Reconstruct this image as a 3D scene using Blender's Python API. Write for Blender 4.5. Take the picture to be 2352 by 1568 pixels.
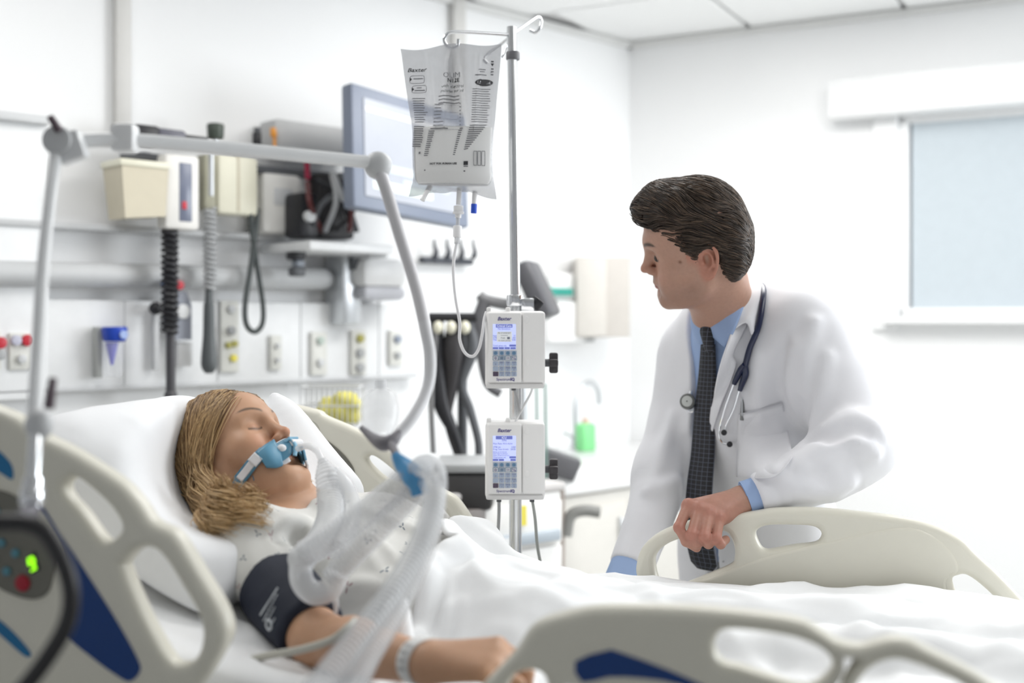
import bpy, bmesh, math, random
import numpy as np
from mathutils import Vector, Matrix

for o in list(bpy.data.objects):
    bpy.data.objects.remove(o, do_unlink=True)
scene = bpy.context.scene
COL = scene.collection
# ------------------------------------------------------------------ camera, world, light, exposure
FPX, HZ, CAMZ = 2700.0, 740.0, 1.40          # focal length in pixels of the 2352x1568 frame, horizon row, eye height
cam_data = bpy.data.cameras.new('camera')
cam = bpy.data.objects.new('camera', cam_data)
COL.objects.link(cam)
cam.location = (0, 0, CAMZ)
cam.rotation_euler = (math.pi / 2, 0, 0)
cam_data.sensor_fit = 'HORIZONTAL'
cam_data.sensor_width = 36.0
cam_data.lens = FPX / 2352 * 36
cam_data.shift_y = -(784 - HZ) / 2352
cam_data.dof.use_dof = True
cam_data.dof.focus_distance = 2.17
cam_data.dof.aperture_fstop = 1.8
cam_data.clip_start = 0.05
scene.camera = cam

world = bpy.data.worlds.new('world')
scene.world = world
world.use_nodes = True
bg = world.node_tree.nodes['Background']
bg.inputs[0].default_value = (0.93, 0.96, 1.0, 1)
bg.inputs[1].default_value = 0.34

scene.view_settings.view_transform = 'Standard'
scene.view_settings.look = 'None'
scene.view_settings.gamma = 1.0
scene.view_settings.use_curve_mapping = False
scene.view_settings.exposure = 0.11


def area_light(name, loc, target, sx, sy, power, color):
    ld = bpy.data.lights.new(name, 'AREA')
    ld.shape = 'RECTANGLE'
    ld.size, ld.size_y = sx, sy
    ld.energy = power
    ld.color = color
    o = bpy.data.objects.new(name, ld)
    COL.objects.link(o)
    o.location = loc
    o.rotation_euler = (Vector(target) - Vector(loc)).to_track_quat('-Z', 'Y').to_euler()
    return o


area_light('key_light_added_window', (3.55, 3.05, 1.75), (0.4, 2.2, 1.2), 1.7, 1.3, 80, (0.93, 0.97, 1.0))  # key light from the right, placed at an added window out of view
area_light('ceiling_panel_light', (0.75, 3.3, 2.58), (0.75, 3.3, 0.0), 1.2, 1.2, 31, (1.0, 0.985, 0.96))
area_light('ceiling_panel_light', (-1.0, 2.2, 2.58), (-1.0, 2.2, 0.0), 0.6, 1.2, 10, (1.0, 0.985, 0.96))
area_light('ceiling_panel_light', (1.6, 1.6, 2.58), (1.6, 1.6, 0.0), 0.6, 1.2, 13, (1.0, 0.985, 0.96))


# ------------------------------------------------------------------ coordinates
def P(px, py, d):
    """point at depth d seen at a pixel of the 2352x1568 frame"""
    return np.array([(px - 1176) * d / FPX, d, CAMZ - (py - HZ) * d / FPX])


U = np.array([0.9659, -0.2588, 0.0])     # along the bed towards the feet
V = np.array([0.2588, 0.9659, 0.0])      # across the bed away from the camera
ZA = np.array([0, 0, 1.0])
BC = np.array([0.115, 1.797, 0.0])       # centre line of the bed


def bed(s, v, z):
    return BC + s * U + v * V + z * ZA


def to_bed(p):
    q = np.asarray(p) - BC
    return q @ U, q @ V, q[..., 2]


def on_plane(px, py, o, n):
    r = P(px, py, 1.0) - np.array([0, 0, CAMZ])
    c = np.array([0, 0, CAMZ])
    t = ((o - c) @ n) / (r @ n)
    return c + t * r


def nrm(v):
    v = np.asarray(v, float)
    return v / (np.linalg.norm(v) + 1e-12)


# ------------------------------------------------------------------ materials
MATS = {}


def M(name, col, rough=0.5, metal=0.0, var=0.04, scale=30.0, bump=0.0, bscale=200.0, trans=0.0, ior=1.45, alpha=1.0,
      sss=0.0, emit=None, estr=1.0, sheen=0.0, coat=0.0, attr=None, spec=None):
    if name in MATS:
        return MATS[name]
    m = bpy.data.materials.new(name)
    m.use_nodes = True
    nt = m.node_tree
    b = nt.nodes['Principled BSDF']
    tc = nt.nodes.new('ShaderNodeTexCoord')
    nz = nt.nodes.new('ShaderNodeTexNoise')
    nz.inputs['Scale'].default_value = scale
    nz.inputs['Detail'].default_value = 4
    nt.links.new(tc.outputs['Object'], nz.inputs['Vector'])
    mr = nt.nodes.new('ShaderNodeMapRange')
    mr.inputs[3].default_value = 1 - var
    mr.inputs[4].default_value = 1 + var
    nt.links.new(nz.outputs['Fac'], mr.inputs[0])
    mx = nt.nodes.new('ShaderNodeMix')
    mx.data_type = 'RGBA'
    mx.blend_type = 'MULTIPLY'
    mx.inputs[0].default_value = 1.0
    if attr:
        at = nt.nodes.new('ShaderNodeAttribute')
        at.attribute_name = attr
        nt.links.new(at.outputs['Color'], mx.inputs[6])
    else:
        mx.inputs[6].default_value = (*col, 1)
    nt.links.new(mr.outputs[0], mx.inputs[7])
    nt.links.new(mx.outputs[2], b.inputs['Base Color'])
    b.inputs['Roughness'].default_value = rough
    b.inputs['Metallic'].default_value = metal
    b.inputs['IOR'].default_value = ior
    b.inputs['Transmission Weight'].default_value = trans
    b.inputs['Alpha'].default_value = alpha
    if spec is not None:
        b.inputs['Specular IOR Level'].default_value = spec
    if sheen:
        b.inputs['Sheen Weight'].default_value = sheen
    if coat:
        b.inputs['Coat Weight'].default_value = coat
    if sss:
        b.inputs['Subsurface Weight'].default_value = sss
        b.inputs['Subsurface Radius'].default_value = (1.0, 0.35, 0.2)
        b.inputs['Subsurface Scale'].default_value = 0.006
    if emit:
        b.inputs['Emission Color'].default_value = (*emit, 1)
        b.inputs['Emission Strength'].default_value = estr
    if bump:
        n2 = nt.nodes.new('ShaderNodeTexNoise')
        n2.inputs['Scale'].default_value = bscale
        n2.inputs['Detail'].default_value = 3
        nt.links.new(tc.outputs['Object'], n2.inputs['Vector'])
        bp = nt.nodes.new('ShaderNodeBump')
        bp.inputs['Strength'].default_value = bump
        bp.inputs['Distance'].default_value = 0.002
        nt.links.new(n2.outputs['Fac'], bp.inputs['Height'])
        nt.links.new(bp.outputs['Normal'], b.inputs['Normal'])
    MATS[name] = m
    return m


def srgb(r, g, b):
    f = lambda c: (c / 255 / 12.92) if c / 255 <= 0.04045 else ((c / 255 + 0.055) / 1.055) ** 2.4
    return (f(r), f(g), f(b))


# ------------------------------------------------------------------ objects
def tag(o, label=None, cat=None, group=None, kind=None):
    if label: o['label'] = label
    if cat: o['category'] = cat
    if group: o['group'] = group
    if kind: o['kind'] = kind
    return o


def empty(name, loc, label=None, cat=None, group=None):
    o = bpy.data.objects.new(name, None)
    o.empty_display_size = 0.05
    COL.objects.link(o)
    o.location = Vector(loc)
    return tag(o, label, cat, group)


def put(name, verts, faces, mat, parent=None, smooth=True, flat_angle=None):
    """link one mesh object given in world coordinates"""
    me = bpy.data.meshes.new(name)
    verts = np.asarray(verts, float)
    off = np.zeros(3)
    if parent is not None:
        q = parent
        while q is not None:
            off = off + np.array(q.location)
            q = q.parent
        org = np.zeros(3)
    else:
        org = verts.mean(axis=0)
        org[2] = verts[:, 2].min()
    vv = verts - off - org
    if isinstance(faces, np.ndarray) and faces.ndim == 2:
        n, k = faces.shape
        me.vertices.add(len(vv))
        me.vertices.foreach_set('co', vv.astype(np.float32).ravel())
        me.loops.add(n * k)
        me.loops.foreach_set('vertex_index', faces.astype(np.int32).ravel())
        me.polygons.add(n)
        me.polygons.foreach_set('loop_start', (np.arange(n) * k).astype(np.int32))
        me.update(calc_edges=True)
    else:
        me.from_pydata([tuple(v) for v in vv], [], [tuple(int(i) for i in f) for f in faces])
    me.validate()
    if smooth:
        me.polygons.foreach_set('use_smooth', np.ones(len(me.polygons), bool))
        if flat_angle:
            me.set_sharp_from_angle(angle=math.radians(flat_angle))
    if mat is not None:
        me.materials.append(mat)
    o = bpy.data.objects.new(name, me)
    COL.objects.link(o)
    if parent is not None:
        o.parent = parent
    else:
        o.location = Vector(org)
    return o


def wpos(o):
    q, off = o, np.zeros(3)
    while q is not None:
        off = off + np.array(q.location)
        q = q.parent
    return off


class MB:
    """collects shapes in world coordinates"""
    def __init__(self):
        self.v, self.f, self.n = [], [], 0

    def add(self, v, f):
        v = np.asarray(v, float)
        self.v.append(v)
        self.f += [tuple(int(i) + self.n for i in q) for q in f]
        self.n += len(v)
        return self

    def box(self, c, ax, ay, az, bevel=0.0, seg=2):
        """box with half-extent vectors ax, ay, az"""
        c, ax, ay, az = [np.asarray(k, float) for k in (c, ax, ay, az)]
        bm = bmesh.new()
        bmesh.ops.create_cube(bm, size=2.0)
        la, lb, lc = [np.linalg.norm(k) for k in (ax, ay, az)]
        for w in bm.verts:
            w.co = Vector((w.co.x * la, w.co.y * lb, w.co.z * lc))
        if bevel:
            bmesh.ops.bevel(bm, geom=list(bm.edges), offset=min(bevel, 0.98 * min(la, lb, lc)), segments=seg, profile=0.5, affect='EDGES')
        R = np.stack([nrm(ax), nrm(ay), nrm(az)])
        bm.verts.index_update()
        v = np.array([w.co[:] for w in bm.verts]) @ R + c
        f = [[w.index for w in q.verts] for q in bm.faces]
        bm.free()
        return self.add(v, f)

    def tube(self, path, r, n=12, cap=True, smooth=0, flat=None, up=None):
        """tube along a path; r number or list; flat = (scale across, scale up) with up vector"""
        path = np.asarray(path, float)
        r = np.full(len(path), r, float) if np.isscalar(r) else np.asarray(r, float)
        if smooth:
            path, r = cr(path, smooth), cr(r[:, None], smooth)[:, 0]
        m = len(path)
        T = np.gradient(path, axis=0)
        T /= np.linalg.norm(T, axis=1)[:, None] + 1e-12
        N = np.zeros_like(T)
        a = np.array([0, 0, 1.0]) if up is None else np.asarray(up, float)
        if abs(nrm(a) @ T[0]) > 0.95:
            a = np.array([1.0, 0.3, 0])
        N[0] = nrm(a - (a @ T[0]) * T[0])
        for i in range(1, m):
            q = N[i - 1] - (N[i - 1] @ T[i]) * T[i] if up is None else a - (a @ T[i]) * T[i]
            N[i] = nrm(q)
        B = np.cross(T, N)
        th = np.linspace(0, 2 * np.pi, n, endpoint=False)
        fa, fb = flat if flat else (1, 1)
        v = path[:, None, :] + r[:, None, None] * (fa * np.cos(th)[None, :, None] * B[:, None, :] + fb * np.sin(th)[None, :, None] * N[:, None, :])
        f = []
        for i in range(m - 1):
            for j in range(n):
                k = (j + 1) % n
                f.append((i * n + j, i * n + k, (i + 1) * n + k, (i + 1) * n + j))
        if cap:
            f.append(tuple(range(n))[::-1])
            f.append(tuple((m - 1) * n + j for j in range(n)))
        return self.add(v.reshape(-1, 3), f)

    def cyl(self, a, b, r, r2=None, n=20, bev=0.0):
        a, b = np.asarray(a, float), np.asarray(b, float)
        r2 = r if r2 is None else r2
        if bev:
            t = nrm(b - a)
            return self.tube([a, a + t * bev * 0.3, a + t * bev, b - t * bev, b - t * bev * 0.3, b], [r - bev, r - bev * 0.3, r, r2, r2 - bev * 0.3, r2 - bev], n)
        return self.tube([a, b], [r, r2], n)

    def ball(self, c, rx, ry=None, rz=None, ax=None, n=20):
        ry = rx if ry is None else ry
        rz = rx if rz is None else rz
        R = np.eye(3) if ax is None else np.asarray(ax, float)
        th = np.linspace(0, np.pi, n // 2 + 1)
        ph = np.linspace(0, 2 * np.pi, n, endpoint=False)
        v = []
        for t in th:
            for p in ph:
                v.append((rx * math.sin(t) * math.cos(p), ry * math.sin(t) * math.sin(p), rz * math.cos(t)))
        f = []
        for i in range(n // 2):
            for j in range(n):
                k = (j + 1) % n
                f.append((i * n + j, (i + 1) * n + j, (i + 1) * n + k, i * n + k))
        return self.add(np.array(v) @ R + np.asarray(c, float), f)

    def build(self, name, mat, parent=None, smooth=True, ang=40):
        return put(name, np.concatenate(self.v), self.f, mat, parent, smooth, ang)


def cr(p, k=8, closed=False):
    """Catmull-Rom resampling"""
    p = np.asarray(p, float)
    if closed:
        q = np.concatenate([p[-1:], p, p[:2]])
    else:
        q = np.concatenate([2 * p[:1] - p[1:2], p, 2 * p[-1:] - p[-2:-1]])
    out = []
    m = len(q) - 3
    for i in range(m):
        a, b, c, d = q[i:i + 4]
        for t in np.arange(k) / k:
            out.append(0.5 * (2 * b + (c - a) * t + (2 * a - 5 * b + 4 * c - d) * t * t + (3 * b - a - 3 * c + d) * t ** 3))
    if not closed:
        out.append(p[-1])
    return np.array(out)


def plate(name, outline, holes, thick, bevel, o, ex, ey, mat, parent=None, bres=3):
    """2D outline (with holes) in the plane (o, ex, ey), extruded to a rounded plate centred on the plane"""
    cu = bpy.data.curves.new(name, 'CURVE')
    cu.dimensions = '2D'
    cu.fill_mode = 'BOTH'
    for pts in [outline] + list(holes):
        sp = cu.splines.new('POLY')
        sp.points.add(len(pts) - 1)
        for i, q in enumerate(pts):
            sp.points[i].co = (q[0], q[1], 0, 1)
        sp.use_cyclic_u = True
    cu.extrude = max(thick / 2 - bevel, 0.0)
    cu.bevel_depth = bevel
    cu.bevel_resolution = bres
    cu.offset = -bevel
    t = bpy.data.objects.new(name, cu)
    COL.objects.link(t)
    dg = bpy.context.evaluated_depsgraph_get()
    me = bpy.data.meshes.new_from_object(t.evaluated_get(dg))
    bpy.data.objects.remove(t, do_unlink=True)
    bpy.data.curves.remove(cu)
    n = len(me.vertices)
    v = np.zeros(n * 3, np.float32)
    me.vertices.foreach_get('co', v)
    v = v.reshape(-1, 3).astype(float)
    ez = np.cross(ex, ey)
    w = o + v[:, :1] * ex + v[:, 1:2] * ey + v[:, 2:] * ez
    f = [tuple(q.vertices) for q in me.polygons]
    bpy.data.meshes.remove(me)
    return put(name, w, f, mat, parent, True, 35)


def text_mesh(name, s, size, o, ex, ey, mat, parent=None, align='CENTER', depth=0.0003, shear=0.0, bold=0.0):
    cu = bpy.data.curves.new(name, 'FONT')
    cu.body = s
    cu.size = size
    cu.align_x = align
    cu.align_y = 'CENTER'
    cu.extrude = depth
    cu.shear = shear
    cu.offset = bold
    cu.resolution_u = 2
    t = bpy.data.objects.new(name, cu)
    COL.objects.link(t)
    dg = bpy.context.evaluated_depsgraph_get()
    me = bpy.data.meshes.new_from_object(t.evaluated_get(dg))
    bpy.data.objects.remove(t, do_unlink=True)
    bpy.data.curves.remove(cu)
    n = len(me.vertices)
    v = np.zeros(n * 3, np.float32)
    me.vertices.foreach_get('co', v)
    v = v.reshape(-1, 3).astype(float)
    f = [tuple(q.vertices) for q in me.polygons]
    bpy.data.meshes.remove(me)
    return v, f, np.cross(ex, ey)


def text(name, s, size, o, ex, ey, mat, parent=None, align='CENTER', depth=0.0003, shear=0.0, bold=0.0):
    v, f, ez = text_mesh(name, s, size, o, ex, ey, mat, parent, align, depth, shear, bold)
    return put(name, o + v[:, :1] * ex + v[:, 1:2] * ey + v[:, 2:] * ez, f, mat, parent, False)


# ------------------------------------------------------------------ noise
_rs = np.random.RandomState(7)
_perm = _rs.permutation(256).astype(np.int64)
_perm = np.concatenate([_perm, _perm])
_grad = _rs.normal(size=(256, 3))
_grad /= np.linalg.norm(_grad, axis=1)[:, None]


def noise(p):
    """gradient noise of (N,3) points, about -0.7..0.7"""
    i = np.floor(p).astype(np.int64)
    f = p - i
    i &= 255
    u = f * f * f * (f * (f * 6 - 15) + 10)
    r = 0.0
    for a in (0, 1):
        for b in (0, 1):
            for c in (0, 1):
                h = _perm[_perm[_perm[(i[:, 0] + a) & 255] + ((i[:, 1] + b) & 255)] + ((i[:, 2] + c) & 255)]
                g = _grad[h]
                dot = (g * (f - np.array([a, b, c]))).sum(1)
                r = r + dot * (u[:, 0] if a else 1 - u[:, 0]) * (u[:, 1] if b else 1 - u[:, 1]) * (u[:, 2] if c else 1 - u[:, 2])
    return r


def ridged(p):
    return 1 - np.abs(noise(p)) * 2.2


# ------------------------------------------------------------------ signed distance fields
class Field:
    def __init__(self):
        self.ops = []

    def add(self, fn, c, R, k=0.0, mode='u'):
        self.ops.append((fn, np.asarray(c, float), float(R), float(k), mode))
        return self

    def cone(self, a, b, r1, r2=None, k=0.01, mode='u', sq=None):
        """tapered capsule; sq=(axis, factor) squashes across an axis"""
        a, b = np.asarray(a, float), np.asarray(b, float)
        r2 = r1 if r2 is None else r2
        ba = b - a
        L2 = ba @ ba + 1e-12
        ax = None
        if sq is not None:
            ax, fac = nrm(sq[0]), sq[1]

        def fn(p):
            q = p - a
            t = np.clip(q @ ba / L2, 0, 1)
            w = q - t[:, None] * ba
            r = r1 + (r2 - r1) * t
            if ax is not None:
                c = w @ ax
                w2 = (w * w).sum(1) - c * c
                l = np.sqrt(np.maximum(w2 + (c / fac) ** 2, 1e-14))
                return (l - r) * min(1.0, fac)
            return np.sqrt((w * w).sum(1)) - r
        return self.add(fn, (a + b) / 2, math.sqrt(L2) / 2 + max(r1, r2), k, mode)

    def ell(self, c, R, rad, k=0.01, mode='u'):
        """ellipsoid, rows of R = its axes"""
        c, R, rad = np.asarray(c, float), np.asarray(R, float), np.asarray(rad, float)

        def fn(p):
            q = (p - c) @ R.T
            k0 = np.sqrt(((q / rad) ** 2).sum(1))
            k1 = np.sqrt(((q / rad ** 2) ** 2).sum(1)) + 1e-9
            return k0 * (k0 - 1) / k1
        return self.add(fn, c, rad.max(), k, mode)

    def box(self, c, R, h, r, k=0.01, mode='u'):
        c, R, h = np.asarray(c, float), np.asarray(R, float), np.asarray(h, float)

        def fn(p):
            q = np.abs((p - c) @ R.T) - (h - r)
            return np.sqrt((np.maximum(q, 0) ** 2).sum(1)) + np.minimum(q.max(1), 0) - r
        return self.add(fn, c, np.linalg.norm(h), k, mode)

    def path(self, pts, r, k=0.01, mode='u', smooth=4, sq=None):
        pts = np.asarray(pts, float)
        r = np.full(len(pts), r, float) if np.isscalar(r) else np.asarray(r, float)
        if smooth:
            pts, r = cr(pts, smooth), cr(r[:, None], smooth)[:, 0]
        c = pts.mean(0)
        R = np.linalg.norm(pts - c, axis=1).max() + r.max()
        ax = None
        if sq is not None:
            ax, fac = nrm(sq[0]), sq[1]

        def fn(p):
            best = np.full(len(p), 1e3)
            for i in range(len(pts) - 1):
                ba = pts[i + 1] - pts[i]
                q = p - pts[i]
                t = np.clip(q @ ba / (ba @ ba + 1e-12), 0, 1)
                w = q - t[:, None] * ba
                if ax is not None:
                    cc = w @ ax
                    l = np.sqrt(np.maximum((w * w).sum(1) - cc * cc + (cc / fac) ** 2, 1e-14))
                else:
                    l = np.sqrt((w * w).sum(1))
                best = np.minimum(best, l - (r[i] + (r[i + 1] - r[i]) * t))
            return best
        return self.add(fn, c, R, k, mode)

    def __call__(self, p, cull=False):
        p = np.asarray(p, float)
        sh = p.shape
        q = p.reshape(-1, 3)
        D = np.full(len(q), 1.0)
        for fn, c, R, k, mode in self.ops:
            if cull or mode == 'd':
                dist = np.sqrt(((q - c) ** 2).sum(1))
                m = dist < R + 1.7 * k + 0.03
                if not m.any():
                    continue
                D[m] = self._mix(D[m], fn(q[m]), k, mode)
            else:
                D = self._mix(D, fn(q), k, mode)
        return D.reshape(sh[:-1])

    def blocks(self, cen, hd, pts):
        """values on blocks of points (nb, m, 3); each shape only where its bounds reach"""
        nb, m, _ = pts.shape
        D = np.full((nb, m), 1.0)
        for fn, c, R, k, mode in self.ops:
            act = np.nonzero(np.sqrt(((cen - c) ** 2).sum(1)) < R + 1.7 * k + 0.012 + hd)[0]
            if len(act) == 0:
                continue
            d = fn(pts[act].reshape(-1, 3)).reshape(len(act), m)
            D[act] = self._mix(D[act], d, k, mode)
        return D

    @staticmethod
    def _mix(D, d, k, mode):
        if mode == 'u':
            if k <= 0:
                return np.minimum(D, d)
            h = np.maximum(k - np.abs(D - d), 0) / k
            return np.minimum(D, d) - h * h * k * 0.25
        if mode == 's':
            if k <= 0:
                return np.maximum(D, -d)
            h = np.maximum(k - np.abs(D + d), 0) / k
            return np.maximum(D, -d) + h * h * k * 0.25
        if mode == 'i':
            h = np.maximum(k - np.abs(D - d), 0) / max(k, 1e-9)
            return np.maximum(D, d) + h * h * k * 0.25
        if mode == 'd':
            return D + d
        raise ValueError(mode)

    def hit(self, o, d, tmax=1.0, t0=0.0):
        """first surface along a ray"""
        o, d = np.asarray(o, float), nrm(d)
        t = t0
        for _ in range(160):
            q = float(self((o + t * d)[None])[0])
            if q < 0.0004:
                break
            t += max(q * 0.7, 0.0004)
            if t > tmax:
                return None
        return o + t * d

    def see(self, px, py, t0=1.0, t1=4.0):
        r = P(px, py, 1.0) - np.array([0, 0, CAMZ])
        return self.hit(np.array([0, 0, CAMZ]), r, t1 * np.linalg.norm(r), t0)

    def mesh(self, lo, hi, h, B=8, slack=1.25):
        """surface nets on sparse blocks; lo/hi bounds, h voxel"""
        lo, hi = np.asarray(lo, float), np.asarray(hi, float)
        nb = np.maximum(np.ceil((hi - lo) / (h * B)).astype(int), 1)
        gx, gy, gz = [np.arange(n) for n in nb]
        I = np.stack(np.meshgrid(gx, gy, gz, indexing='ij'), -1).reshape(-1, 3)
        cen = lo + (I + 0.5) * (h * B)
        Dc = np.concatenate([self(c, cull=True) for c in np.array_split(cen, max(1, len(cen) // 60000))])
        I = I[np.abs(Dc) < h * B * 0.87 * slack]
        loc = np.stack(np.meshgrid(*[np.arange(B + 1)] * 3, indexing='ij'), -1).reshape(-1, 3)
        cells, verts, edges = [], [], []
        dims = nb * B + 2
        cid = lambda c: (c[..., 0] * dims[1] + c[..., 1]) * dims[2] + c[..., 2]
        for chunk in np.array_split(I, max(1, len(I) // 400)):
            if len(chunk) == 0:
                continue
            g = chunk[:, None, :] * B + loc[None]
            D = self.blocks(lo + (chunk + 0.5) * (h * B), h * B * 0.87, lo + g * h).reshape(len(chunk), B + 1, B + 1, B + 1)
            D[D == 0] = 1e-9
            S = D < 0
            acc = np.zeros((len(chunk), B, B, B, 3))
            cnt = np.zeros((len(chunk), B, B, B))
            base = np.stack(np.meshgrid(*[np.arange(B)] * 3, indexing='ij'), -1)
            sl = lambda o: tuple([slice(None)] + [slice(k, k + B) for k in o])
            corner = [(a, b, c) for a in (0, 1) for b in (0, 1) for c in (0, 1)]
            for a in corner:
                for ax in range(3):
                    if a[ax]:
                        continue
                    b = list(a)
                    b[ax] = 1
                    da, db = D[sl(a)], D[sl(b)]
                    m = (da < 0) != (db < 0)
                    if not m.any():
                        continue
                    t = da[m] / (da[m] - db[m])
                    pt = np.tile(np.array(a, float), (len(t), 1))
                    pt[:, ax] = t
                    acc[m] += pt
                    cnt[m] += 1
            m = cnt > 0
            idx = np.nonzero(m)
            cg = chunk[idx[0]] * B + np.stack(idx[1:], -1)
            cells.append(cid(cg))
            verts.append(lo + (cg + acc[m] / cnt[m][:, None]) * h)
            for ax in range(3):
                o = [0, 0, 0]
                o[ax] = 1
                da = D[:, :B, :B, :B]
                db = D[sl(o)]
                mm = (da < 0) != (db < 0)
                idx = np.nonzero(mm)
                if len(idx[0]) == 0:
                    continue
                cg = chunk[idx[0]] * B + np.stack(idx[1:], -1)
                b1, b2 = (ax + 1) % 3, (ax + 2) % 3
                e1 = np.zeros(3, int); e1[b1] = 1
                e2 = np.zeros(3, int); e2[b2] = 1
                q = np.stack([cid(cg - e1 - e2), cid(cg - e2), cid(cg), cid(cg - e1)], -1)
                fl = da[mm] > 0
                q[fl] = q[fl][:, ::-1]
                ok = (cg[:, b1] > 0) & (cg[:, b2] > 0)
                edges.append(q[ok])
        cells = np.concatenate(cells)
        verts = np.concatenate(verts)
        Q = np.concatenate(edges)
        order = np.argsort(cells)
        sc = cells[order]
        pos = np.searchsorted(sc, Q)
        pos = np.clip(pos, 0, len(sc) - 1)
        good = (sc[pos] == Q).all(1)
        F = order[pos[good]]
        used = np.unique(F)
        remap = np.full(len(verts), -1)
        remap[used] = np.arange(len(used))
        return verts[used], remap[F]


def relax(v, f, it=2, lam=0.5):
    """Laplacian smoothing of a quad mesh"""
    f = np.asarray(f)
    a = np.concatenate([f[:, 0], f[:, 1], f[:, 2], f[:, 3]])
    b = np.concatenate([f[:, 1], f[:, 2], f[:, 3], f[:, 0]])
    n = len(v)
    deg = np.bincount(a, minlength=n) + np.bincount(b, minlength=n)
    for _ in range(it):
        s = np.zeros_like(v)
        for k in range(3):
            s[:, k] = np.bincount(a, v[b, k], n) + np.bincount(b, v[a, k], n)
        v = v + lam * (s / np.maximum(deg, 1)[:, None] - v)
    return v


def put_field(name, F, lo, hi, h, mat, parent=None, sm=2, colour=None, slack=1.25):
    v, f = F.mesh(lo, hi, h, slack=slack)
    v = relax(v, f, sm)
    o = put(name, v, f, mat, parent)
    if colour is not None:
        c = colour(v)
        at = o.data.color_attributes.new('Col', 'FLOAT_COLOR', 'POINT')
        at.data.foreach_set('color', np.concatenate([c, np.ones((len(v), 1))], 1).astype(np.float32).ravel())
    return o


def grid_faces(n, m, cu=False, cv=False):
    i, j = np.meshgrid(np.arange(n if cu else n - 1), np.arange(m if cv else m - 1), indexing='ij')
    i, j = i.ravel(), j.ravel()
    a, b = (i + 1) % n, (j + 1) % m
    return np.stack([i * m + j, a * m + j, a * m + b, i * m + b], -1)


def sstep(a, b, x):
    t = np.clip((x - a) / (b - a), 0, 1)
    return t * t * (3 - 2 * t)
# ------------------------------------------------------------------ materials used throughout
wall_m = M('wall_paint', (0.90, 0.905, 0.91), 0.7, var=0.01, scale=2)
ceil_m = M('ceiling_tile_white', (0.90, 0.905, 0.90), 0.85, var=0.02, scale=60)
floor_m = M('floor_vinyl', (0.62, 0.62, 0.60), 0.35, var=0.05, scale=8)
white_m = M('white_plastic', (0.86, 0.865, 0.87), 0.35)
grey_m = M('grey_plastic', (0.42, 0.43, 0.44), 0.45)
lgrey_m = M('light_grey_plastic', (0.62, 0.63, 0.64), 0.4)
dgrey_m = M('dark_grey_plastic', (0.10, 0.105, 0.115), 0.45)
black_m = M('black_rubber', (0.022, 0.022, 0.026), 0.42)
alu_m = M('brushed_aluminium', (0.66, 0.68, 0.70), 0.32, metal=0.85)
chrome_m = M('chrome', (0.80, 0.81, 0.83), 0.12, metal=1.0)
beige_m = M('beige_plastic', srgb(205, 197, 176), 0.45)
ivory_m = M('ivory_plastic', srgb(230, 227, 208), 0.4)
taupe_m = M('taupe_laminate', srgb(196, 190, 180), 0.5)
blue_m = M('blue_plastic', (0.015, 0.06, 0.45), 0.35)
red_m = M('red_plastic', (0.55, 0.03, 0.05), 0.4)
yellow_m = M('yellow_plastic', (0.80, 0.70, 0.10), 0.45)
green_m = M('green_soap', (0.25, 0.72, 0.30), 0.3)
teal_m = M('teal_plastic', (0.02, 0.30, 0.24), 0.4)
orange_m = M('orange_plastic', (0.85, 0.36, 0.06), 0.4)
glass_m = M('window_glass', (0.9, 0.95, 0.97), 0.02, trans=1.0, ior=1.45)
blind_m = M('roller_blind_fabric', srgb(184, 193, 199), 0.8, emit=srgb(214, 222, 228), estr=0.12)  # faint emission stands in for daylight coming through the blind

# ------------------------------------------------------------------ room shell
CZ = 2.60
CN = np.array([0.504, 5.06, 0.0])                 # the corner of the room
E1 = nrm([-0.72, -0.69, 0.0]); N1 = nrm([0.69, -0.72, 0.0])   # head wall, running from the corner to the left
E2 = nrm([0.88, -0.47, 0.0]); N2 = nrm([-0.47, -0.88, 0.0])   # window wall, running from the corner to the right


def struct(name, mb, mat, parent=None, ang=40):
    o = mb.build(name, mat, parent, True, ang)
    if parent is None:
        o['kind'] = 'structure'
    return o


b = MB(); b.box((1.0, 1.8, -0.03), (5, 0, 0), (0, 5.5, 0), (0, 0, 0.03))
struct('floor', b, floor_m)
b = MB(); b.box((1.0, 2.0, CZ + 0.05), (5, 0, 0), (0, 5.5, 0), (0, 0, 0.03))
ceiling = struct('ceiling', b, M('ceiling_grid_metal', (0.80, 0.80, 0.80), 0.6))
proto = None
for i in range(9):                                # suspended tiles near the corner, slightly proud of the grid
    for j in range(7):
        c = CN + E1 * (0.33 + 0.61 * j) + E2 * (0.33 + 0.61 * i) * 1.0
        if c[1] < 1.2:
            continue
        mb = MB()
        mb.box(c + ZA * (CZ + 0.012), E2 * 0.296, np.cross(ZA, E2) * 0.296, ZA * 0.008, 0.003, 1)
        mb.build('ceiling_tile', ceil_m, ceiling)
b = MB(); b.box(CN + E1 * 2.4 - N1 * 0.05 + ZA * CZ / 2, E1 * 2.5, N1 * 0.05, ZA * CZ / 2)
struct('wall_head', b, wall_m)
# window wall with an opening, built from four piers
w0, w1, wz0, wz1 = 1.12, 2.62, 1.42, 2.20
x0, x1, xz0, xz1 = 3.0, 4.7, 0.95, 2.30           # an added second window out of view, made to hold the key light
b = MB()


def pier(t0, t1, z0, z1):
    b.box(CN + E2 * (t0 + t1) / 2 - N2 * 0.06 + ZA * (z0 + z1) / 2, E2 * (t1 - t0) / 2, N2 * 0.06, ZA * (z1 - z0) / 2)


pier(0, w0, 0, CZ); pier(w1, x0, 0, CZ); pier(x1, 5.4, 0, CZ)
pier(w0, w1, 0, wz0); pier(w0, w1, wz1, CZ); pier(x0, x1, 0, xz0); pier(x0, x1, xz1, CZ)
struct('wall_window', b, wall_m)


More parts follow.
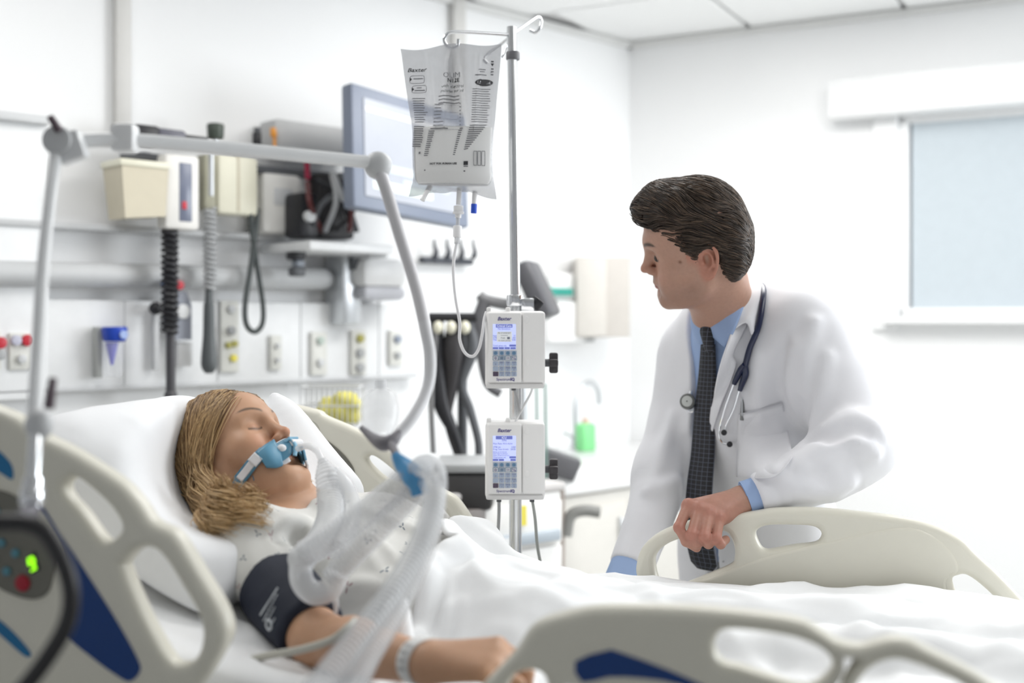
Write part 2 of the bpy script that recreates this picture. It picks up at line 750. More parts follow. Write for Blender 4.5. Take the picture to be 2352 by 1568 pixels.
def window(name, t0, t1, z0, z1, blind):
    fr = MB()
    cc = lambda t, z, n=0.0: CN + E2 * t + ZA * z + N2 * n
    q = 0.035
    for t in (t0 + q / 2, t1 - q / 2):
        fr.box(cc(t, (z0 + z1) / 2, -0.05), E2 * q / 2, N2 * 0.05, ZA * (z1 - z0) / 2, 0.004, 1)
    for z in (z0 + q / 2, z1 - q / 2):
        fr.box(cc((t0 + t1) / 2, z, -0.05), E2 * (t1 - t0) / 2, N2 * 0.05, ZA * q / 2, 0.004, 1)
    w = fr.build(name, white_m)
    w['kind'] = 'structure'
    g = MB()
    g.box(cc((t0 + t1) / 2, (z0 + z1) / 2, -0.085), E2 * (t1 - t0 - 2 * q) / 2, N2 * 0.003, ZA * (z1 - z0 - 2 * q) / 2)
    po = MB()
    s = MB(); s.box(cc((t0 + t1) / 2, z0 - 0.012, 0.03), E2 * ((t1 - t0) / 2 + 0.05), N2 * 0.045, ZA * 0.014, 0.004, 1)
    L = wpos(w)
    for nm, mb, mt in (('window_pane', g, glass_m), ('window_sill', s, white_m)):
        mb.build(nm, mt, w)
    if blind:
        bl = MB(); bl.box(cc((t0 + t1) / 2, (z0 + z1) / 2, -0.03), E2 * ((t1 - t0) / 2 - 0.045), N2 * 0.002, ZA * ((z1 - z0) / 2 - 0.03))
        bl.build('roller_blind', blind_m, w)
        va = MB(); va.box(cc((t0 + t1) / 2 - 0.06, z1 + 0.065, 0.055), E2 * ((t1 - t0) / 2 + 0.19), N2 * 0.055, ZA * 0.075, 0.008, 2)
        va.build('blind_valance', white_m, w)
    for t in (t0 - 0.05, t1 + 0.05):
        tr = MB(); tr.box(cc(t, (z0 + z1) / 2, 0.008), E2 * 0.045, N2 * 0.012, ZA * ((z1 - z0) / 2 + 0.05), 0.003, 1)
        tr.build('window_trim', white_m, w)
    return w


window('window_1', w0, w1, wz0, wz1, True)
window('window_2_added', x0, x1, xz0, xz1, False)
b = MB(); b.box(CN + E2 * 2.6 + N2 * 0.006 + ZA * 0.05, E2 * 2.6, N2 * 0.007, ZA * 0.05, 0.003, 1)
struct('baseboard_window', b, taupe_m)
b = MB(); b.box(CN + E1 * 2.4 + N1 * 0.006 + ZA * 0.05, E1 * 2.4, N1 * 0.007, ZA * 0.05, 0.003, 1)
struct('baseboard_head', b, taupe_m)
b = MB()                                          # grey moulding where the walls meet the ceiling
b.box(CN + E2 * 2.6 + N2 * 0.012 + ZA * (CZ - 0.012), E2 * 2.6, N2 * 0.012, ZA * 0.012)
struct('trim_1', b, M('trim_grey', (0.74, 0.74, 0.73), 0.6))
b = MB(); b.box(CN + E1 * 2.4 + N1 * 0.012 + ZA * (CZ - 0.012), E1 * 2.4, N1 * 0.012, ZA * 0.012)
struct('trim_2', b, MATS['trim_grey'])


# ------------------------------------------------------------------ the head wall and what hangs on it
def hw(px, py, off=0.0):
    return on_plane(px, py, CN + N1 * off, N1)


def hbox(mb, px0, py0, px1, py1, off, th, bevel=0.006, pyr=None):
    """box on the head wall: left/right pixel columns, top/bottom rows at the left edge, front face at off"""
    a, c = hw(px0, py0, off), hw(px0, py1, off)
    r = hw(px1, py0, off)
    l = np.linalg.norm((r - a)[:2])
    ctr = (a + c) / 2 - E1 * l / 2 - N1 * th / 2
    mb.box(ctr, -E1 * l / 2, N1 * th / 2, ZA * (a[2] - c[2]) / 2, bevel)
    return ctr, l


def thing_on_wall(name, px, py, off, label, cat, group=None):
    return empty(name, hw(px, py, off), label, cat, group)


# structure: console panel, ledges, bumper, channels
b = MB(); hbox(b, -200, 236, 112, 930, 0.05, 0.05, 0.008)
console = struct('wall_console', b, M('console_white', (0.86, 0.87, 0.88), 0.4))
tag(console, kind='structure'); console.name = 'trim_3'
b = MB(); hbox(b, -200, 228, 118, 250, 0.075, 0.07, 0.006); b.build('ledge', lgrey_m, console)
b = MB(); hbox(b, -200, 488, 800, 506, 0.06, 0.06, 0.006); struct('trim_4', b, lgrey_m)
b = MB(); hbox(b, -200, 682, 960, 905, 0.045, 0.045, 0.008); lower = struct('trim_5', b, MATS['console_white'])
for px in (285, 500, 690, 870):
    b = MB(); hbox(b, px, 690, px + 3, 890, 0.047, 0.004, 0.0005); b.build('panel_joint', lgrey_m, lower)
b = MB(); hbox(b, -200, 903, 960, 915, 0.05, 0.05, 0.004); b.build('ledge', lgrey_m, lower)
b = MB()
a, c = hw(-200, 625, 0.06), hw(730, 640, 0.06)
b.tube([a, c, c - E1 * 0.03 - N1 * 0.01, c - E1 * 0.05 - N1 * 0.05], 0.036, 14, flat=(1.0, 1.0))
struct('trim_6', b, M('bumper_grey', (0.55, 0.56, 0.57), 0.5))
b = MB(); hbox(b, 268, -195, 303, 300, 0.03, 0.03, 0.004); struct('trim_7', b, M('channel_grey', (0.66, 0.65, 0.63), 0.5))
b = MB(); hbox(b, 1043, -18, 1071, 260, 0.03, 0.03, 0.004); struct('trim_8', b, MATS['channel_grey'])

# black equipment rail carrying the diagnostic units
t = thing_on_wall('equipment_rail', 560, 360, 0.1, 'long black equipment rail on the wall carrying the diagnostic units', 'rail')
b = MB(); hbox(b, 285, 345, 835, 366, 0.10, 0.03, 0.004); b.build('bar', dgrey_m, t)
for px in (330, 560, 790):
    b = MB(); hbox(b, px, 347, px + 18, 366, 0.07, 0.07, 0.003); b.build('bracket', lgrey_m, t)
# beige waste box
t = thing_on_wall('waste_box', 330, 485, 0.12, 'beige tapered plastic box under the left end of the rail', 'box')
a, c = hw(280, 372, 0.2), hw(388, 372, 0.2)
dz = 0.155
v = []
for z, q in ((0, 1.0), (-0.02, 0.99), (-dz, 0.86)):
    for (s, n) in ((0, 0), (1, 0), (1, 1), (0, 1)):
        x = 0.5 + (s - 0.5) * q
        v.append(a + (c - a) * x + N1 * (-0.12 * (1 - n) * q) * 1.0 + ZA * z)
put('body', v, [(0, 1, 2, 3), (11, 10, 9, 8)] + [(k * 4 + i, (k + 1) * 4 + i, (k + 1) * 4 + (i + 1) % 4, k * 4 + (i + 1) % 4) for k in (0, 1) for i in range(4)], beige_m, t, False)
b = MB(); hbox(b, 277, 362, 391, 378, 0.205, 0.13, 0.004); b.build('lid', ivory_m, t)
b = MB(); hbox(b, 290, 476, 300, 500, 0.19, 0.012, 0.002); b.build('clip', white_m, t)


def coil(mb, top, length, r, turns, wire, axis=(0, 0, -1)):
    th = np.linspace(0, 2 * np.pi * turns, int(turns * 12))
    p = top + np.stack([r * np.cos(th), r * np.sin(th), -length * th / th[-1]], 1)
    mb.tube(p, wire, 6)


# vital-sign unit with screen and coiled cord
t = thing_on_wall('vital_sign_unit', 420, 520, 0.17, 'pale wall unit with a dark upright screen and black coiled cord', 'medical device')
b = MB(); hbox(b, 380, 350, 460, 525, 0.19, 0.06, 0.012); b.build('housing', M('housing_grey', srgb(232, 230, 226), 0.4), t)
b = MB(); hbox(b, 412, 372, 442, 508, 0.192, 0.01, 0.003); s = b.build('screen', M('screen_slate', (0.16, 0.18, 0.25), 0.25), t)
b = MB(); hbox(b, 419, 462, 430, 480, 0.194, 0.006, 0.002); b.build('button', red_m, s)
b = MB(); coil(b, hw(390, 525, 0.16), 0.30, 0.019, 17, 0.0075); b.build('coiled_cord', black_m, t)
b = MB(); q = hw(392, 760, 0.16); b.tube([q, q - ZA * 0.06, q - ZA * 0.19], [0.013, 0.014, 0.014], 14); b.ball(hw(392, 908, 0.16), 0.019); b.build('probe_handle', M('probe_black', (0.07, 0.068, 0.075), 0.4), t)
# otoscope unit
t = thing_on_wall('otoscope_unit', 545, 490, 0.15, 'cream wall unit with two cradles and a long grey handset', 'medical device')
b = MB(); hbox(b, 502, 352, 594, 490, 0.15, 0.07, 0.012); hs = b.build('housing', ivory_m, t)
b = MB(); hbox(b, 545, 356, 552, 486, 0.152, 0.01, 0.003); b.build('seam', beige_m, hs)
b = MB(); hbox(b, 470, 352, 500, 480, 0.14, 0.06, 0.01); b.build('cradle', M('olive_grey', (0.40, 0.39, 0.30), 0.5), t)
b = MB(); b.cyl(hw(485, 352, 0.17), hw(485, 450, 0.17), 0.008); b.build('charger_pin', alu_m, t)
b = MB(); coil(b, hw(482, 478, 0.15), 0.24, 0.015, 16, 0.006); b.build('coiled_cord', grey_m, t)
b = MB(); q = hw(480, 655, 0.15)
b.tube([q, q - ZA * 0.05, q - ZA * 0.06, q - ZA * 0.15, q - ZA * 0.235, q - ZA * 0.262], [0.010, 0.013, 0.016, 0.018, 0.024, 0.012], 16, smooth=3); b.build('handset', M('handset_grey', (0.10, 0.11, 0.115), 0.4), t)
b = MB(); q = lambda px, py: hw(px, py, 0.14)
b.tube([q(592, 480), q(586, 540), q(575, 620), q(563, 700), q(566, 745), q(584, 762), q(602, 745), q(604, 700), q(592, 620), q(580, 540), q(574, 480)], 0.0085, 8, smooth=6); b.build('cord_loop', M('cord_grey', (0.06, 0.07, 0.07), 0.45), t)

# things lying on the rail
t = thing_on_wall('camera_unit', 380, 330, 0.12, 'black bundled instrument lying on the rail beside the channel', 'medical device')
b = MB(); hbox(b, 312, 282, 372, 328, 0.15, 0.06, 0.012); b.build('body', black_m, t)
b = MB(); hbox(b, 366, 292, 430, 318, 0.155, 0.05, 0.01); b.build('grip', M('grip_slate', (0.12, 0.12, 0.15), 0.4), t)
b = MB(); hbox(b, 425, 308, 480, 322, 0.15, 0.04, 0.006); b.build('arm', black_m, t)
t = thing_on_wall('clamp_knob', 495, 330, 0.14, 'dark green round clamp knob on top of the rail', 'knob')
b = MB(); b.cyl(hw(495, 320, 0.14), hw(495, 284, 0.14), 0.024, 0.026, bev=0.006); b.build('grip', M('knob_green', (0.06, 0.075, 0.06), 0.45), t)
b = MB(); b.cyl(hw(495, 340, 0.14), hw(495, 316, 0.14), 0.009); b.build('stem', alu_m, t)
t = thing_on_wall('small_bottle', 590, 335, 0.13, 'small black capped bottle on the rail', 'bottle')
b = MB(); b.cyl(hw(590, 338, 0.13), hw(590, 305, 0.13), 0.014, bev=0.003); b.build('bottle_body', black_m, t)
b = MB(); b.cyl(hw(591, 306, 0.13), hw(591, 293, 0.13), 0.011, bev=0.002); b.build('cap', dgrey_m, t)
t = thing_on_wall('dropper', 630, 340, 0.12, 'orange topped dropper standing on the rail', 'dropper')
b = MB(); b.cyl(hw(629, 314, 0.12), hw(627, 293, 0.12), 0.011, 0.009, bev=0.003); b.build('bulb', orange_m, t)
b = MB(); b.cyl(hw(631, 342, 0.12), hw(630, 312, 0.12), 0.005); b.build('stem', orange_m, t)

# box made up for a grey gradient beside the monitor; white supply box below
t = thing_on_wall('grey_patch_box', 715, 340, 0.1, 'made-up pale grey box on the wall left of the monitor', 'box')
b = MB(); hbox(b, 630, 268, 806, 340, 0.12, 0.11, 0.025); bo = b.build('body', M('patch_grey', (0.50, 0.505, 0.51), 0.5), t)
b = MB(); hbox(b, 640, 332, 800, 338, 0.124, 0.01, 0.002); b.build('seam', grey_m, bo)
t = thing_on_wall('supply_box', 650, 535, 0.1, 'white supply box on the wall under the rail', 'box')
b = MB(); hbox(b, 603, 392, 696, 535, 0.11, 0.10, 0.02); bo = b.build('body', M('warm_white', (0.80, 0.79, 0.76), 0.45), t)  # plain white box modelled from a beige gradient
b = MB(); hbox(b, 630, 430, 672, 470, 0.113, 0.01, 0.004); b.build('opening', lgrey_m, bo)

# outlets in the lower console
def outlet(name, px, y0, y1, wpx, label, ports):
    t = thing_on_wall(name, px + wpx / 2, y1, 0.06, label, 'outlet')
    b = MB(); hbox(b, px, y0, px + wpx, y1, 0.06, 0.015, 0.004); b.build('plate', M('outlet_plate', (0.74, 0.74, 0.70), 0.4), t)
    for (qx, qy, r, mt) in ports:
        b = MB(); q = hw(px + wpx * qx, y0 + (y1 - y0) * qy, 0.058); b.cyl(q, q + N1 * 0.014, r, bev=0.002); b.build('port', mt, t)
    return t


ol = M('olive_port', (0.45, 0.42, 0.12), 0.4)
outlet('gas_outlet', 508, 690, 855, 42, 'cream outlet plate with yellow ports below the cord loop', [(0.5, 0.12, 0.012, lgrey_m), (0.5, 0.42, 0.014, grey_m), (0.35, 0.62, 0.010, ol), (0.68, 0.60, 0.010, ol), (0.62, 0.80, 0.011, yellow_m)])
outlet('gas_outlet', 716, 762, 862, 36, 'pale outlet plate with faded green ports left of the yellow one', [(0.5, 0.2, 0.013, M('pale_green', (0.50, 0.58, 0.53), 0.5)), (0.5, 0.7, 0.013, lgrey_m)])
outlet('gas_outlet', 808, 758, 862, 34, 'grey outlet plate with a yellow port at its top', [(0.5, 0.18, 0.014, ol), (0.5, 0.5, 0.016, grey_m), (0.5, 0.82, 0.016, grey_m)])
outlet('gas_outlet', 896, 758, 840, 30, 'outlet plate with slate blue ports beside the hanging tube', [(0.5, 0.25, 0.014, M('slate', (0.30, 0.34, 0.42), 0.4)), (0.5, 0.7, 0.012, grey_m)])
outlet('gas_outlet', 22, 764, 850, 52, 'outlet plate with a red and a lilac port at the far left', [(0.25, 0.2, 0.014, M('lilac', (0.55, 0.55, 0.66), 0.5)), (0.75, 0.2, 0.016, red_m), (0.5, 0.7, 0.012, lgrey_m)])
outlet('gas_outlet', -30, 760, 850, 34, 'outlet plate with a dark red port at the picture edge', [(0.85, 0.3, 0.016, red_m), (0.85, 0.6, 0.014, grey_m)])
outlet('wall_socket', 622, 770, 850, 26, 'pale blue upright socket strip right of the cord loop', [(0.5, 0.3, 0.008, lgrey_m), (0.5, 0.7, 0.008, lgrey_m)])

# blue suction regulator
t = thing_on_wall('suction_regulator', 260, 865, 0.09, 'blue suction regulator with a clear jar on the console', 'medical device')
b = MB(); hbox(b, 222, 750, 236, 868, 0.085, 0.03, 0.003); b.build('bracket', M('bracket_grey', (0.42, 0.43, 0.42), 0.45), t)
b = MB(); b.cyl(hw(263, 784, 0.11), hw(263, 750, 0.11), 0.032, 0.036, bev=0.006); cp = b.build('cap', blue_m, t)
b = MB(); q = hw(282, 768, 0.14); b.cyl(q, q + N1 * 0.01, 0.012); b.build('dial', M('pale_blue', (0.35, 0.45, 0.75), 0.4), cp)
b = MB(); b.cyl(hw(257, 786, 0.11), hw(257, 838, 0.11), 0.018, 0.004); b.build('float_cone', M('violet_blue', (0.06, 0.06, 0.55), 0.4), t)
b = MB(); b.cyl(hw(262, 786, 0.11), hw(262, 864, 0.11), 0.028, 0.024, bev=0.004); b.build('jar', M('clear_jar', (0.93, 0.95, 0.97), 0.08, alpha=0.25), t)

# blood pressure gauge
t = thing_on_wall('pressure_gauge', 420, 850, 0.1, 'grey teardrop pressure gauge behind the coiled cord', 'medical device')
b = MB()
q = [hw(408, 672, 0.1), hw(428, 668, 0.1), hw(440, 700, 0.1), hw(440, 780, 0.1), hw(402, 780, 0.1), hw(396, 720, 0.1)]
b.add(np.array(q + [k - N1 * 0.03 for k in q]), [tuple(range(6)), tuple(range(11, 5, -1))] + [(i, i + 6, (i + 1) % 6 + 6, (i + 1) % 6) for i in range(6)]); b.build('housing', M('gauge_slate', (0.34, 0.36, 0.42), 0.4), t)
b = MB(); q = hw(419, 715, 0.1); b.cyl(q, q + N1 * 0.008, 0.022, bev=0.002); b.build('dial', white_m, t)
b = MB(); hbox(b, 408, 786, 444, 842, 0.09, 0.04, 0.006); b.build('tray', white_m, t)
b = MB(); hbox(b, 354, 700, 366, 850, 0.075, 0.02, 0.003); b.build('side_rail', lgrey_m, t)
b = MB(); q = hw(357, 708, 0.09); b.ball(q, 0.019); b.build('knob', black_m, t)
t = thing_on_wall('valve_knob', 380, 660, 0.1, 'small blue valve knob on the bumper', 'knob')
b = MB(); q = hw(378, 654, 0.10); b.cyl(q, q + N1 * 0.02, 0.014, bev=0.004); b.build('grip', M('deep_blue', (0.02, 0.09, 0.25), 0.4), t)
b = MB(); b.cyl(q - N1 * 0.03, q, 0.006); b.build('stem', alu_m, t)
t = thing_on_wall('valve_knob', 407, 660, 0.1, 'small red valve knob on the bumper', 'knob')
b = MB(); q = hw(407, 655, 0.10); b.cyl(q, q + N1 * 0.02, 0.014, bev=0.004); b.build('grip', red_m, t)
b = MB(); b.cyl(q - N1 * 0.03, q, 0.006); b.build('stem', alu_m, t)

# monitor on its arm
t = empty('patient_monitor', P(900, 470, 3.75), 'large slate framed monitor tilted on a wall arm behind the drip bag', 'monitor')
mTL, mTR, mBL, mBR = P(812, 190, 3.55), P(1075, 268, 3.95), P(812, 476, 3.5), P(1072, 518, 3.9)
ex = nrm(mTR - mTL); ey = nrm((mTL - mBL) - ((mTL - mBL) @ ex) * ex); ez = np.cross(ex, ey)
cc = (mTL + mTR + mBL + mBR) / 4
wx, wy = np.linalg.norm(mTR - mTL) / 2, np.linalg.norm(mTL - mBL) / 2
b = MB(); b.box(cc - ez * 0.025, ex * wx, ey * wy, ez * 0.025, 0.01); b.build('frame', M('monitor_slate', (0.20, 0.23, 0.30), 0.4), t)
b = MB(); b.box(cc + ez * 0.001, ex * (wx - 0.045), ey * (wy - 0.04), ez * 0.003, 0.001, 1); sc = b.build('screen', M('screen_pale', (0.40, 0.42, 0.47), 0.25, emit=srgb(196, 204, 218), estr=0.12), t)
for (x, y, w_, h_, mt) in ((0, 0.62, 0.80, 0.035, white_m), (0, -0.28, 0.80, 0.06, M('screen_band', (0.60, 0.68, 0.74), 0.4, emit=srgb(178, 200, 212), estr=0.1)), (-0.2, -0.58, 0.5, 0.07, M('screen_mint', (0.75, 0.85, 0.82), 0.4, emit=srgb(222, 238, 236), estr=0.15)), (0.2, -0.45, 0.4, 0.03, MATS['screen_band'])):
    b = MB(); b.box(cc + ex * x * wx + ey * y * wy + ez * 0.0045, ex * wx * w_, ey * wy * h_, ez * 0.0008); b.build('screen_strip', mt, sc)
b = MB(); b.box(cc - ez * 0.10 - ex * 0.02, ex * 0.06, ey * 0.06, ez * 0.06, 0.01); b.build('mount', dgrey_m, t)
b = MB(); b.tube([cc - ez * 0.12, P(745, 470, 4.02), P(720, 490, 4.05)], 0.022, 10, smooth=3); b.build('arm', black_m, t)

# black mount with cables left of the monitor
t = thing_on_wall('cable_mount', 750, 550, 0.2, 'black tangle of mounts and cables left of the monitor', 'mount')
rr = random.Random(3)
b = MB(); hbox(b, 690, 440, 735, 545, 0.20, 0.10, 0.015); b.build('clamp', black_m, t)
b = MB(); hbox(b, 735, 395, 815, 545, 0.14, 0.08, 0.01); b.build('backplate', M('near_black', (0.035, 0.033, 0.035), 0.5), t)
b = MB(); b.tube([hw(770, 430, 0.22), hw(830, 395, 0.26), hw(860, 380, 0.28)], 0.014, 10, smooth=3); b.build('strut', black_m, t)
for k in range(8):
    a = hw(700 + rr.random() * 100, 390 + rr.random() * 40, 0.17 + rr.random() * 0.06)
    c = hw(700 + rr.random() * 120, 530, 0.17 + rr.random() * 0.06)
    m_ = (a + c) / 2 + E1 * (rr.random() - 0.5) * 0.15 + N1 * 0.06
    b = MB(); b.tube([a, m_, c], 0.007 + 0.004 * rr.random(), 8, smooth=6); b.build('cable', [black_m, dgrey_m, grey_m, M('maroon', (0.10, 0.02, 0.02), 0.4)][k % 4], t)
b = MB(); q = hw(707, 497, 0.22); b.cyl(q, q + N1 * 0.02, 0.018); b.build('lens', lgrey_m, t)
b = MB(); b.cyl(hw(705, 372, 0.15), hw(707, 412, 0.15), 0.009); b.build('marker', M('crimson', (0.35, 0.02, 0.06), 0.4), t)
t = thing_on_wall('shelf', 800, 570, 0.25, 'white shelf on a grey wall column under the monitor', 'shelf')
b = MB(); hbox(b, 712, 552, 905, 574, 0.30, 0.28, 0.006); b.build('board', M('shelf_white', (0.78, 0.79, 0.80), 0.4), t)
b = MB(); hbox(b, 788, 575, 832, 745, 0.12, 0.11, 0.01); b.build('column', alu_m, t)
b = MB(); hbox(b, 765, 580, 786, 720, 0.06, 0.05, 0.004); b.build('column_side', taupe_m, t)
b = MB(); hbox(b, 812, 590, 830, 618, 0.14, 0.03, 0.004); b.build('clamp', dgrey_m, t)
b = MB(); hbox(b, 850, 576, 890, 590, 0.26, 0.1, 0.004); b.build('bracket', grey_m, t)
t = thing_on_wall('shelf_gadget', 690, 635, 0.2, 'small black gadget hanging under the shelf end', 'medical device')
b = MB(); hbox(b, 675, 572, 705, 596, 0.2, 0.05, 0.008); b.build('head', black_m, t)
b = MB(); hbox(b, 682, 596, 700, 612, 0.19, 0.03, 0.003); b.build('neck', M('slate2', (0.28, 0.31, 0.36), 0.4), t)
b = MB(); hbox(b, 676, 612, 704, 634, 0.2, 0.04, 0.008); b.build('foot', dgrey_m, t)
t = thing_on_wall('paper_dispenser', 885, 690, 0.16, 'white rounded wall dispenser right of the grey column', 'dispenser')
b = MB(); hbox(b, 836, 590, 940, 660, 0.18, 0.17, 0.03); b.build('cover', white_m, t)
b = MB(); hbox(b, 838, 655, 936, 688, 0.17, 0.15, 0.02); b.build('tray', M('lilac_grey', (0.60, 0.61, 0.66), 0.45), t)
t = thing_on_wall('hook_rail', 1030, 600, 0.06, 'black four hook rail on the white wall', 'hook rail')
b = MB(); hbox(b, 972, 588, 1090, 604, 0.05, 0.03, 0.006); b.build('bar', M('hook_slate', (0.055, 0.06, 0.075), 0.45), t)
for px in (998, 1027, 1058, 1087):
    b = MB(); q = hw(px, 592, 0.05); b.tube([q, q + N1 * 0.01 + ZA * 0.02, hw(px, 562, 0.055), hw(px, 548, 0.06)], [0.012, 0.009, 0.006, 0.004], 8, smooth=3); b.build('hook', MATS['hook_slate'], t)

# ------------------------------------------------------------------ middle ground behind the bed
# rack of blood pressure cuffs and hoses
t = empty('hose_rack', P(1050, 1150, 3.6) * [1, 1, 0], 'black rack with dark hoses and cuffs hanging behind the drip stand', 'rack')
D = 3.6
b = MB(); b.tube([P(985, 728, D), P(1095, 728, D)], 0.014, 10); b.build('top_bar', black_m, t)
b = MB(); b.tube([P(1062, 728, D + 0.05), P(1062, 1300, D + 0.05), [P(1062, 1300, D)[0], D + 0.05, 0.06]], 0.016, 12); b.build('post', dgrey_m, t)
b = MB(); q = P(1062, 1300, D + 0.05); b.tube([[q[0] - 0.2, q[1], 0.04], [q[0] + 0.2, q[1], 0.04]], 0.03, 12); b.build('foot', dgrey_m, t)
for (pts, r, mt, nm) in (([(1003, 735), (1002, 840), (1015, 930), (1045, 1000), (1062, 1062)], [0.022, 0.030, 0.026, 0.016, 0.014], black_m, 'hose'),
                         ([(1040, 735), (1042, 800), (1038, 880), (1028, 960), (1050, 1040), (1070, 1070)], [0.016, 0.034, 0.022, 0.014, 0.012, 0.012], M('cuff_black', (0.04, 0.037, 0.04), 0.6), 'hose'),
                         ([(1075, 735), (1085, 800), (1062, 880), (1080, 940), (1098, 1010), (1100, 1060)], [0.014, 0.02, 0.014, 0.014, 0.013, 0.013], dgrey_m, 'hose')):
    b = MB(); b.tube([P(x, y, D + 0.01) for x, y in pts], r, 12, smooth=6); b.build(nm, mt, t)
for px in (1006, 1036, 1068):
    b = MB(); b.ball(P(px, 752, D - 0.02), 0.016, 0.014, 0.02); b.build('clip', ivory_m, t)
b = MB(); b.tube([P(1000, 760, D), P(990, 900, D), P(995, 1040, D)], 0.012, 8, smooth=4, flat=(2.2, 0.6)); b.build('strap', M('grey_band', (0.30, 0.30, 0.31), 0.6), t)
# black monitor stand right of the pumps
t = empty('spot_monitor', P(1240, 735, 3.85) * [1, 1, 0], 'dark tilted monitor on a stand behind the upper pump', 'monitor')
D = 3.85
b = MB(); a, c = P(1205, 605, D), P(1262, 728, D); b.box((a + c) / 2, nrm(c - a) * np.linalg.norm(c - a) / 2, nrm(np.cross(c - a, [0, 1, 0])) * 0.031, np.array([0.02, 0.08, 0]), 0.014); b.build('screen_back', M('charcoal', (0.09, 0.09, 0.10), 0.4), t)
b = MB(); b.tube([P(1100, 676, D), P(1120, 690, D), P(1190, 702, D), P(1240, 690, D)], [0.018, 0.02, 0.02, 0.016], 10, smooth=4); b.build('arm', M('arm_grey', (0.22, 0.22, 0.23), 0.4), t)
b = MB(); b.tube([P(1112, 690, D), P(1103, 740, D), P(1106, 800, D), P(1118, 880, D), P(1150, 905, D)], [0.02, 0.028, 0.022, 0.014, 0.016], 10, smooth=4); b.build('cable', M('cable_grey', (0.13, 0.13, 0.14), 0.5), t)
b = MB(); q = P(1200, 720, D); b.tube([q, [q[0], q[1], 0.05]], 0.02, 12); b.build('post', alu_m, t)
b = MB(); b.tube([[q[0] - 0.22, q[1], 0.04], [q[0] + 0.22, q[1], 0.04]], 0.03, 12); b.build('foot', dgrey_m, t)
for px in (1232, 1252):
    b = MB(); b.tube([P(px, 880, D), P(px + 2, 1050, D), P(px, 1140, D)], 0.005, 8, smooth=4); b.build('tube_line', M('tube_green', (0.22, 0.33, 0.30), 0.4), t)
# dark base of a machine
t = empty('floor_machine', P(1080, 1300, 3.3) * [1, 1, 0], 'black machine base behind the far bed rail', 'machine')
b = MB(); a, c = P(1010, 1075, 3.3), P(1135, 1160, 3.3); b.box((a + c) / 2, (abs(c - a)[0] / 2, 0, 0), (0, 0.12, 0), (0, 0, abs(c - a)[2] / 2), 0.02); b.build('housing', M('machine_black', (0.05, 0.048, 0.05), 0.4), t)
b = MB(); b.box((a + c) / 2 + np.array([0, 0, 0.065]), (0.085, 0, 0), (0, 0.12, 0), (0, 0, 0.012), 0.006); b.build('top_plate', grey_m, t)
b = MB(); q = (a + c) / 2; b.box([q[0], q[1], (q[2] - 0.05) / 2], (0.05, 0, 0), (0, 0.08, 0), (0, 0, (q[2] - 0.05) / 2), 0.01); b.build('column', dgrey_m, t)

# drawer cart
t = empty('drawer_cart', P(1150, 1330, 3.15) * [1, 1, 0], 'pale drawer cart with a blue grey label strip behind the drip stand', 'cart')
D = 3.15
ca, cb_ = P(1010, 1160, D), P(1290, 1130, D + 0.25)
cx = nrm((cb_ - ca) * [1, 1, 0]); cn = np.array([cx[1], -cx[0], 0])
cl = np.linalg.norm((cb_ - ca)[:2])
top = 0.915
b = MB(); b.box((ca + cx * cl / 2 - cn * 0.10) * [1, 1, 0] + ZA * (top / 2 + 0.03), cx * cl / 2, cn * 0.10, ZA * (top / 2 - 0.03), 0.01); b.build('body', M('cart_white', (0.80, 0.79, 0.77), 0.45), t)
b = MB(); b.box((ca + cx * cl / 2 - cn * 0.10) * [1, 1, 0] + ZA * (top + 0.012), cx * (cl / 2 + 0.01), cn * 0.11, ZA * 0.012, 0.008); b.build('top', M('cart_top', (0.55, 0.53, 0.52), 0.5), t)
zz = top - 0.02
for k, hgt in enumerate((0.13, 0.13, 0.15, 0.18, 0.2)):
    b = MB(); b.box((ca + cx * cl / 2 + cn * 0.008) * [1, 1, 0] + ZA * (zz - hgt / 2), cx * (cl / 2 - 0.012), cn * 0.01, ZA * (hgt / 2 - 0.005), 0.004); dr = b.build('drawer', M('drawer_white', (0.83, 0.82, 0.80), 0.4), t)
    b = MB(); b.box((ca + cx * cl / 2 + cn * 0.026) * [1, 1, 0] + ZA * (zz - hgt + 0.03), cx * (cl / 2 - 0.03), cn * 0.01, ZA * 0.016, 0.005); b.build('handle_strip', M('label_blue_grey', (0.42, 0.47, 0.52), 0.4), dr)
    b = MB(); b.box((ca + cx * cl * 0.45 + cn * 0.037) * [1, 1, 0] + ZA * (zz - hgt + 0.03), cx * 0.05, cn * 0.001, ZA * 0.01); b.build('paper_label', white_m, dr)
    zz -= hgt
b = MB(); b.box((ca + cx * 0.075 + cn * 0.02) * [1, 1, 0] + ZA * (top - 0.09), cx * 0.05, cn * 0.02, ZA * 0.07, 0.006); b.build('side_bin', M('taupe_dark', (0.20, 0.18, 0.17), 0.5), t)
b = MB(); b.box((ca + cx * cl * 0.62 + cn * 0.024) * [1, 1, 0] + ZA * (top - 0.055), cx * 0.012, cn * 0.003, ZA * 0.028); b.build('yellow_tag', yellow_m, t)
for sx in (0.06, 0.94):
    for sn in (-0.04, -0.16):
        b = MB(); q = (ca + cx * cl * sx + cn * sn) * [1, 1, 0] + ZA * 0.032; b.cyl(q - cn * 0.012, q + cn * 0.012, 0.031, bev=0.006); b.build('caster', black_m, t)
t = empty('packet', (ca + cx * cl * 0.6 - cn * 0.1) * [1, 1, 0] + ZA * (top + 0.024), 'small blue packet lying on the drawer cart', 'packet')
b = MB(); b.box(np.array(t.location) + ZA * 0.011, cx * 0.028, cn * 0.02, ZA * 0.011, 0.006); b.build('wrapper', M('packet_blue', (0.12, 0.17, 0.65), 0.4), t)

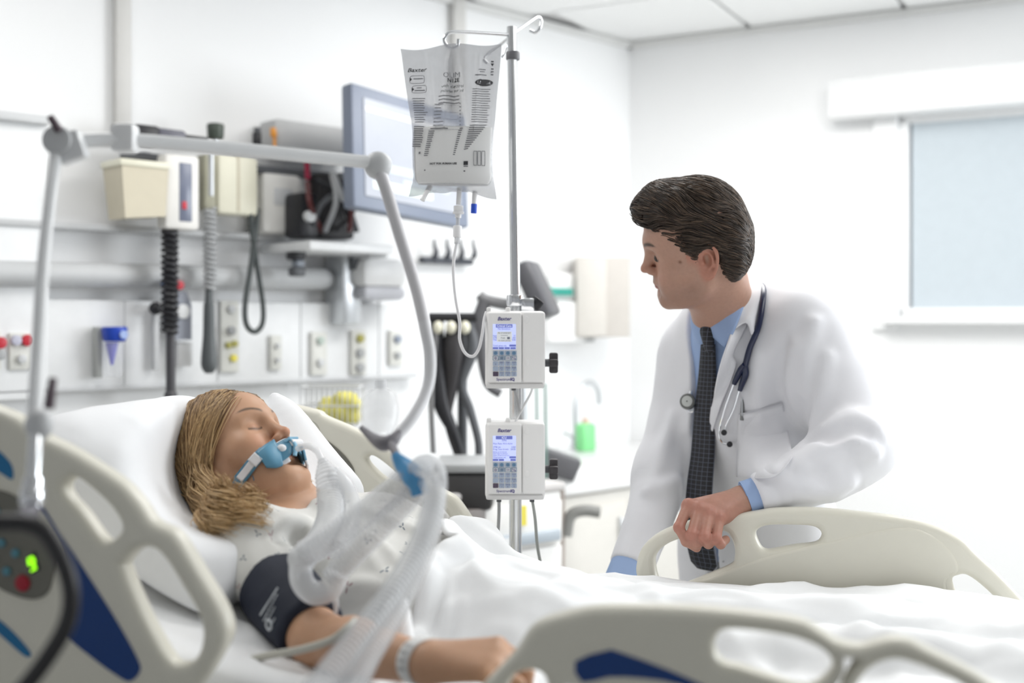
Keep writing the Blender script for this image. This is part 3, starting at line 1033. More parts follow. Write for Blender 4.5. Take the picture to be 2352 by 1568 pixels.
# basin corner along the window wall
t = empty('basin_cabinet', P(1390, 1300, 4.35) * [1, 1, 0], 'beige basin cabinet with a white sink in the corner', 'cabinet')
bc = CN + E1 * 0.30 + N1 * 0.0
bx, bn = -E1, N1
base = CN + E1 * 0.64 + N1 * 0.285
b = MB(); b.box(base * [1, 1, 0] + ZA * 0.40, bx * 0.60, bn * 0.25, ZA * 0.40, 0.006); b.build('body', M('cabinet_beige', (0.66, 0.64, 0.60), 0.55), t)
for k in (-1, 1):
    b = MB(); b.box((base + bx * 0.30 * k + bn * 0.258) * [1, 1, 0] + ZA * 0.42, bx * 0.285, bn * 0.01, ZA * 0.34, 0.004); dd = b.build('door', MATS['cabinet_beige'], t)
    b = MB(); b.box((base + bx * (0.06 * k) + bn * 0.275) * [1, 1, 0] + ZA * 0.66, bx * 0.006, bn * 0.008, ZA * 0.05, 0.003); b.build('handle', alu_m, dd)
b = MB(); b.box((base) * [1, 1, 0] + ZA * 0.85, bx * 0.62, bn * 0.27, ZA * 0.045, 0.02, 3); b.build('sink_top', M('sink_white', (0.88, 0.88, 0.88), 0.2), t)
b = MB(); b.ball((base + bx * 0.1) * [1, 1, 0] + ZA * 0.893, 0.2, 0.15, 0.012); b.build('bowl', M('bowl_grey', (0.7, 0.71, 0.72), 0.25), t)
t = empty('faucet', (base + bx * 0.17 - bn * 0.16) * [1, 1, 0] + ZA * 0.9, 'tall curved grey faucet at the corner sink', 'faucet')
fb = np.array(t.location)
b = MB(); b.tube([fb, fb + ZA * 0.16, fb + ZA * 0.235 + bx * 0.035, fb + ZA * 0.26 + bx * 0.085, fb + ZA * 0.23 + bx * 0.13, fb + ZA * 0.17 + bx * 0.14], 0.011, 12, smooth=5); b.build('spout', M('faucet_steel', (0.62, 0.64, 0.66), 0.3, metal=0.7), t)
b = MB(); b.cyl(fb, fb + ZA * 0.05, 0.022, 0.018, bev=0.003); b.build('base', MATS['faucet_steel'], t)
b = MB(); b.cyl(fb + ZA * 0.05 - bx * 0.02, fb + ZA * 0.07 - bx * 0.07, 0.006); b.build('lever', MATS['faucet_steel'], t)
t = empty('soap_bottle', P(1345, 1030, 4.55) * [1, 1, 0] + ZA * 0.9, 'bright green soap bottle beside the faucet', 'bottle')
sb = np.array(t.location)
b = MB(); b.box(sb + ZA * 0.055, bx * 0.04, bn * 0.025, ZA * 0.055, 0.015, 3); b.build('bottle_body', green_m, t)
b = MB(); b.cyl(sb + ZA * 0.11, sb + ZA * 0.13, 0.014); b.build('collar', M('peach', (0.75, 0.55, 0.45), 0.4), t)
b = MB(); b.tube([sb + ZA * 0.13, sb + ZA * 0.15, sb + ZA * 0.152 + bx * 0.03], 0.005, 8); b.build('pump', white_m, t)
t = empty('basin_clamp', P(1290, 1100, 3.9) * [1, 1, 0], 'black clamp head on a stand right of the lower pump', 'stand')
b = MB(); a = P(1285, 1080, 3.9); b.box(a + ZA * 0.02, (0.06, 0.0, -0.02), (0, 0.05, 0), (0.015, 0, 0.035), 0.012); b.build('head', M('charcoal2', (0.13, 0.13, 0.14), 0.4), t)
b = MB(); b.box(a - ZA * 0.03, (0.05, 0.0, 0.012), (0, 0.04, 0), (0, 0, 0.018), 0.006); b.build('screen', lgrey_m, t)
b = MB(); b.tube([a - ZA * 0.03, [a[0], a[1], 0.03]], 0.018, 12); b.build('post', M('post_brown', (0.36, 0.31, 0.28), 0.5), t)
b = MB(); b.tube([P(1300, 1230, 3.9), P(1310, 1185, 3.9), P(1340, 1172, 3.9), P(1378, 1176, 3.9)], 0.02, 10, smooth=4); b.build('pipe', M('pipe_grey', (0.24, 0.24, 0.23), 0.4), t)
b = MB(); b.tube([[a[0] - 0.15, a[1], 0.03], [a[0] + 0.15, a[1], 0.03]], 0.03, 12); b.build('foot', dgrey_m, t)
# dispenser and cupboard on the wall above the sink
t = thing_on_wall('towel_dispenser', 1312, 790, 0.12, 'white towel dispenser with a dark green top strip', 'dispenser')
b = MB(); hbox(b, 1262, 690, 1362, 786, 0.14, 0.14, 0.015); bo = b.build('body', M('dispenser_white', (0.90, 0.90, 0.90), 0.35), t)
b = MB(); hbox(b, 1266, 625, 1352, 690, 0.12, 0.12, 0.015); b.build('upper_body', MATS['dispenser_white'], t)
b = MB(); hbox(b, 1260, 660, 1318, 678, 0.15, 0.04, 0.006); b.build('top_strip', teal_m, t)
b = MB(); hbox(b, 1350, 765, 1366, 785, 0.15, 0.03, 0.003); b.build('latch', grey_m, bo)
t = empty('wall_cupboard', P(1385, 790, 4.8), 'beige grey cupboard on the wall in the corner', 'cupboard')
b = MB(); a, c = P(1322, 590, 4.62), P(1447, 775, 4.62); b.box((a + c) / 2 + np.array([0, 0.12, 0]), -E1 * 0.001 + np.array([abs(c - a)[0] / 2, 0, 0]), (0, 0.12, 0), (0, 0, abs(c - a)[2] / 2), 0.006); b.build('body', M('cupboard_beige', srgb(205, 200, 194), 0.55), t)
b = MB(); b.box((a + c) / 2 + np.array([-0.045, -0.006, 0]), (abs(c - a)[0] / 2 - 0.05, 0, 0), (0, 0.006, 0), (0, 0, abs(c - a)[2] / 2 - 0.006), 0.003); b.build('door', M('cupboard_door', srgb(218, 214, 208), 0.55), t)
t = empty('drain_loop', P(1325, 1345, 3.0) * [1, 1, 0], 'thin white plastic loop standing beyond the bed edge', 'tube')
q = lambda x, y: P(x, y, 3.0)
b = MB(); b.tube([q(1318, 1360), q(1316, 1335), q(1327, 1318), q(1337, 1335), q(1334, 1360)], 0.004, 8, smooth=5); b.build('loop', white_m, t)
b = MB(); b.tube([q(1326, 1355), [q(1326, 1355)[0], 3.0, 0.03]], 0.008, 8); b.build('post', lgrey_m, t)
b = MB(); b.cyl([q(1326, 1355)[0], 3.0, 0.0], [q(1326, 1355)[0], 3.0, 0.03], 0.12, 0.1, bev=0.01); b.build('foot', lgrey_m, t)

# yellow wire basket and clear bins on the far side of the bed head
t = empty('wire_basket', P(770, 960, 3.4) * [1, 1, 0], 'clear wire basket holding a yellow bag behind the bed', 'basket')
D = 3.4
a, c = P(690, 890, D), P(822, 975, D)
for k in range(12):
    x = a[0] + (c[0] - a[0]) * k / 11
    b = MB(); b.tube([[x, D, a[2]], [x, D, c[2]], [x, D + 0.12, c[2]], [x, D + 0.12, a[2]]], 0.002, 6); b.build('wire', lgrey_m, t)
for z in (a[2], c[2], (a[2] + c[2]) / 2):
    b = MB(); b.tube([[a[0], D, z], [c[0], D, z], [c[0], D + 0.12, z], [a[0], D + 0.12, z], [a[0], D, z]], 0.003, 6); b.build('rim', lgrey_m, t)
b = MB(); b.box([(a[0] + c[0]) / 2, D + 0.06, c[2] / 2], (0.012, 0, 0), (0, 0.012, 0), (0, 0, c[2] / 2)); b.build('post', alu_m, t)
b = MB(); b.tube([[a[0], D + 0.06, 0.03], [c[0], D + 0.06, 0.03]], 0.025, 10); b.build('foot', dgrey_m, t)
t = empty('bin_bag', P(778, 965, 3.44), 'crumpled yellow bag inside the wire basket', 'bag')
F = Field()
for k in range(14):
    F.ell(P(742 + rr.random() * 70, 915 + rr.random() * 45, 3.455 + rr.random() * 0.03), np.eye(3), (0.026, 0.022, 0.024), 0.012)
put_field('bag', F, P(770, 940, 3.46) - 0.12, P(770, 940, 3.46) + 0.12, 0.005, M('bag_yellow', (0.72, 0.66, 0.14), 0.5), t)
# ------------------------------------------------------------------ hospital bed
cream_m = M('rail_cream', srgb(224, 221, 208), 0.38, var=0.02, scale=40, coat=0.1)
navy_m = M('rail_navy', (0.004, 0.045, 0.20), 0.42, var=0.03)
rblue_m = M('rail_blue', (0.010, 0.16, 0.36), 0.42, var=0.03)
panel_m = M('control_panel_grey', (0.17, 0.165, 0.14), 0.45)
btn_m = M('button_blue', (0.03, 0.33, 0.60), 0.4)
tealb_m = M('button_teal', (0.10, 0.26, 0.33), 0.4)
rbtn_m = M('button_red', (0.38, 0.012, 0.03), 0.4)
sheet_m = M('cotton_sheet', (0.84, 0.85, 0.865), 0.85, var=0.015, scale=90, bump=0.12, bscale=900, sheen=0.1)

ZM = 0.915                                  # top of the flat mattress
HINGE, SLOPE = -0.20, 0.26


def zmat(s):
    s = np.asarray(s, float)
    t = np.maximum(HINGE - s, 0)
    return ZM + SLOPE * (np.sqrt(t * t + 0.0036) - 0.06) * (t > 0)


bed_o = empty('hospital_bed', bed(0.2, 0, 0), 'cream hospital bed with blue marked side rails, head end raised', 'bed')
RN, RF = BC - V * 0.5, BC + V * 0.5            # planes of the near and the far rails


def rail_pts(pix, o, k=5, closed=True):
    q = np.array([on_plane(x, y, o, V) for x, y in pix])
    s, z = (q - o) @ U, q[:, 2]
    p = np.stack([s, z], 1)
    return cr(p, k, True) if k else p


def rail(o, outline, holes, nm='side_rail', th=0.036, bev=0.012):
    r = plate(nm, rail_pts(outline, o, 4), [rail_pts(h, o, 4) for h in holes], th, bev, o * [1, 1, 0], U, ZA, cream_m, bed_o, 4)
    return r


def decal(o, pix, mat, par, nm, lift=0.0185, side=-1, k=4, th=0.0016, bev=0.0004):
    return plate(nm, rail_pts(pix, o, k), [], th, bev, o * [1, 1, 0] + side * V * lift, U, ZA, mat, par, 1)


def disc(o, px, py, r, mat, par, nm, lift, side=-1, th=0.004):
    q = on_plane(px, py, o, V) + side * V * lift
    b = MB(); b.cyl(q, q + side * V * th, r, r * 0.94, 20, 0.001)
    return b.build(nm, mat, par)


# near head rail
nh = rail(RN, [(-60, 920), (0, 934), (50, 955), (107, 996), (160, 1022), (213, 1053), (290, 1105), (332, 1151), (362, 1194), (405, 1215), (432, 1248), (469, 1309), (511, 1377), (531, 1424), (530, 1465), (503, 1518), (477, 1556), (430, 1620), (300, 1690), (0, 1730), (-300, 1680), (-400, 1400), (-330, 1080), (-200, 955)],
          [[(158, 1119), (168, 1100), (188, 1093), (222, 1117), (256, 1147), (281, 1177), (293, 1205), (283, 1226), (258, 1240), (238, 1228), (200, 1175), (170, 1142)],
           [(298, 1305), (300, 1288), (317, 1265), (345, 1253), (371, 1258), (396, 1284), (428, 1335), (465, 1399), (477, 1440), (470, 1488), (448, 1514), (412, 1519), (390, 1495), (342, 1408)]])
nh.name = 'side_rail'
decal(RN, [(94, 1115), (141, 1190), (192, 1267), (239, 1339), (290, 1420), (334, 1500), (341, 1531), (318, 1554), (285, 1538), (239, 1505), (175, 1450), (181, 1412), (190, 1360), (188, 1305), (170, 1248), (141, 1198), (100, 1140)], navy_m, nh, 'navy_marking')
decal(RN, [(-90, 1045), (-40, 1026), (0, 1024), (22, 1033), (49, 1064), (51, 1096), (26, 1083), (0, 1071), (-60, 1080)], rblue_m, nh, 'blue_marking')
decal(RN, [(-60, 1360), (0, 1399), (51, 1441), (92, 1489), (80, 1497), (34, 1458), (0, 1430), (-60, 1395)], rblue_m, nh, 'blue_marking')
cp = decal(RN, [(-120, 1200), (-60, 1125), (0, 1117), (60, 1135), (105, 1180), (133, 1232), (147, 1288), (134, 1350), (98, 1368), (43, 1353), (0, 1327), (-80, 1280)], panel_m, nh, 'control_panel', 0.0190, th=0.004, bev=0.001)
for (x, y) in ((18, 1168), (31, 1239), (63, 1262), (13, 1279), (43, 1303), (-22, 1210), (-40, 1255)):
    disc(RN, x, y, 0.0058, tealb_m, nh, 'button', 0.021)
disc(RN, 79, 1330, 0.0105, rbtn_m, nh, 'stop_button', 0.021)
decal(RN, [(86, 1276), (106, 1258), (118, 1300), (98, 1310)], M('led_window', (0.02, 0.03, 0.02), 0.2), nh, 'display', 0.0215, k=0)
led = M('led_green', (0.2, 0.8, 0.02), 0.4, emit=(0.35, 1.0, 0.01), estr=1.3)
for (x0, y0, x1, y1) in ((92, 1276, 102, 1270), (93, 1288, 106, 1282), (99, 1302, 110, 1296), (92, 1277, 97, 1290), (103, 1271, 107, 1283), (104, 1284, 109, 1297)):
    a, c = on_plane(x0, y0, RN, V) - V * 0.0228, on_plane(x1, y1, RN, V) - V * 0.0228
    b = MB(); b.tube([a, c], 0.0016, 6); b.build('led_segment', led, nh)
# near foot rail
nf = rail(RN, [(1070, 1640), (1112, 1568), (1156, 1522), (1194, 1478), (1221, 1436), (1253, 1415), (1307, 1400), (1361, 1389), (1426, 1386), (1567, 1388), (1729, 1402), (1837, 1419), (1891, 1446), (1924, 1467), (1972, 1476), (2010, 1468), (2048, 1460), (2090, 1465), (2135, 1487), (2216, 1527), (2270, 1560), (2400, 1650), (2500, 1760), (2450, 1860), (1900, 1920), (1250, 1870), (1060, 1760)],
          [[(1160, 1600), (1170, 1568), (1188, 1543), (1215, 1533), (1243, 1536), (1259, 1555), (1262, 1600), (1235, 1650), (1180, 1650)],
           [(1642, 1485), (1650, 1453), (1675, 1440), (1756, 1446), (1837, 1462), (1891, 1487), (1911, 1516), (1902, 1540), (1872, 1565), (1837, 1570), (1780, 1552), (1702, 1527), (1660, 1516)],
           [(1950, 1620), (1967, 1568), (1999, 1527), (2048, 1508), (2097, 1516), (2162, 1543), (2216, 1572), (2310, 1645), (2290, 1720), (2050, 1730), (1960, 1680)]])
decal(RN, [(1329, 1508), (1399, 1484), (1426, 1486), (1540, 1527), (1632, 1568), (1700, 1600), (1650, 1600), (1567, 1560), (1486, 1546), (1404, 1543), (1345, 1555)], navy_m, nf, 'navy_marking', k=2)
# far head rail
fh = rail(RF, [(600, 960), (625, 938), (659, 928), (690, 931), (736, 943), (752, 955), (819, 984), (885, 1022), (940, 1066), (991, 1110), (1023, 1126), (1051, 1143), (1086, 1192), (1118, 1243), (1138, 1278), (1140, 1310), (1110, 1350), (900, 1380), (660, 1340), (560, 1200), (560, 1050)],
          [[(846, 1054), (852, 1045), (868, 1048), (900, 1072), (925, 1098), (915, 1108), (890, 1098), (862, 1075)],
           [(935, 1165), (955, 1148), (1005, 1157), (1025, 1172), (1055, 1210), (1100, 1282), (1092, 1312), (1040, 1308), (970, 1245)]])
decal(RF, [(681, 988), (713, 990), (752, 1004), (793, 1036), (817, 1066), (823, 1087), (813, 1098), (793, 1089), (752, 1055), (713, 1023), (690, 1003)], panel_m, fh, 'control_panel', 0.019, th=0.004, bev=0.001)
wp = M('pictogram_white', (0.85, 0.87, 0.88), 0.5)
disc(RF, 747, 1037, 0.0128, rbtn_m, fh, 'call_button', 0.021)
for (x, y) in ((772, 1061), (798, 1077), (720, 1019)):
    disc(RF, x, y, 0.0092, M('button_rim', (0.05, 0.07, 0.08), 0.4), fh, 'button_rim', 0.0205, th=0.003)
    disc(RF, x, y, 0.0076, btn_m, fh, 'button', 0.022)
for (pts) in ([(766, 1066), (777, 1068), (775, 1054)], [(794, 1070), (794, 1084), (806, 1079)]):
    decal(RF, pts, wp, fh, 'arrow', 0.0262, k=0, th=0.0006, bev=0.0001)
for pts in ([(741, 1046), (744, 1036), (752, 1034)], [(744, 1037), (749, 1044), (757, 1045)], [(748, 1034), (753, 1040)]):
    b = MB(); b.tube([on_plane(x, y, RF, V) - V * 0.0255 for x, y in pts], 0.0011, 6); b.build('pictogram', wp, fh)
b = MB(); b.ball(on_plane(754, 1028, RF, V) - V * 0.0255, 0.0024); b.build('pictogram', wp, fh)
for pts in ([(711, 1003), (714, 1010), (721, 1012)], [(786, 1058), (793, 1061), (799, 1056)], [(788, 1062), (796, 1066)]):
    b = MB(); b.tube([on_plane(x, y, RF, V) - V * 0.0212 for x, y in pts], 0.0008, 6); b.build('pictogram', black_m, fh)
ring = rail_pts([(672, 978), (676, 962), (700, 957), (730, 968), (742, 985), (741, 1000)], RF, 0)
b = MB(); b.tube([RF * [1, 1, 0] + U * s + ZA * z - V * 0.0182 for s, z in cr(ring, 5)], 0.0009, 6); b.build('inset_line', M('line_grey', (0.45, 0.44, 0.38), 0.5), fh)
# far foot rail
ff = rail(RF, [(1475, 1348), (1465, 1322), (1463, 1297), (1475, 1258), (1506, 1227), (1556, 1203), (1620, 1186), (1690, 1178), (1742, 1171), (1773, 1166), (1828, 1164), (1905, 1167), (2022, 1179), (2099, 1191), (2157, 1208), (2208, 1236), (2240, 1268), (2293, 1317), (2352, 1379), (2420, 1450), (2430, 1520), (2300, 1560), (1900, 1570), (1560, 1520), (1500, 1420)],
          [[(1506, 1285), (1511, 1268), (1529, 1250), (1560, 1236), (1620, 1224), (1664, 1218), (1680, 1232), (1688, 1256), (1688, 1278), (1680, 1293), (1626, 1317), (1560, 1343), (1538, 1350), (1522, 1342), (1510, 1316)],
           [(1737, 1226), (1743, 1212), (1766, 1204), (1810, 1203), (1859, 1205), (1881, 1213), (1887, 1227), (1874, 1243), (1828, 1249), (1785, 1257), (1762, 1260), (1748, 1252)],
           [(2187, 1332), (2200, 1318), (2223, 1319), (2262, 1348), (2312, 1398), (2345, 1440), (2330, 1465), (2270, 1450), (2215, 1395)]])
pan = plate('rail_panel', rail_pts([(1545, 1356), (1630, 1322), (1750, 1276), (1880, 1244), (2010, 1214), (2090, 1206), (2150, 1230), (2190, 1270), (2200, 1306), (2174, 1325), (2176, 1360), (2210, 1420), (2230, 1500), (1700, 1520), (1560, 1480)], RF, 3), [], 0.014, 0.006, RF * [1, 1, 0] - V * 0.0135, U, ZA, cream_m, ff, 3)
# frame, deck, base
fr_m = M('bed_frame_grey', (0.55, 0.55, 0.53), 0.4)
b = MB(); b.box(bed(0.55, 0, 0.70), U * 0.78, V * 0.40, ZA * 0.035, 0.01); b.build('deck', fr_m, bed_o)
b = MB(); b.box(bed(-0.62, 0, 0.70), U * 0.40, V * 0.40, ZA * 0.03, 0.01); b.build('head_deck', fr_m, bed_o)
b = MB(); b.box(bed(0.2, 0, 0.27), U * 0.75, V * 0.30, ZA * 0.07, 0.03); b.build('base', M('bed_base', (0.50, 0.49, 0.46), 0.45), bed_o)
for s in (-0.35, 0.75):
    b = MB(); b.box(bed(s, 0, 0.50), U * 0.06, V * 0.22, ZA * 0.18, 0.02); b.build('lift_column', fr_m, bed_o)
for s in (-0.50, 0.90):
    for v in (-0.28, 0.28):
        q = bed(s, v, 0.075)
        b = MB(); b.cyl(q - V * 0.02, q + V * 0.02, 0.075, bev=0.012, n=24); cst = b.build('caster', dgrey_m, bed_o)
        b = MB(); b.box(bed(s, v, 0.17), U * 0.03, V * 0.03, ZA * 0.05, 0.008); b.build('caster_fork', fr_m, cst)
for o_, sg in ((RN, -1), (RF, 1)):
    for s in (-0.45, -0.75, 0.35, 0.75):
        q = o_ + U * s
        b = MB(); b.box(q * [1, 1, 0] - sg * V * 0.045 + ZA * 0.74, U * 0.03, V * 0.03, ZA * 0.06, 0.008); b.build('rail_bracket', fr_m, bed_o)
b = MB(); b.box(bed(1.42, 0, 0.92), U * 0.025, V * 0.42, ZA * 0.22, 0.02); b.build('footboard', cream_m, bed_o)
b = MB(); b.box(bed(-1.12, 0, 0.90), U * 0.022, V * 0.40, ZA * 0.16, 0.02); b.build('headboard', cream_m, bed_o)

# ------------------------------------------------------------------ mattress with a fitted sheet
ns, nv = 150, 90
S = np.linspace(-1.06, 1.36, ns)
W = 0.44
rows = []
for s in S:
    zt = float(zmat(s)); zb = zt - 0.17
    prof = [(-W, zb + 0.02), (-W, zt - 0.03)] + [(-W + 0.03 - 0.03 * math.cos(a), zt - 0.03 + 0.03 * math.sin(a)) for a in np.linspace(0.2, math.pi / 2, 5)]
    top = [(v, zt) for v in np.linspace(-W + 0.04, W - 0.04, nv)]
    rows.append(prof + top + [(-v, z) for v, z in prof[::-1]])
rows = np.array(rows)
n, m, _ = rows.shape
vv = np.array([[bed(S[i], rows[i, j, 0], rows[i, j, 1]) for j in range(m)] for i in range(n)])
sv, vvv = np.meshgrid(S, np.arange(m), indexing='ij')
flat = vv.reshape(-1, 3)
q = np.stack([sv.ravel() * 5, rows[:, :, 0].ravel() * 5, np.zeros(n * m)], 1)
wr = 0.004 * noise(q * 1.3) + 0.007 * np.maximum(ridged(q * 1.8 + 4.1 + 0.6 * noise(q)[:, None]) - 0.72, 0) * 3
# bunched folds along the near edge under the arm
edge = np.exp(-((rows[:, :, 0].ravel() + 0.40) / 0.07) ** 2) * np.exp(-((sv.ravel() + 0.24) / 0.20) ** 2)
inner = (np.abs(rows[:, :, 0].ravel()) < W - 0.005)
flat[:, 2] += (wr * np.exp(-(np.maximum(np.abs(rows[:, :, 0].ravel()) - 0.36, 0) / 0.05) ** 2) + 0.028 * edge * (0.8 + 0.4 * noise(q * 2))) * inner
# rounded foot and head ends
mt = put('mattress', flat, grid_faces(n, m), sheet_m)
tag(mt, 'white mattress with a fitted cotton sheet on the bed frame', 'mattress')
so = mt.modifiers.new('thick', 'SOLIDIFY'); so.thickness = 0.012; so.offset = -1

# ------------------------------------------------------------------ pillow
F = Field()
ps, pv = -0.84, 0.02
au = nrm(U + ZA * -0.62); an = nrm(np.cross(au, V)) * 1.0
if an[2] < 0: an = -an
pc = bed(-0.665, 0.01, 1.105)


def pillow_fn(p):
    q = p - pc
    a, c, n_ = q @ au, q @ V, q @ an
    ha, hc = 0.215, 0.30
    x, y = np.clip(np.abs(a) / ha, 0, 1.4), np.clip(np.abs(c) / hc, 0, 1.4)
    edge = np.maximum(x, y)
    th = 0.125 * np.sqrt(np.clip(1 - x ** 2.6, 0, 1)) * np.sqrt(np.clip(1 - y ** 2.8, 0, 1)) + 0.004
    dent = 0.075 * np.exp(-((a - 0.06) / 0.13) ** 2 - ((c - 0.06) / 0.12) ** 2)
    up = n_ > 0
    rim = 0.5 + 0.5 * edge
    w = 0.010 * noise(np.stack([a * 14, c * 6, n_ * 6], 1)) * rim + 0.016 * np.maximum(noise(np.stack([a * 9 + 3, c * 14, n_ * 9], 1)), 0) * rim
    pl = np.where(up, n_ - (th - dent + w), -n_ - th * 0.55)
    out = np.maximum(np.abs(a) - ha * (1 - 0.05 * np.cos(c / hc * 1.5)), np.abs(c) - hc * (1 - 0.04 * np.cos(a / ha * 1.5)))
    return np.maximum(pl * 0.6, out)


F.add(pillow_fn, pc, 0.5)
F.path([P(630, 912, 2.27), P(660, 965, 2.25), P(715, 1055, 2.22), P(790, 1125, 2.18)], [.012, .035, .045, .03], 0.05)   # far corner standing up
_hd = np.array([-.480, 2.029, 1.1605])                     # hollow pressed by the head
_tc = nrm(np.array([.12, -.97, .16]))
F.cone(_hd + np.array([.015, 0, 0]), _hd + np.array([.015, 0, 0]) + _tc * 0.4, .104, .13, 0.04, 's')
pil = put_field('pillow', F, pc - 0.52, pc + 0.52, 0.006, M('pillow_case', (0.84, 0.85, 0.87), 0.85, var=0.015, bump=0.12, bscale=700, sheen=0.1), None, 4, slack=1.8)
tag(pil, 'plump white pillow behind the patient\'s head', 'pillow')
PILLOW = F
# ------------------------------------------------------------------ anatomy builders
class Frame:
    def __init__(self, o, right, fwd, up, s=1.0):
        self.o = np.asarray(o, float)
        u = nrm(up); f = nrm(np.asarray(fwd) - (np.asarray(fwd) @ u) * u); r = np.cross(f, u)
        self.R = np.stack([r, f, u])      # rows: right, forward, up
        self.s = s

    def __call__(self, x, y, z):
        return self.o + self.s * (np.array([x, y, z], float) @ self.R)

    def many(self, p):
        return self.o + self.s * (np.asarray(p, float) @ self.R)

    def inv(self, p):
        return ((np.asarray(p) - self.o) @ self.R.T) / self.s


ZT = np.array([-.122, -.116, -.106, -.092, -.075, -.050, -.020, .0, .030, .060, .075])


def make_head(F, H, male, ears=True, prof=None, mouth=True):
    s = H.s
    yf = np.array([.072, .087, .090, .088, .086, .086, .085, .084, .091, .090, .083])
    w = np.array([.012, .026, .038, .049, .056, .062, .067, .069, .072, .073, .070]) * (1.03 if male else 0.97)
    yb = np.array([.030, .030, .022, .010, -.002, -.022, -.060, -.078, -.088, -.086, -.080])
    if prof is not None:
        yf = yf + np.array(prof)
    zz = np.linspace(ZT[0], ZT[-1], 120)
    ker = np.ones(7) / 7
    sm = lambda t: np.convolve(np.pad(np.interp(zz, ZT, t), 3, mode='edge'), ker, 'valid')
    YF, WW, YB = sm(yf), sm(w), sm(yb)

    def face(p):
        q = H.inv(p)
        z = np.clip(q[:, 2], zz[0], zz[-1])
        a, b, c = np.interp(z, zz, YF), np.interp(z, zz, WW), np.interp(z, zz, YB)
        cy, hy = (a + c) / 2, (a - c) / 2
        n = 2.35
        r = (np.abs(q[:, 0] / b) ** n + np.abs((q[:, 1] - cy) / hy) ** n) ** (1 / n)
        d = (r - 1) * np.minimum(b, hy) * 0.75
        dz = np.maximum(zz[0] - q[:, 2], q[:, 2] - zz[-1])
        return s * np.where(dz > 0, np.sqrt(np.maximum(d, 0) ** 2 + dz ** 2), d)
    F.add(face, H(0, 0, -0.02), 0.15 * s, 0.02)
    F.ell(H(0, -.004, .030), H.R, np.array([.0745, .094, .088]) * s, 0.035 * s)
    for g in (-1, 1):
        F.ell(H(g * .046, .058, -.026), H.R, np.array([.022, .022, .017]) * s, 0.03 * s)              # cheekbone
        F.ell(H(g * .034, .068, -.066), H.R, np.array([.020, .018, .022]) * s, 0.03 * s)              # cheek
        F.path([H(g * .02, .080, -.108), H(g * .040, .045, -.098), H(g * .056, .008, -.074), H(g * .060, -.004, -.04)], np.array([.013, .013, .013, .012]) * s, 0.03 * s)
        F.path([H(0, .090, .020), H(g * .020, .0885, .022), H(g * .042, .074, .020)], np.array([.007, .0075, .006]) * s * (1.15 if male else 0.9), 0.022 * s)
        F.ell(H(g * .033, .099, .001), H.R, np.array([.0165, .013, .0105]) * s, 0.014 * s, 's')        # socket
        F.ell(H(g * .0315, .0765, .0), H.R, np.array([.0145, .0125, .0120]) * s, 0.006 * s)            # lid
    F.ell(H(0, .080 - (.004 if male else 0), -.104 + (.005 if male else 0)), H.R, np.array([.020 if not male else .023, .017, .016]) * s, 0.022 * s)  # chin
    F.cone(H(0, .0900 + (.002 if male else 0), .014), H(0, .1085, -.028), .0080 * s, .0092 * s, 0.014 * s)                     # nose
    F.ell(H(0, .1125, -.0335), H.R, np.array([.0095, .0100, .0085]) * s, 0.008 * s)
    for g in (-1, 1):
        F.ell(H(g * .0115, .1000, -.0375), H.R, np.array([.0068, .0105, .0078]) * s, 0.006 * s)
        F.path([H(g * .0065, .1120, -.0455), H(g * .0085, .1020, -.0450)], .0033 * s, 0.003 * s, 's', smooth=0)
    F.ell(H(0, .086 + (.004 if male else 0), -.060), H.R, np.array([.024, .011, .016]) * s, 0.012 * s)                        # muzzle
    if mouth:
        lr = 1.0 if male else 1.15
        mf = .003 if male else 0
        F.path([H(-.024, .080, -.0685), H(-.012, .0925 + mf, -.0662), H(0, .0955 + mf, -.0668), H(.012, .0925 + mf, -.0662), H(.024, .080, -.0685)], np.array([.002, .0042, .0046, .0042, .002]) * s * lr, 0.004 * s)
        F.path([H(-.022, .080, -.0715), H(-.010, .0915 + mf * .6, -.0752), H(.010, .0915 + mf * .6, -.0752), H(.022, .080, -.0715)], np.array([.002, .0056, .0056, .002]) * s * lr, 0.005 * s)
        F.path([H(-.025, .083, -.0705), H(-.012, .0955 + mf, -.0700), H(.012, .0955 + mf, -.0700), H(.025, .083, -.0705)], .0012 * s, 0.003 * s, 's')
        F.path([H(-.012, .093, -.087), H(.012, .093, -.087)], .004 * s, 0.012 * s, 's', smooth=0)
    if ears:
        es = 1.12 if male else 0.95
        for g in (-1, 1):
            e = lambda y, z, x=0.0: H(g * (.0725 + .0060 + x + max(-y, 0) * 0.45), -.006 + es * y * 0.80, -.010 + es * z)
            F.ell(e(-.006, .0, -.006), Frame(H.o, 0, H.R[1] + g * -0.45 * H.R[0], H.R[2] - 0.12 * H.R[1]).R, np.array([.0038, .0135, .028]) * s * es, 0.004 * s)
            F.path([e(.010, -.002), e(.011, .014), e(.004, .030), e(-.010, .033), e(-.021, .022), e(-.023, .004), e(-.017, -.016), e(-.008, -.027)], np.array([.0025, .0036, .0038, .0040, .0040, .0036, .0034, .0036]) * s * es, 0.003 * s, smooth=3)
            F.path([e(-.004, .018), e(-.012, .008), e(-.012, -.008), e(-.003, -.016)], .0026 * s * es, 0.003 * s, smooth=3)
            F.ell(e(-.001, .001, .004), H.R, np.array([.0085, .0060, .0125]) * s * es, 0.003 * s, 's')
            F.ell(e(-.001, -.028, -.001), H.R, np.array([.0042, .0085, .0095]) * s * es, 0.005 * s)
            F.ell(e(.010, -.003, 0.001), H.R, np.array([.004, .0042, .0055]) * s * es, 0.004 * s)


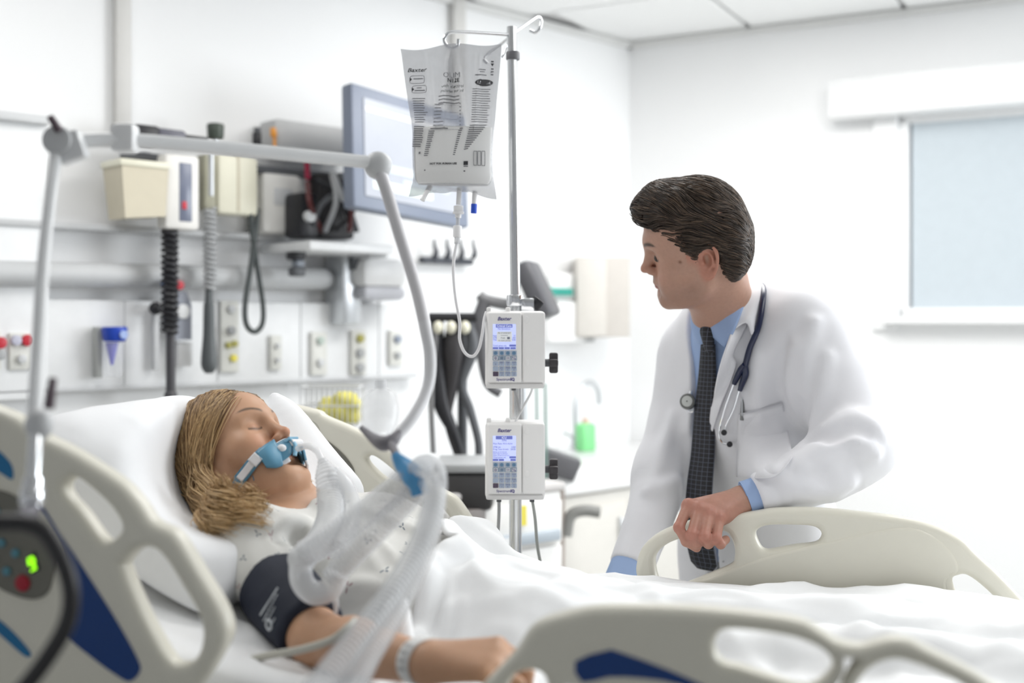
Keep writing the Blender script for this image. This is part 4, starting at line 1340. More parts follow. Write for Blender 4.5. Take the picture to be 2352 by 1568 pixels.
def skin_colour(H, base, lips, brow, male):
    base = np.array(base)

    def f(v):
        q = H.inv(v)
        x, y, z = q[:, 0], q[:, 1], q[:, 2]
        ax = np.abs(x)
        c = np.tile(base, (len(v), 1))

        def blend(m, col):
            nonlocal c
            m = np.clip(m, 0, 1)[:, None]
            c = c * (1 - m) + np.array(col) * m
        infront = y > 0.02
        nearhead = (np.abs(z) < 0.14) & (ax < 0.12) & (np.abs(y) < 0.15)
        red = base * np.array([1.02, 0.72, 0.66])
        blend(np.exp(-(((ax - .040) / .02) ** 2 + ((z + .035) / .02) ** 2)) * infront * 0.45 * nearhead, red)
        blend(np.exp(-((x / .013) ** 2 + ((z + .036) / .013) ** 2)) * (y > .09) * 0.55 * nearhead, red)
        blend(sstep(.0745, .079, ax) * (np.abs(z + .012) < .06) * (np.abs(y + .008) < .04) * (0.6 if male else 0.5), base * np.array([1.05, 0.66, 0.60]))
        if male:
            st = np.exp(-((z + .088) / .030) ** 2) * sstep(-.01, .03, y) * nearhead + np.exp(-((z + .056) / .008) ** 2 - (ax / .026) ** 2) * (y > .06) * nearhead
            blend(0.42 * np.clip(st, 0, 1), base * np.array([0.52, 0.50, 0.50]))
        lm = np.exp(-((z + .0705) / .0062) ** 4) * (1 - sstep(.019, .025, ax)) * sstep(.083, .088, y)
        blend(0.75 * lm * nearhead, lips)
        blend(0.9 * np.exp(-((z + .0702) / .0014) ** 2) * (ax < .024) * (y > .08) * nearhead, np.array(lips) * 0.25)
        # brows
        arch = (.0245 if male else .0215) + .010 * np.sin(np.clip((ax - .012) / .042, 0, 1) * 2.2) - (0.004 if male else 0.0)
        th = (.0042 if male else .0032) * (1 - 0.6 * sstep(.035, .055, ax))
        bm = np.exp(-(np.abs(z - arch) / th) ** 3) * sstep(.010, .016, ax) * (1 - sstep(.046, .056, ax)) * (y > .045)
        blend((0.93 if male else 0.9) * bm * nearhead, brow)
        # lash line of the lids
        zl = -.0042 - .002 * np.cos((ax - .031) / .014 * 1.5)
        em = np.exp(-((z - zl) / .0021) ** 2) * (np.abs(ax - .0315) < .0150) * (y > .06)
        blend(0.9 * em * nearhead, np.array(brow) * 0.5)
        um = np.exp(-((z - .0005) / .006) ** 2 - ((ax - .0315) / .011) ** 2) * (y > .07)
        blend(0.22 * um * nearhead, base * np.array([0.98, 0.62, 0.62]))
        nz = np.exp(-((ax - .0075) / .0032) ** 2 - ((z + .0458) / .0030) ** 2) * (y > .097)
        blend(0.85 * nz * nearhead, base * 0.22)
        return c
    return f


def finger(F, pts, r0, r1, k=0.006):
    r = np.linspace(r0, r1, len(pts))
    for i in range(len(pts) - 1):
        F.cone(pts[i], pts[i + 1], r[i], r[i + 1], k if i == 0 else 0.003)
    for i in range(1, len(pts) - 1):
        F.ell(pts[i], np.eye(3), np.full(3, r[i] * 1.06), 0.003)


def make_hand(F, wrist, fwd, back, right, curl=(25, 40, 25), thumb=(0.5, 0.2), s=1.0, side=1, spread=4):
    """side=+1: thumb on the 'right' side of the palm"""
    f, b = nrm(fwd), nrm(back)
    r = nrm(np.cross(f, b)) if right is None else nrm(right)
    b = nrm(b - (b @ f) * f)
    W_ = lambda x, y, z: np.asarray(wrist) + s * (x * r + y * f + z * b)
    base = [(.030, .088), (.010, .092), (-.010, .088), (-.028, .080)]
    ln = [(.042, .025, .020), (.046, .029, .021), (.042, .027, .020), (.033, .020, .018)]
    tips = []
    for (x, y), L, rad, sp in zip(base, ln, (.0090, .0092, .0088, .0078), (1.5, 0.3, -0.6, -1.6)):
        x *= side
        F.cone(W_(x * 0.45, .008, 0), W_(x, y, 0.002), .017 * s, (.0115) * s, 0.018)
        p = [W_(x, y, 0.002)]
        ang = 0.0
        dx = side * sp * math.radians(spread)
        for k in range(3):
            ang += math.radians(curl[k])
            d = f * math.cos(ang) - b * math.sin(ang) + r * dx
            p.append(p[-1] + nrm(d) * L[k] * s)
        finger(F, p, rad * s, rad * 0.74 * s)
        tips.append((p[-1], nrm(p[-1] - p[-2])))
    t0 = W_(side * .018, .018, -.006)
    t1 = W_(side * .040, .050, -.014 - .01 * thumb[1])
    d1 = nrm(f + r * side * (thumb[0] * 0.5) - b * thumb[1])
    t2 = t1 + d1 * .032 * s
    t3 = t2 + nrm(f - r * side * 0.15 - b * thumb[1] * 0.8) * .026 * s
    finger(F, [t0, t1, t2, t3], .0145 * s, .0080 * s, 0.014)
    return tips


def strands(name, curves, r, mat, parent, sides=3, taper=True, rand=0.3, seed=1, grad=0.3, tlo=-0.1):
    """one mesh of many thin tapered strands; curves is (N, m, 3)"""
    C = np.asarray(curves, float)
    N, m, _ = C.shape
    rs = np.random.RandomState(seed)
    T = np.gradient(C, axis=1)
    T /= np.linalg.norm(T, axis=2)[:, :, None] + 1e-9
    a = rs.normal(size=(N, 1, 3))
    n1 = np.cross(T, a); n1 /= np.linalg.norm(n1, axis=2)[:, :, None] + 1e-9
    n2 = np.cross(T, n1)
    tt = np.linspace(0, 1, m)
    prof = np.interp(tt, [0, 0.12, 0.7, 1], [0.55, 1, 0.9, 0.12]) if taper else np.ones(m)
    R = r * (1 + rand * rs.uniform(-1, 1, size=(N, 1))) * prof[None]
    th = np.arange(sides) * 2 * np.pi / sides
    v = C[:, :, None, :] + R[:, :, None, None] * (np.cos(th)[None, None, :, None] * n1[:, :, None, :] + np.sin(th)[None, None, :, None] * n2[:, :, None, :])
    i, j, k = np.meshgrid(np.arange(N), np.arange(m - 1), np.arange(sides), indexing='ij')
    k2 = (k + 1) % sides
    idx = lambda a_, b_, c_: (a_ * m + b_) * sides + c_
    f = np.stack([idx(i, j, k), idx(i, j, k2), idx(i, j + 1, k2), idx(i, j + 1, k)], -1).reshape(-1, 4)
    o = put(name, v.reshape(-1, 3), f, mat, parent)
    tone = np.clip(rs.uniform(tlo, 0.75, (N, 1)) + grad * tt[None], 0, 1)
    tone = np.repeat(tone.ravel(), sides)
    at = o.data.attributes.new('tone', 'FLOAT', 'POINT')
    at.data.foreach_set('value', tone.astype(np.float32))
    return o


def hair_mat(name, c1, c2, c3, rough=0.35):
    m = bpy.data.materials.new(name)
    m.use_nodes = True
    nt = m.node_tree
    b = nt.nodes['Principled BSDF']
    at = nt.nodes.new('ShaderNodeAttribute'); at.attribute_name = 'tone'
    rp = nt.nodes.new('ShaderNodeValToRGB')
    rp.color_ramp.elements[0].color = (*c1, 1); rp.color_ramp.elements[1].color = (*c3, 1)
    e = rp.color_ramp.elements.new(0.5); e.color = (*c2, 1)
    nt.links.new(at.outputs['Fac'], rp.inputs[0])
    nt.links.new(rp.outputs[0], b.inputs['Base Color'])
    b.inputs['Roughness'].default_value = rough
    b.inputs['Specular IOR Level'].default_value = 0.45
    return m
# ------------------------------------------------------------------ the patient
pat = empty('person', bed(-0.2, 0, 0.92), 'blonde person lying in bed in a printed gown with a breathing tube', 'person')
pskin = M('skin_warm', (0.5, 0.3, 0.2), 0.48, var=0.05, scale=60, bump=0.06, bscale=500, sss=0.12, attr='Col')
PH = Frame((-.480, 2.029, 1.1625), (-.461, -.875, .144), (.694, -.255, .674), (-.553, .41, .725), 0.99)
SH_N = np.array([-.425, 1.835, 1.055]); SH_F = np.array([-.235, 2.20, 1.010])
EL, WR = P(734, 1472, 1.605), P(968, 1521, 1.44)
T0 = (SH_N + SH_F) / 2 + np.array([0.02, 0, -.045])
T1 = np.array([-.185, 1.965, .920]); T2 = np.array([0.0, 1.90, .893]); T3 = np.array([.14, 1.86, .868])
B = Field()
make_head(B, PH, False)
nk = PH(0, -.012, -.075)
B.cone(PH(0, -.018, -.05), nk * 0.35 + (T0 + np.array([-.03, 0, .05])) * 0.65, .050, .056, 0.03)
B.cone(nk * 0.35 + (T0 + np.array([-.03, 0, .05])) * 0.65, T0 + np.array([-0.01, 0, .01]), .056, .075, 0.04)
wv = nrm(SH_F - SH_N)
for a, b_, r1, r2 in ((T0, T1, .155, .150), (T1, T2, .150, .138), (T2, T3, .138, .15)):
    B.cone(a, b_, r1, r2, 0.04, sq=(nrm(np.cross(wv, nrm(T3 - T0))), 0.60))
B.cone(SH_N, SH_F, .050, .050, 0.05)
BR = [T0 * 0.55 + T1 * 0.45 + wv * g * 0.078 + ZA * 0.050 for g in (-1, 1)]
for q in BR: B.ell(q, np.eye(3), (.065, .065, .042), 0.04)
B.cone(SH_N, EL, .046, .036, 0.03)
B.cone(EL, EL + (WR - EL) * 0.35, .036, .037, 0.02)
B.cone(EL + (WR - EL) * 0.35, WR, .037, .0245, 0.02)
# far arm lying along the body
EF = np.array([0.02, 2.16, .902]); WF = np.array([.235, 2.03, .895])
B.cone(SH_F, EF, .045, .036, 0.03); B.cone(EF, WF, .036, .025, 0.02)
make_hand(B, WF + U * 0.0, U - V * 0.2, ZA, None, (12, 20, 15), s=0.92, side=1)
hd = nrm(np.array([.93, -.26, .10]))
make_hand(B, WR + hd * 0.008, hd, nrm(np.array([.05, -.35, .93])), None, (42, 58, 38), (0.25, 0.35), 0.95, side=-1)
# legs below the blanket
for g in (-1, 1):
    hp = T3 + V * g * 0.085 + ZA * 0.005; kn = hp + U * 0.40 + ZA * 0.020; an_ = kn + U * 0.40 + ZA * -0.002
    B.cone(hp, kn, .075, .052, 0.03); B.cone(kn, an_, .052, .036, 0.02)
    B.cone(an_, an_ + U * 0.02 + ZA * 0.055, .034, .03, 0.02)
    B.cone(an_ + U * 0.02 + ZA * 0.0, an_ + U * 0.05 + ZA * 0.065, .03, .022, 0.02)
colf = skin_colour(PH, (0.53, 0.305, 0.190), (0.45, 0.17, 0.14), (0.10, 0.065, 0.045), False)
lo = np.minimum.reduce([PH.o - 0.15, SH_N - 0.1, WR - 0.1, T3 - 0.2]); hi = np.maximum.reduce([PH.o + 0.17, SH_F + 0.1, WF + 0.3])
hi[0] = 1.10; lo[1] = 1.30; hi[1] = 2.45; lo[2] = .80; hi[2] = 1.32


# the visible head, arm and torso are fine, the covered legs coarser: x is compressed right of the hand
XS = 0.12
def unwarp(p):
    q = np.array(p, float)
    m = q[..., 0] > XS
    q[..., 0] = np.where(m, XS + (q[..., 0] - XS) * 3.2, q[..., 0])
    return q


class Warped(Field):
    def __init__(self, F):
        self.F = F

    def __call__(self, p, cull=False):
        return self.F(unwarp(p), cull)

    def blocks(self, cen, hd, pts):
        q = unwarp(pts)
        return self.F.blocks(q.mean(1), np.sqrt(((q - q.mean(1, keepdims=True)) ** 2).sum(2)).max(), q)


hw_ = hi.copy(); hw_[0] = XS + (1.10 - XS) / 3.2
v, f = Warped(B).mesh(lo, hw_, 0.0023, slack=1.6)
v = relax(unwarp(v), f, 2)
body = put('body', v, f, pskin, pat)
c = colf(v)
at = body.data.color_attributes.new('Col', 'FLOAT_COLOR', 'POINT')
at.data.foreach_set('color', np.concatenate([c, np.ones((len(v), 1))], 1).astype(np.float32).ravel())

# ---- gown: offset of the torso and short sleeves with folds
gown_m = bpy.data.materials.new('gown_cotton'); gown_m.use_nodes = True
nt = gown_m.node_tree; bs = nt.nodes['Principled BSDF']; bs.inputs['Roughness'].default_value = 0.85
bs.inputs['Sheen Weight'].default_value = 0.1
tc = nt.nodes.new('ShaderNodeTexCoord'); mp = nt.nodes.new('ShaderNodeMapping'); mp.inputs['Rotation'].default_value = (0, 0, 0.4)
ga = nt.nodes.new('ShaderNodeAttribute'); ga.attribute_name = 'cloth'
nt.links.new(ga.outputs['Vector'], mp.inputs['Vector'])
vo = nt.nodes.new('ShaderNodeTexVoronoi'); vo.voronoi_dimensions = '2D'; vo.inputs['Scale'].default_value = 23; vo.inputs['Randomness'].default_value = 0.55
nt.links.new(mp.outputs[0], vo.inputs['Vector'])
sc_ = nt.nodes.new('ShaderNodeVectorMath'); sc_.operation = 'SUBTRACT'
nt.links.new(mp.outputs[0], sc_.inputs[0]); nt.links.new(vo.outputs['Position'], sc_.inputs[1])
sp_ = nt.nodes.new('ShaderNodeSeparateXYZ'); nt.links.new(sc_.outputs[0], sp_.inputs[0])


def mth(op, a, b_=None, c_=None):
    n = nt.nodes.new('ShaderNodeMath'); n.operation = op
    for k, q in enumerate((a, b_, c_)):
        if q is None: continue
        if isinstance(q, (int, float)): n.inputs[k].default_value = q
        else: nt.links.new(q, n.inputs[k])
    return n.outputs[0]


ang = mth('ARCTAN2', sp_.outputs[1], sp_.outputs[0])
cr_ = nt.nodes.new('ShaderNodeSeparateColor'); nt.links.new(vo.outputs['Color'], cr_.inputs[0])
ang2 = mth('ADD', ang, mth('MULTIPLY', cr_.outputs[0], 6.3))
lobe = mth('POWER', mth('ABSOLUTE', mth('COSINE', mth('MULTIPLY', ang2, 1.5))), 3.0)
rad = mth('SQRT', mth('ADD', mth('MULTIPLY', sp_.outputs[0], sp_.outputs[0]), mth('MULTIPLY', sp_.outputs[1], sp_.outputs[1])))
msk = mth('LESS_THAN', rad, mth('MULTIPLY', lobe, 0.0068))
msk2 = mth('MULTIPLY', msk, mth('GREATER_THAN', rad, 0.0011))
cm = nt.nodes.new('ShaderNodeMix'); cm.data_type = 'RGBA'
cm.inputs[6].default_value = (0.66, 0.655, 0.63, 1)
c2 = nt.nodes.new('ShaderNodeMix'); c2.data_type = 'RGBA'
c2.inputs[6].default_value = (0.13, 0.16, 0.20, 1); c2.inputs[7].default_value = (0.36, 0.24, 0.26, 1)
nt.links.new(mth('GREATER_THAN', cr_.outputs[1], 0.7), c2.inputs[0])
nt.links.new(c2.outputs[2], cm.inputs[7]); nt.links.new(mth('MULTIPLY', msk2, 0.85), cm.inputs[0])
nt.links.new(cm.outputs[2], bs.inputs['Base Color'])

G = Field()
pn = nrm(np.cross(wv, nrm(T3 - T0)))
if pn[2] < 0: pn = -pn
for a, b_, r1, r2 in ((T0, T1, .168, .164), (T1, T2, .164, .158), (T2, T3, .155, .150)):
    G.cone(a, b_, r1, r2, 0.05, sq=(pn, 0.62))
G.cone(SH_N, SH_F, .061, .061, 0.06)
for q in BR: G.ell(q, np.eye(3), (.075, .075, .050), 0.05)
mid = SH_N + (EL - SH_N) * 0.42
G.path([SH_N, SH_N + (EL - SH_N) * 0.2, mid], [.060, .056, .050], 0.04, smooth=0)
G.cone(SH_F, SH_F + (EF - SH_F) * 0.6, .060, .056, 0.04)
ctr = (SH_N + T2) / 2
# neckline opening
nb = PH(0, .02, -.12)
G.ell(nb + PH.R[2] * 0.0, PH.R, (.080, .070, .085), 0.012, 's')


def gfold(p):
    q = (p - T0)
    a, b_, n_ = q @ U, q @ V, q[:, 2]
    k = 0.010 * (ridged(np.stack([a * 7 + 0.4 * b_, b_ * 5.5 + a * 1.5, n_ * 4], 1) + 3.3) - 0.55)
    k2 = 0.006 * noise(np.stack([a * 18, b_ * 9, n_ * 10], 1) + 9)
    return -(k + k2)


G.add(gfold, ctr, 0.6, 0.0, 'd')
see = lambda x, y: G.see(x, y, 1.2)


def fold(F_, pts, r, k=0.03, mode='u', push=0.0):
    q = []
    for (x, y) in pts:
        h = F_.see(x, y, 1.0)
        if h is None: return
        q.append(h + nrm(h - np.array([0, 0, CAMZ])) * push)
    F_.path(q, r, k, mode, smooth=3)


# puckered folds on the chest and sleeve
fold(G, [(625, 1215), (650, 1200), (690, 1205), (715, 1225)], [.008, .014, .016, .008], 0.02, push=0.002)
fold(G, [(640, 1235), (660, 1225), (680, 1230)], .010, 0.02, 's', push=-.002)
fold(G, [(560, 1190), (600, 1260), (640, 1330)], [.006, .010, .006], 0.03, push=0.002)
fold(G, [(590, 1215), (625, 1290)], .010, 0.03, 's', push=-.004)
fold(G, [(530, 1230), (545, 1300), (580, 1380)], [.006, .010, .006], 0.03, push=.002)
fold(G, [(850, 1240), (880, 1280), (890, 1330)], [.006, .016, .010], 0.03, push=.002)
fold(G, [(865, 1235), (895, 1285)], .010, 0.02, 's', push=-.003)
fold(G, [(770, 1370), (830, 1355), (880, 1360)], [.006, .013, .006], 0.03, push=.002)
fold(G, [(770, 1390), (840, 1378), (890, 1385)], .010, 0.02, 's', push=-.003)
fold(G, [(740, 1160), (830, 1175), (940, 1215)], [.005, .010, .006], 0.03, push=.002)
glo, ghi = np.array([-.56, 1.62, .84]), np.array([.30, 2.36, 1.22])
gown = put_field('gown', G, glo, ghi, 0.0034, gown_m, pat, 2, slack=1.45)
gv = np.zeros(len(gown.data.vertices) * 3, np.float32); gown.data.vertices.foreach_get('co', gv)
gv = gv.reshape(-1, 3) + wpos(pat)


def cyl_uv(p, a, b_, up):
    t = nrm(b_ - a); e1 = nrm(up - (up @ t) * t); e2 = np.cross(t, e1)
    q = p - a
    x, y = q @ e1, q @ e2
    return np.stack([q @ t, np.arctan2(y, x) * 0.11, 0 * x], 1), np.sqrt(x * x + y * y), q @ t


uv1, _, _ = cyl_uv(gv, T0, T3, pn)
uv2, rr2, t2 = cyl_uv(gv, SH_N, EL, ZA)
uv2[:, 1] *= 0.62
armm = (rr2 < 0.082) & (t2 > -0.02)
uv = np.where(armm[:, None], uv2 + 0.37, uv1).astype(np.float32)
ga_ = gown.data.attributes.new('cloth', 'FLOAT_VECTOR', 'POINT'); ga_.data.foreach_set('vector', uv.ravel())
gown['label'] = 'off white cotton gown with a small leaf print'
# ---- hair
PHM = hair_mat('hair_blonde', (0.15, 0.080, 0.036), (0.46, 0.290, 0.135), (0.80, 0.57, 0.30), 0.38)
HC = Field()
HC.ell(PH(0, -.006, .032), PH.R, (.0830, .1025, .0955), 0.0)


def hairline(p):
    q = PH.inv(p)
    ax = np.abs(q[:, 0])
    z = q[:, 2]
    yh = np.interp(z, [-.08, -.05, -.02, .01, .04, .065, .09, .12], [-.04, -.022, -.004, .018, .044, .070, .080, .085])
    return (q[:, 1] - yh) * 0.8


HC.add(hairline, PH.o, 0.3, 0.008, 'i')
HC.cone(PH(.06, -.045, -.02), PH(.062, -.035, -.085), .022, .030, 0.03)
scalp = put_field('hair', HC, PH.o - 0.17, PH.o + 0.17, 0.003, PHM, pat, 2)
at = scalp.data.attributes.new('tone', 'FLOAT', 'POINT')
nvx = len(scalp.data.vertices)
at.data.foreach_set('value', np.full(nvx, 0.18, np.float32))
rs = np.random.RandomState(11)
ER = np.array([.0840, .1035, .0965]); EC = np.array([0, -.006, .032])


def on_skull(q, lift):
    d_ = (q - EC) / ER
    d_ /= np.linalg.norm(d_, axis=-1, keepdims=True)
    return EC + d_ * (ER + lift)


N = 3400
cv = []
for i in range(N):
    side = 1 if rs.rand() < 0.82 else -1
    t = rs.rand()
    yp, zp = np.interp(t, [0, .3, 1], [.078, .045, -.06]), np.interp(t, [0, .3, 1], [.072, .110, .115])
    root = np.array([0.004 * side + 0.006 * rs.randn(), yp, zp])
    if rs.rand() < 0.5:      # along the hairline at the temple
        u_ = rs.rand()
        root = np.array([side * np.interp(u_, [0, .3, .6, 1], [.0, .035, .060, .074]), np.interp(u_, [0, .3, .6, 1], [.083, .076, .052, .018]), np.interp(u_, [0, .3, .6, 1], [.070, .068, .048, .005])]) + rs.randn(3) * .003
        t = 0.05 + 0.3 * u_
    end = np.array([side * .094, -.004 - .06 * t + .007 * rs.randn(), -.028 + .010 * rs.randn()])
    midp = np.array([side * (.058 + .01 * rs.randn()), np.interp(t, [0, 1], [.050, -.065]) + .006 * rs.randn(), .050 + .008 * rs.randn()])
    lift = 0.003 + 0.005 * rs.rand()
    k = np.linspace(0, 1, 9)[:, None]
    q = (1 - k) ** 2 * root + 2 * k * (1 - k) * midp * 1.25 + k ** 2 * end
    q = on_skull(q, lift * np.minimum(k * 5, 1) + 0.010 * sstep(0.5, 1, k))
    path = PH.many(q)
    if side > 0:             # near side: falls behind the ear onto the shoulder in waves
        ci = min(int((t + 0.06 * rs.randn()) * 16), 15) if t > 0 else 0
        ci = max(ci, 0)
        cs_ = np.random.RandomState(100 + ci)
        tgt = P(472 + 92 * cs_.rand(), 1185 + 80 * cs_.rand(), 1.755 + 0.05 * cs_.rand()) + rs.randn(3) * .004
        cm_ = np.array([cs_.randn() * .012, -.01 - .012 * cs_.rand(), -.012 * cs_.rand()])
        ph = cs_.rand() * 6.28; am_ = 0.008 + 0.010 * cs_.rand(); fq = 8 + 6 * cs_.rand()
        st = path[-1]
        m1 = st + PH.R[2] * -0.040 + PH.R[1] * -0.004 + cm_ + rs.randn(3) * .003
        L = np.linspace(0, 1, 17)[1:, None]
        tail = (1 - L) ** 2 * st + 2 * L * (1 - L) * m1 + L ** 2 * tgt
        tail = tail + am_ * L * np.sin(L * fq + ph) * np.array([.9, 0, .4]) + am_ * L * np.cos(L * fq + ph) * np.array([.3, -.9, .2])
    else:
        tgt = P(690 + 30 * rs.rand(), 1105 + 50 * rs.rand(), 2.10) if rs.rand() < 0.4 else path[-1] - PH.R[2] * 0.07
        L = np.linspace(0, 1, 17)[1:, None]
        tail = path[-1] * (1 - L) + tgt * L + 0.006 * L * np.sin(L * 8 + t * 9) * np.array([1, 0, .6])
    cv.append(np.concatenate([path, tail]))
hs_ = strands('hair_strands', cv, 0.00085, PHM, scalp, grad=0.45)
hs_['kind'] = 'stuff'
# ringlets in front of the shoulder
cv = []
for i in range(420):
    g = rs.randint(0, 6)
    a = P(498 + 14 * g, 1105 + 7 * g, 1.85) + rs.randn(3) * .007
    e = P(478 + 19 * g, 1235 - 8 * g + 14 * rs.randn(), 1.765) + rs.randn(3) * .008
    L = np.linspace(0, 1, 20)[:, None]
    R_ = 0.013 + 0.004 * (g % 3)
    c_ = a * (1 - L) + e * L + R_ * np.sin(L * (8 + g) + g * 1.7) * np.array([1, 0.1, .1]) + R_ * np.cos(L * (8 + g) + g * 1.7) * np.array([0.1, -1, .3]) + rs.randn(3) * .0025
    cv.append(c_)
o = strands('hair_locks', cv, 0.0009, PHM, scalp, seed=5, grad=0.25, tlo=0.35); o['kind'] = 'stuff'
cv = []
for i in range(60):
    a = P(688 + 6 * rs.rand(), 1085 + 10 * rs.rand(), 2.02); e = P(690 + 35 * rs.rand(), 1140 + 15 * rs.rand(), 2.03)
    L = np.linspace(0, 1, 14)[:, None]
    cv.append(a * (1 - L) + e * L + 0.012 * np.sin(L * 4 + rs.rand()) * np.array([1, 0, 0.2]) * rs.rand())
o = strands('hair_wisps', cv, 0.0007, PHM, scalp, seed=6); o['kind'] = 'stuff'
# ------------------------------------------------------------------ the doctor
doc = empty('person', (0.62, 2.75, 0.0), 'dark haired person in a white coat and dark tie leaning on the far rail', 'person')
DH = Frame((.3716, 2.3516, 1.5606), (.024, .911, .412), (-.973, .116, -.201), (-.231, -.396, .889), 1.0)
dskin = M('skin_fair', (0.5, 0.3, 0.2), 0.45, var=0.10, scale=140, bump=0.10, bscale=600, sss=0.12, attr='Col')
coat_m = M('coat_cotton', (0.80, 0.80, 0.835), 0.8, var=0.01, scale=60, bump=0.08, bscale=1200, sheen=0.15)
shirt_m = M('shirt_blue', (0.33, 0.45, 0.70), 0.75, var=0.02, scale=300, bump=0.05, bscale=1500)
SL, SR = P(1850, 765, 2.42), P(1605, 812, 2.70)
sh = nrm((SL - SR) * [1, 1, 0]); nf_ = nrm(np.array([sh[1], -sh[0], 0]));
if nf_[1] > 0: nf_ = -nf_
C0, C1, C2 = np.array([.515, 2.555, 1.325]), np.array([.515, 2.60, 1.19]), np.array([.575, 2.725, .86])
nf_ = nrm(nf_ + np.array([0, 0, -0.10]))
DEL, DWR = P(1972, 1042, 2.30), P(1716, 1148, 2.262)
DER, DWRR = P(1526, 1085, 2.60), P(1434, 1334, 2.42)
D = Field()
make_head(D, DH, True, prof=[-.030, -.020, -.014, -.008, -.002, .002, .0, .001, 0, .001, .002])
nb_ = P(1672, 735, 2.475)
D.cone(DH(0, -.028, -.045), nb_, .056, .060, 0.035)
D.cone(DH(0, .01, -.085), nb_ + nf_ * 0.035 + ZA * 0.01, .036, .035, 0.04)
D.cone(nb_, C0, .052, .075, 0.05)
for a, b_, r1, r2 in ((C0, C1, .11, .11), (C1, C2, .11, .10)):
    D.cone(a, b_, r1, r2, 0.04, sq=(nf_, 0.66))
D.cone(SL, SR, .05, .05, 0.05)
D.path([SL, P(1922, 885, 2.365), P(1968, 1020, 2.307), P(1890, 1078, 2.275), P(1800, 1116, 2.262), DWR], [.048, .045, .042, .040, .032, .0265], 0.03, smooth=0)
D.path([SR, P(1562, 955, 2.66), DER, P(1486, 1205, 2.50), DWRR], [.048, .044, .040, .035, .028], 0.03, smooth=0)
# left hand gripping the rail
J = {'i': [(1581, 1160, 2.222), (1559, 1211, 2.196), (1576, 1243, 2.188), (1600, 1258, 2.196)],
     'm': [(1605, 1168, 2.212), (1590, 1226, 2.180), (1600, 1247, 2.186), (1614, 1243, 2.212)],
     'r': [(1628, 1178, 2.206), (1618, 1231, 2.174), (1627, 1248, 2.183), (1638, 1240, 2.212)],
     'p': [(1652, 1190, 2.205), (1645, 1236, 2.178), (1655, 1249, 2.187), (1667, 1239, 2.214)]}
for kf, r0 in zip('imrp', (.0104, .0107, .0105, .0102)):
    pts = [P(*q) for q in J[kf]]
    D.cone(DWR * 0.85 + pts[0] * 0.15, pts[0] + np.array([0, .006, -.004]), .0205, .0135, 0.018)
    finger(D, pts, r0, r0 * 0.82, 0.005)
    D.ell(pts[0] + np.array([0, 0, .003]), np.eye(3), (.0108, .0115, .0105), 0.006)        # knuckle
for kf, kg in (('i', 'm'), ('m', 'r'), ('r', 'p')):
    D.path([P(*J[kf][0]) * 0.5 + P(*J[kg][0]) * 0.5 + np.array([0, .012, -.004]), P(*J[kf][0]) * 0.35 + P(*J[kg][0]) * 0.35 + DWR * 0.3], [.009, .014], 0.008, smooth=0)
D.path([DWR + np.array([-.02, .02, -.012]), P(1650, 1180, 2.29), P(1618, 1205, 2.292), P(1597, 1222, 2.282)], [.022, .016, .0125, .010], 0.02)
D.path([DWR + np.array([-.015, -.018, .016]), P(1655, 1165, 2.225), P(1612, 1168, 2.205)], [.003, .0032, .0025], 0.008)   # tendon
# right hand resting on the bed edge
make_hand(D, DWRR, nrm(np.array([-.45, -.75, -.50])), nrm(np.array([-.5, -.2, .85])), None, (20, 25, 15), (0.4, 0.3), 1.05, side=1)
dcol0 = skin_colour(DH, (0.45, 0.262, 0.192), (0.42, 0.17, 0.155), (0.035, 0.024, 0.018), True)


def dcol(v):
    c = dcol0(v)
    hk = np.zeros(len(v))
    for kf in 'imrp':
        for q in J[kf][:2]:
            hk = np.maximum(hk, np.exp(-((v - P(*q)) ** 2).sum(1) / .013 ** 2))
    hand = np.exp(-(np.maximum(np.linalg.norm(v - P(1630, 1210, 2.2), axis=1) - .06, 0) / .03) ** 2)
    c = c * (1 - 0.35 * hand[:, None] * np.array([0, .35, .32])) * (1 - hk[:, None] * np.array([0, .25, .24]))
    mole = DH.inv(v)
    mm = np.exp(-(((v - D_MOLE) ** 2).sum(1)) / .0032 ** 2)[:, None]
    return c * (1 - mm) + np.array([0.16, 0.06, 0.03]) * mm


D_MOLE = D.see(1562, 602, 1.8)
body = put_field('body', D, np.array([.16, 2.08, .80]), np.array([.80, 2.85, 1.74]), 0.0023, dskin, doc, 2, colour=dcol, slack=1.5)
# eyes: small dark balls between the lids
for g in (-1, 1):
    b = MB(); b.ball(DH(g * .0335, .0842, -.0030), .0080); b.build('eye', M('eye_dark', (0.045, 0.03, 0.022), 0.15), doc)

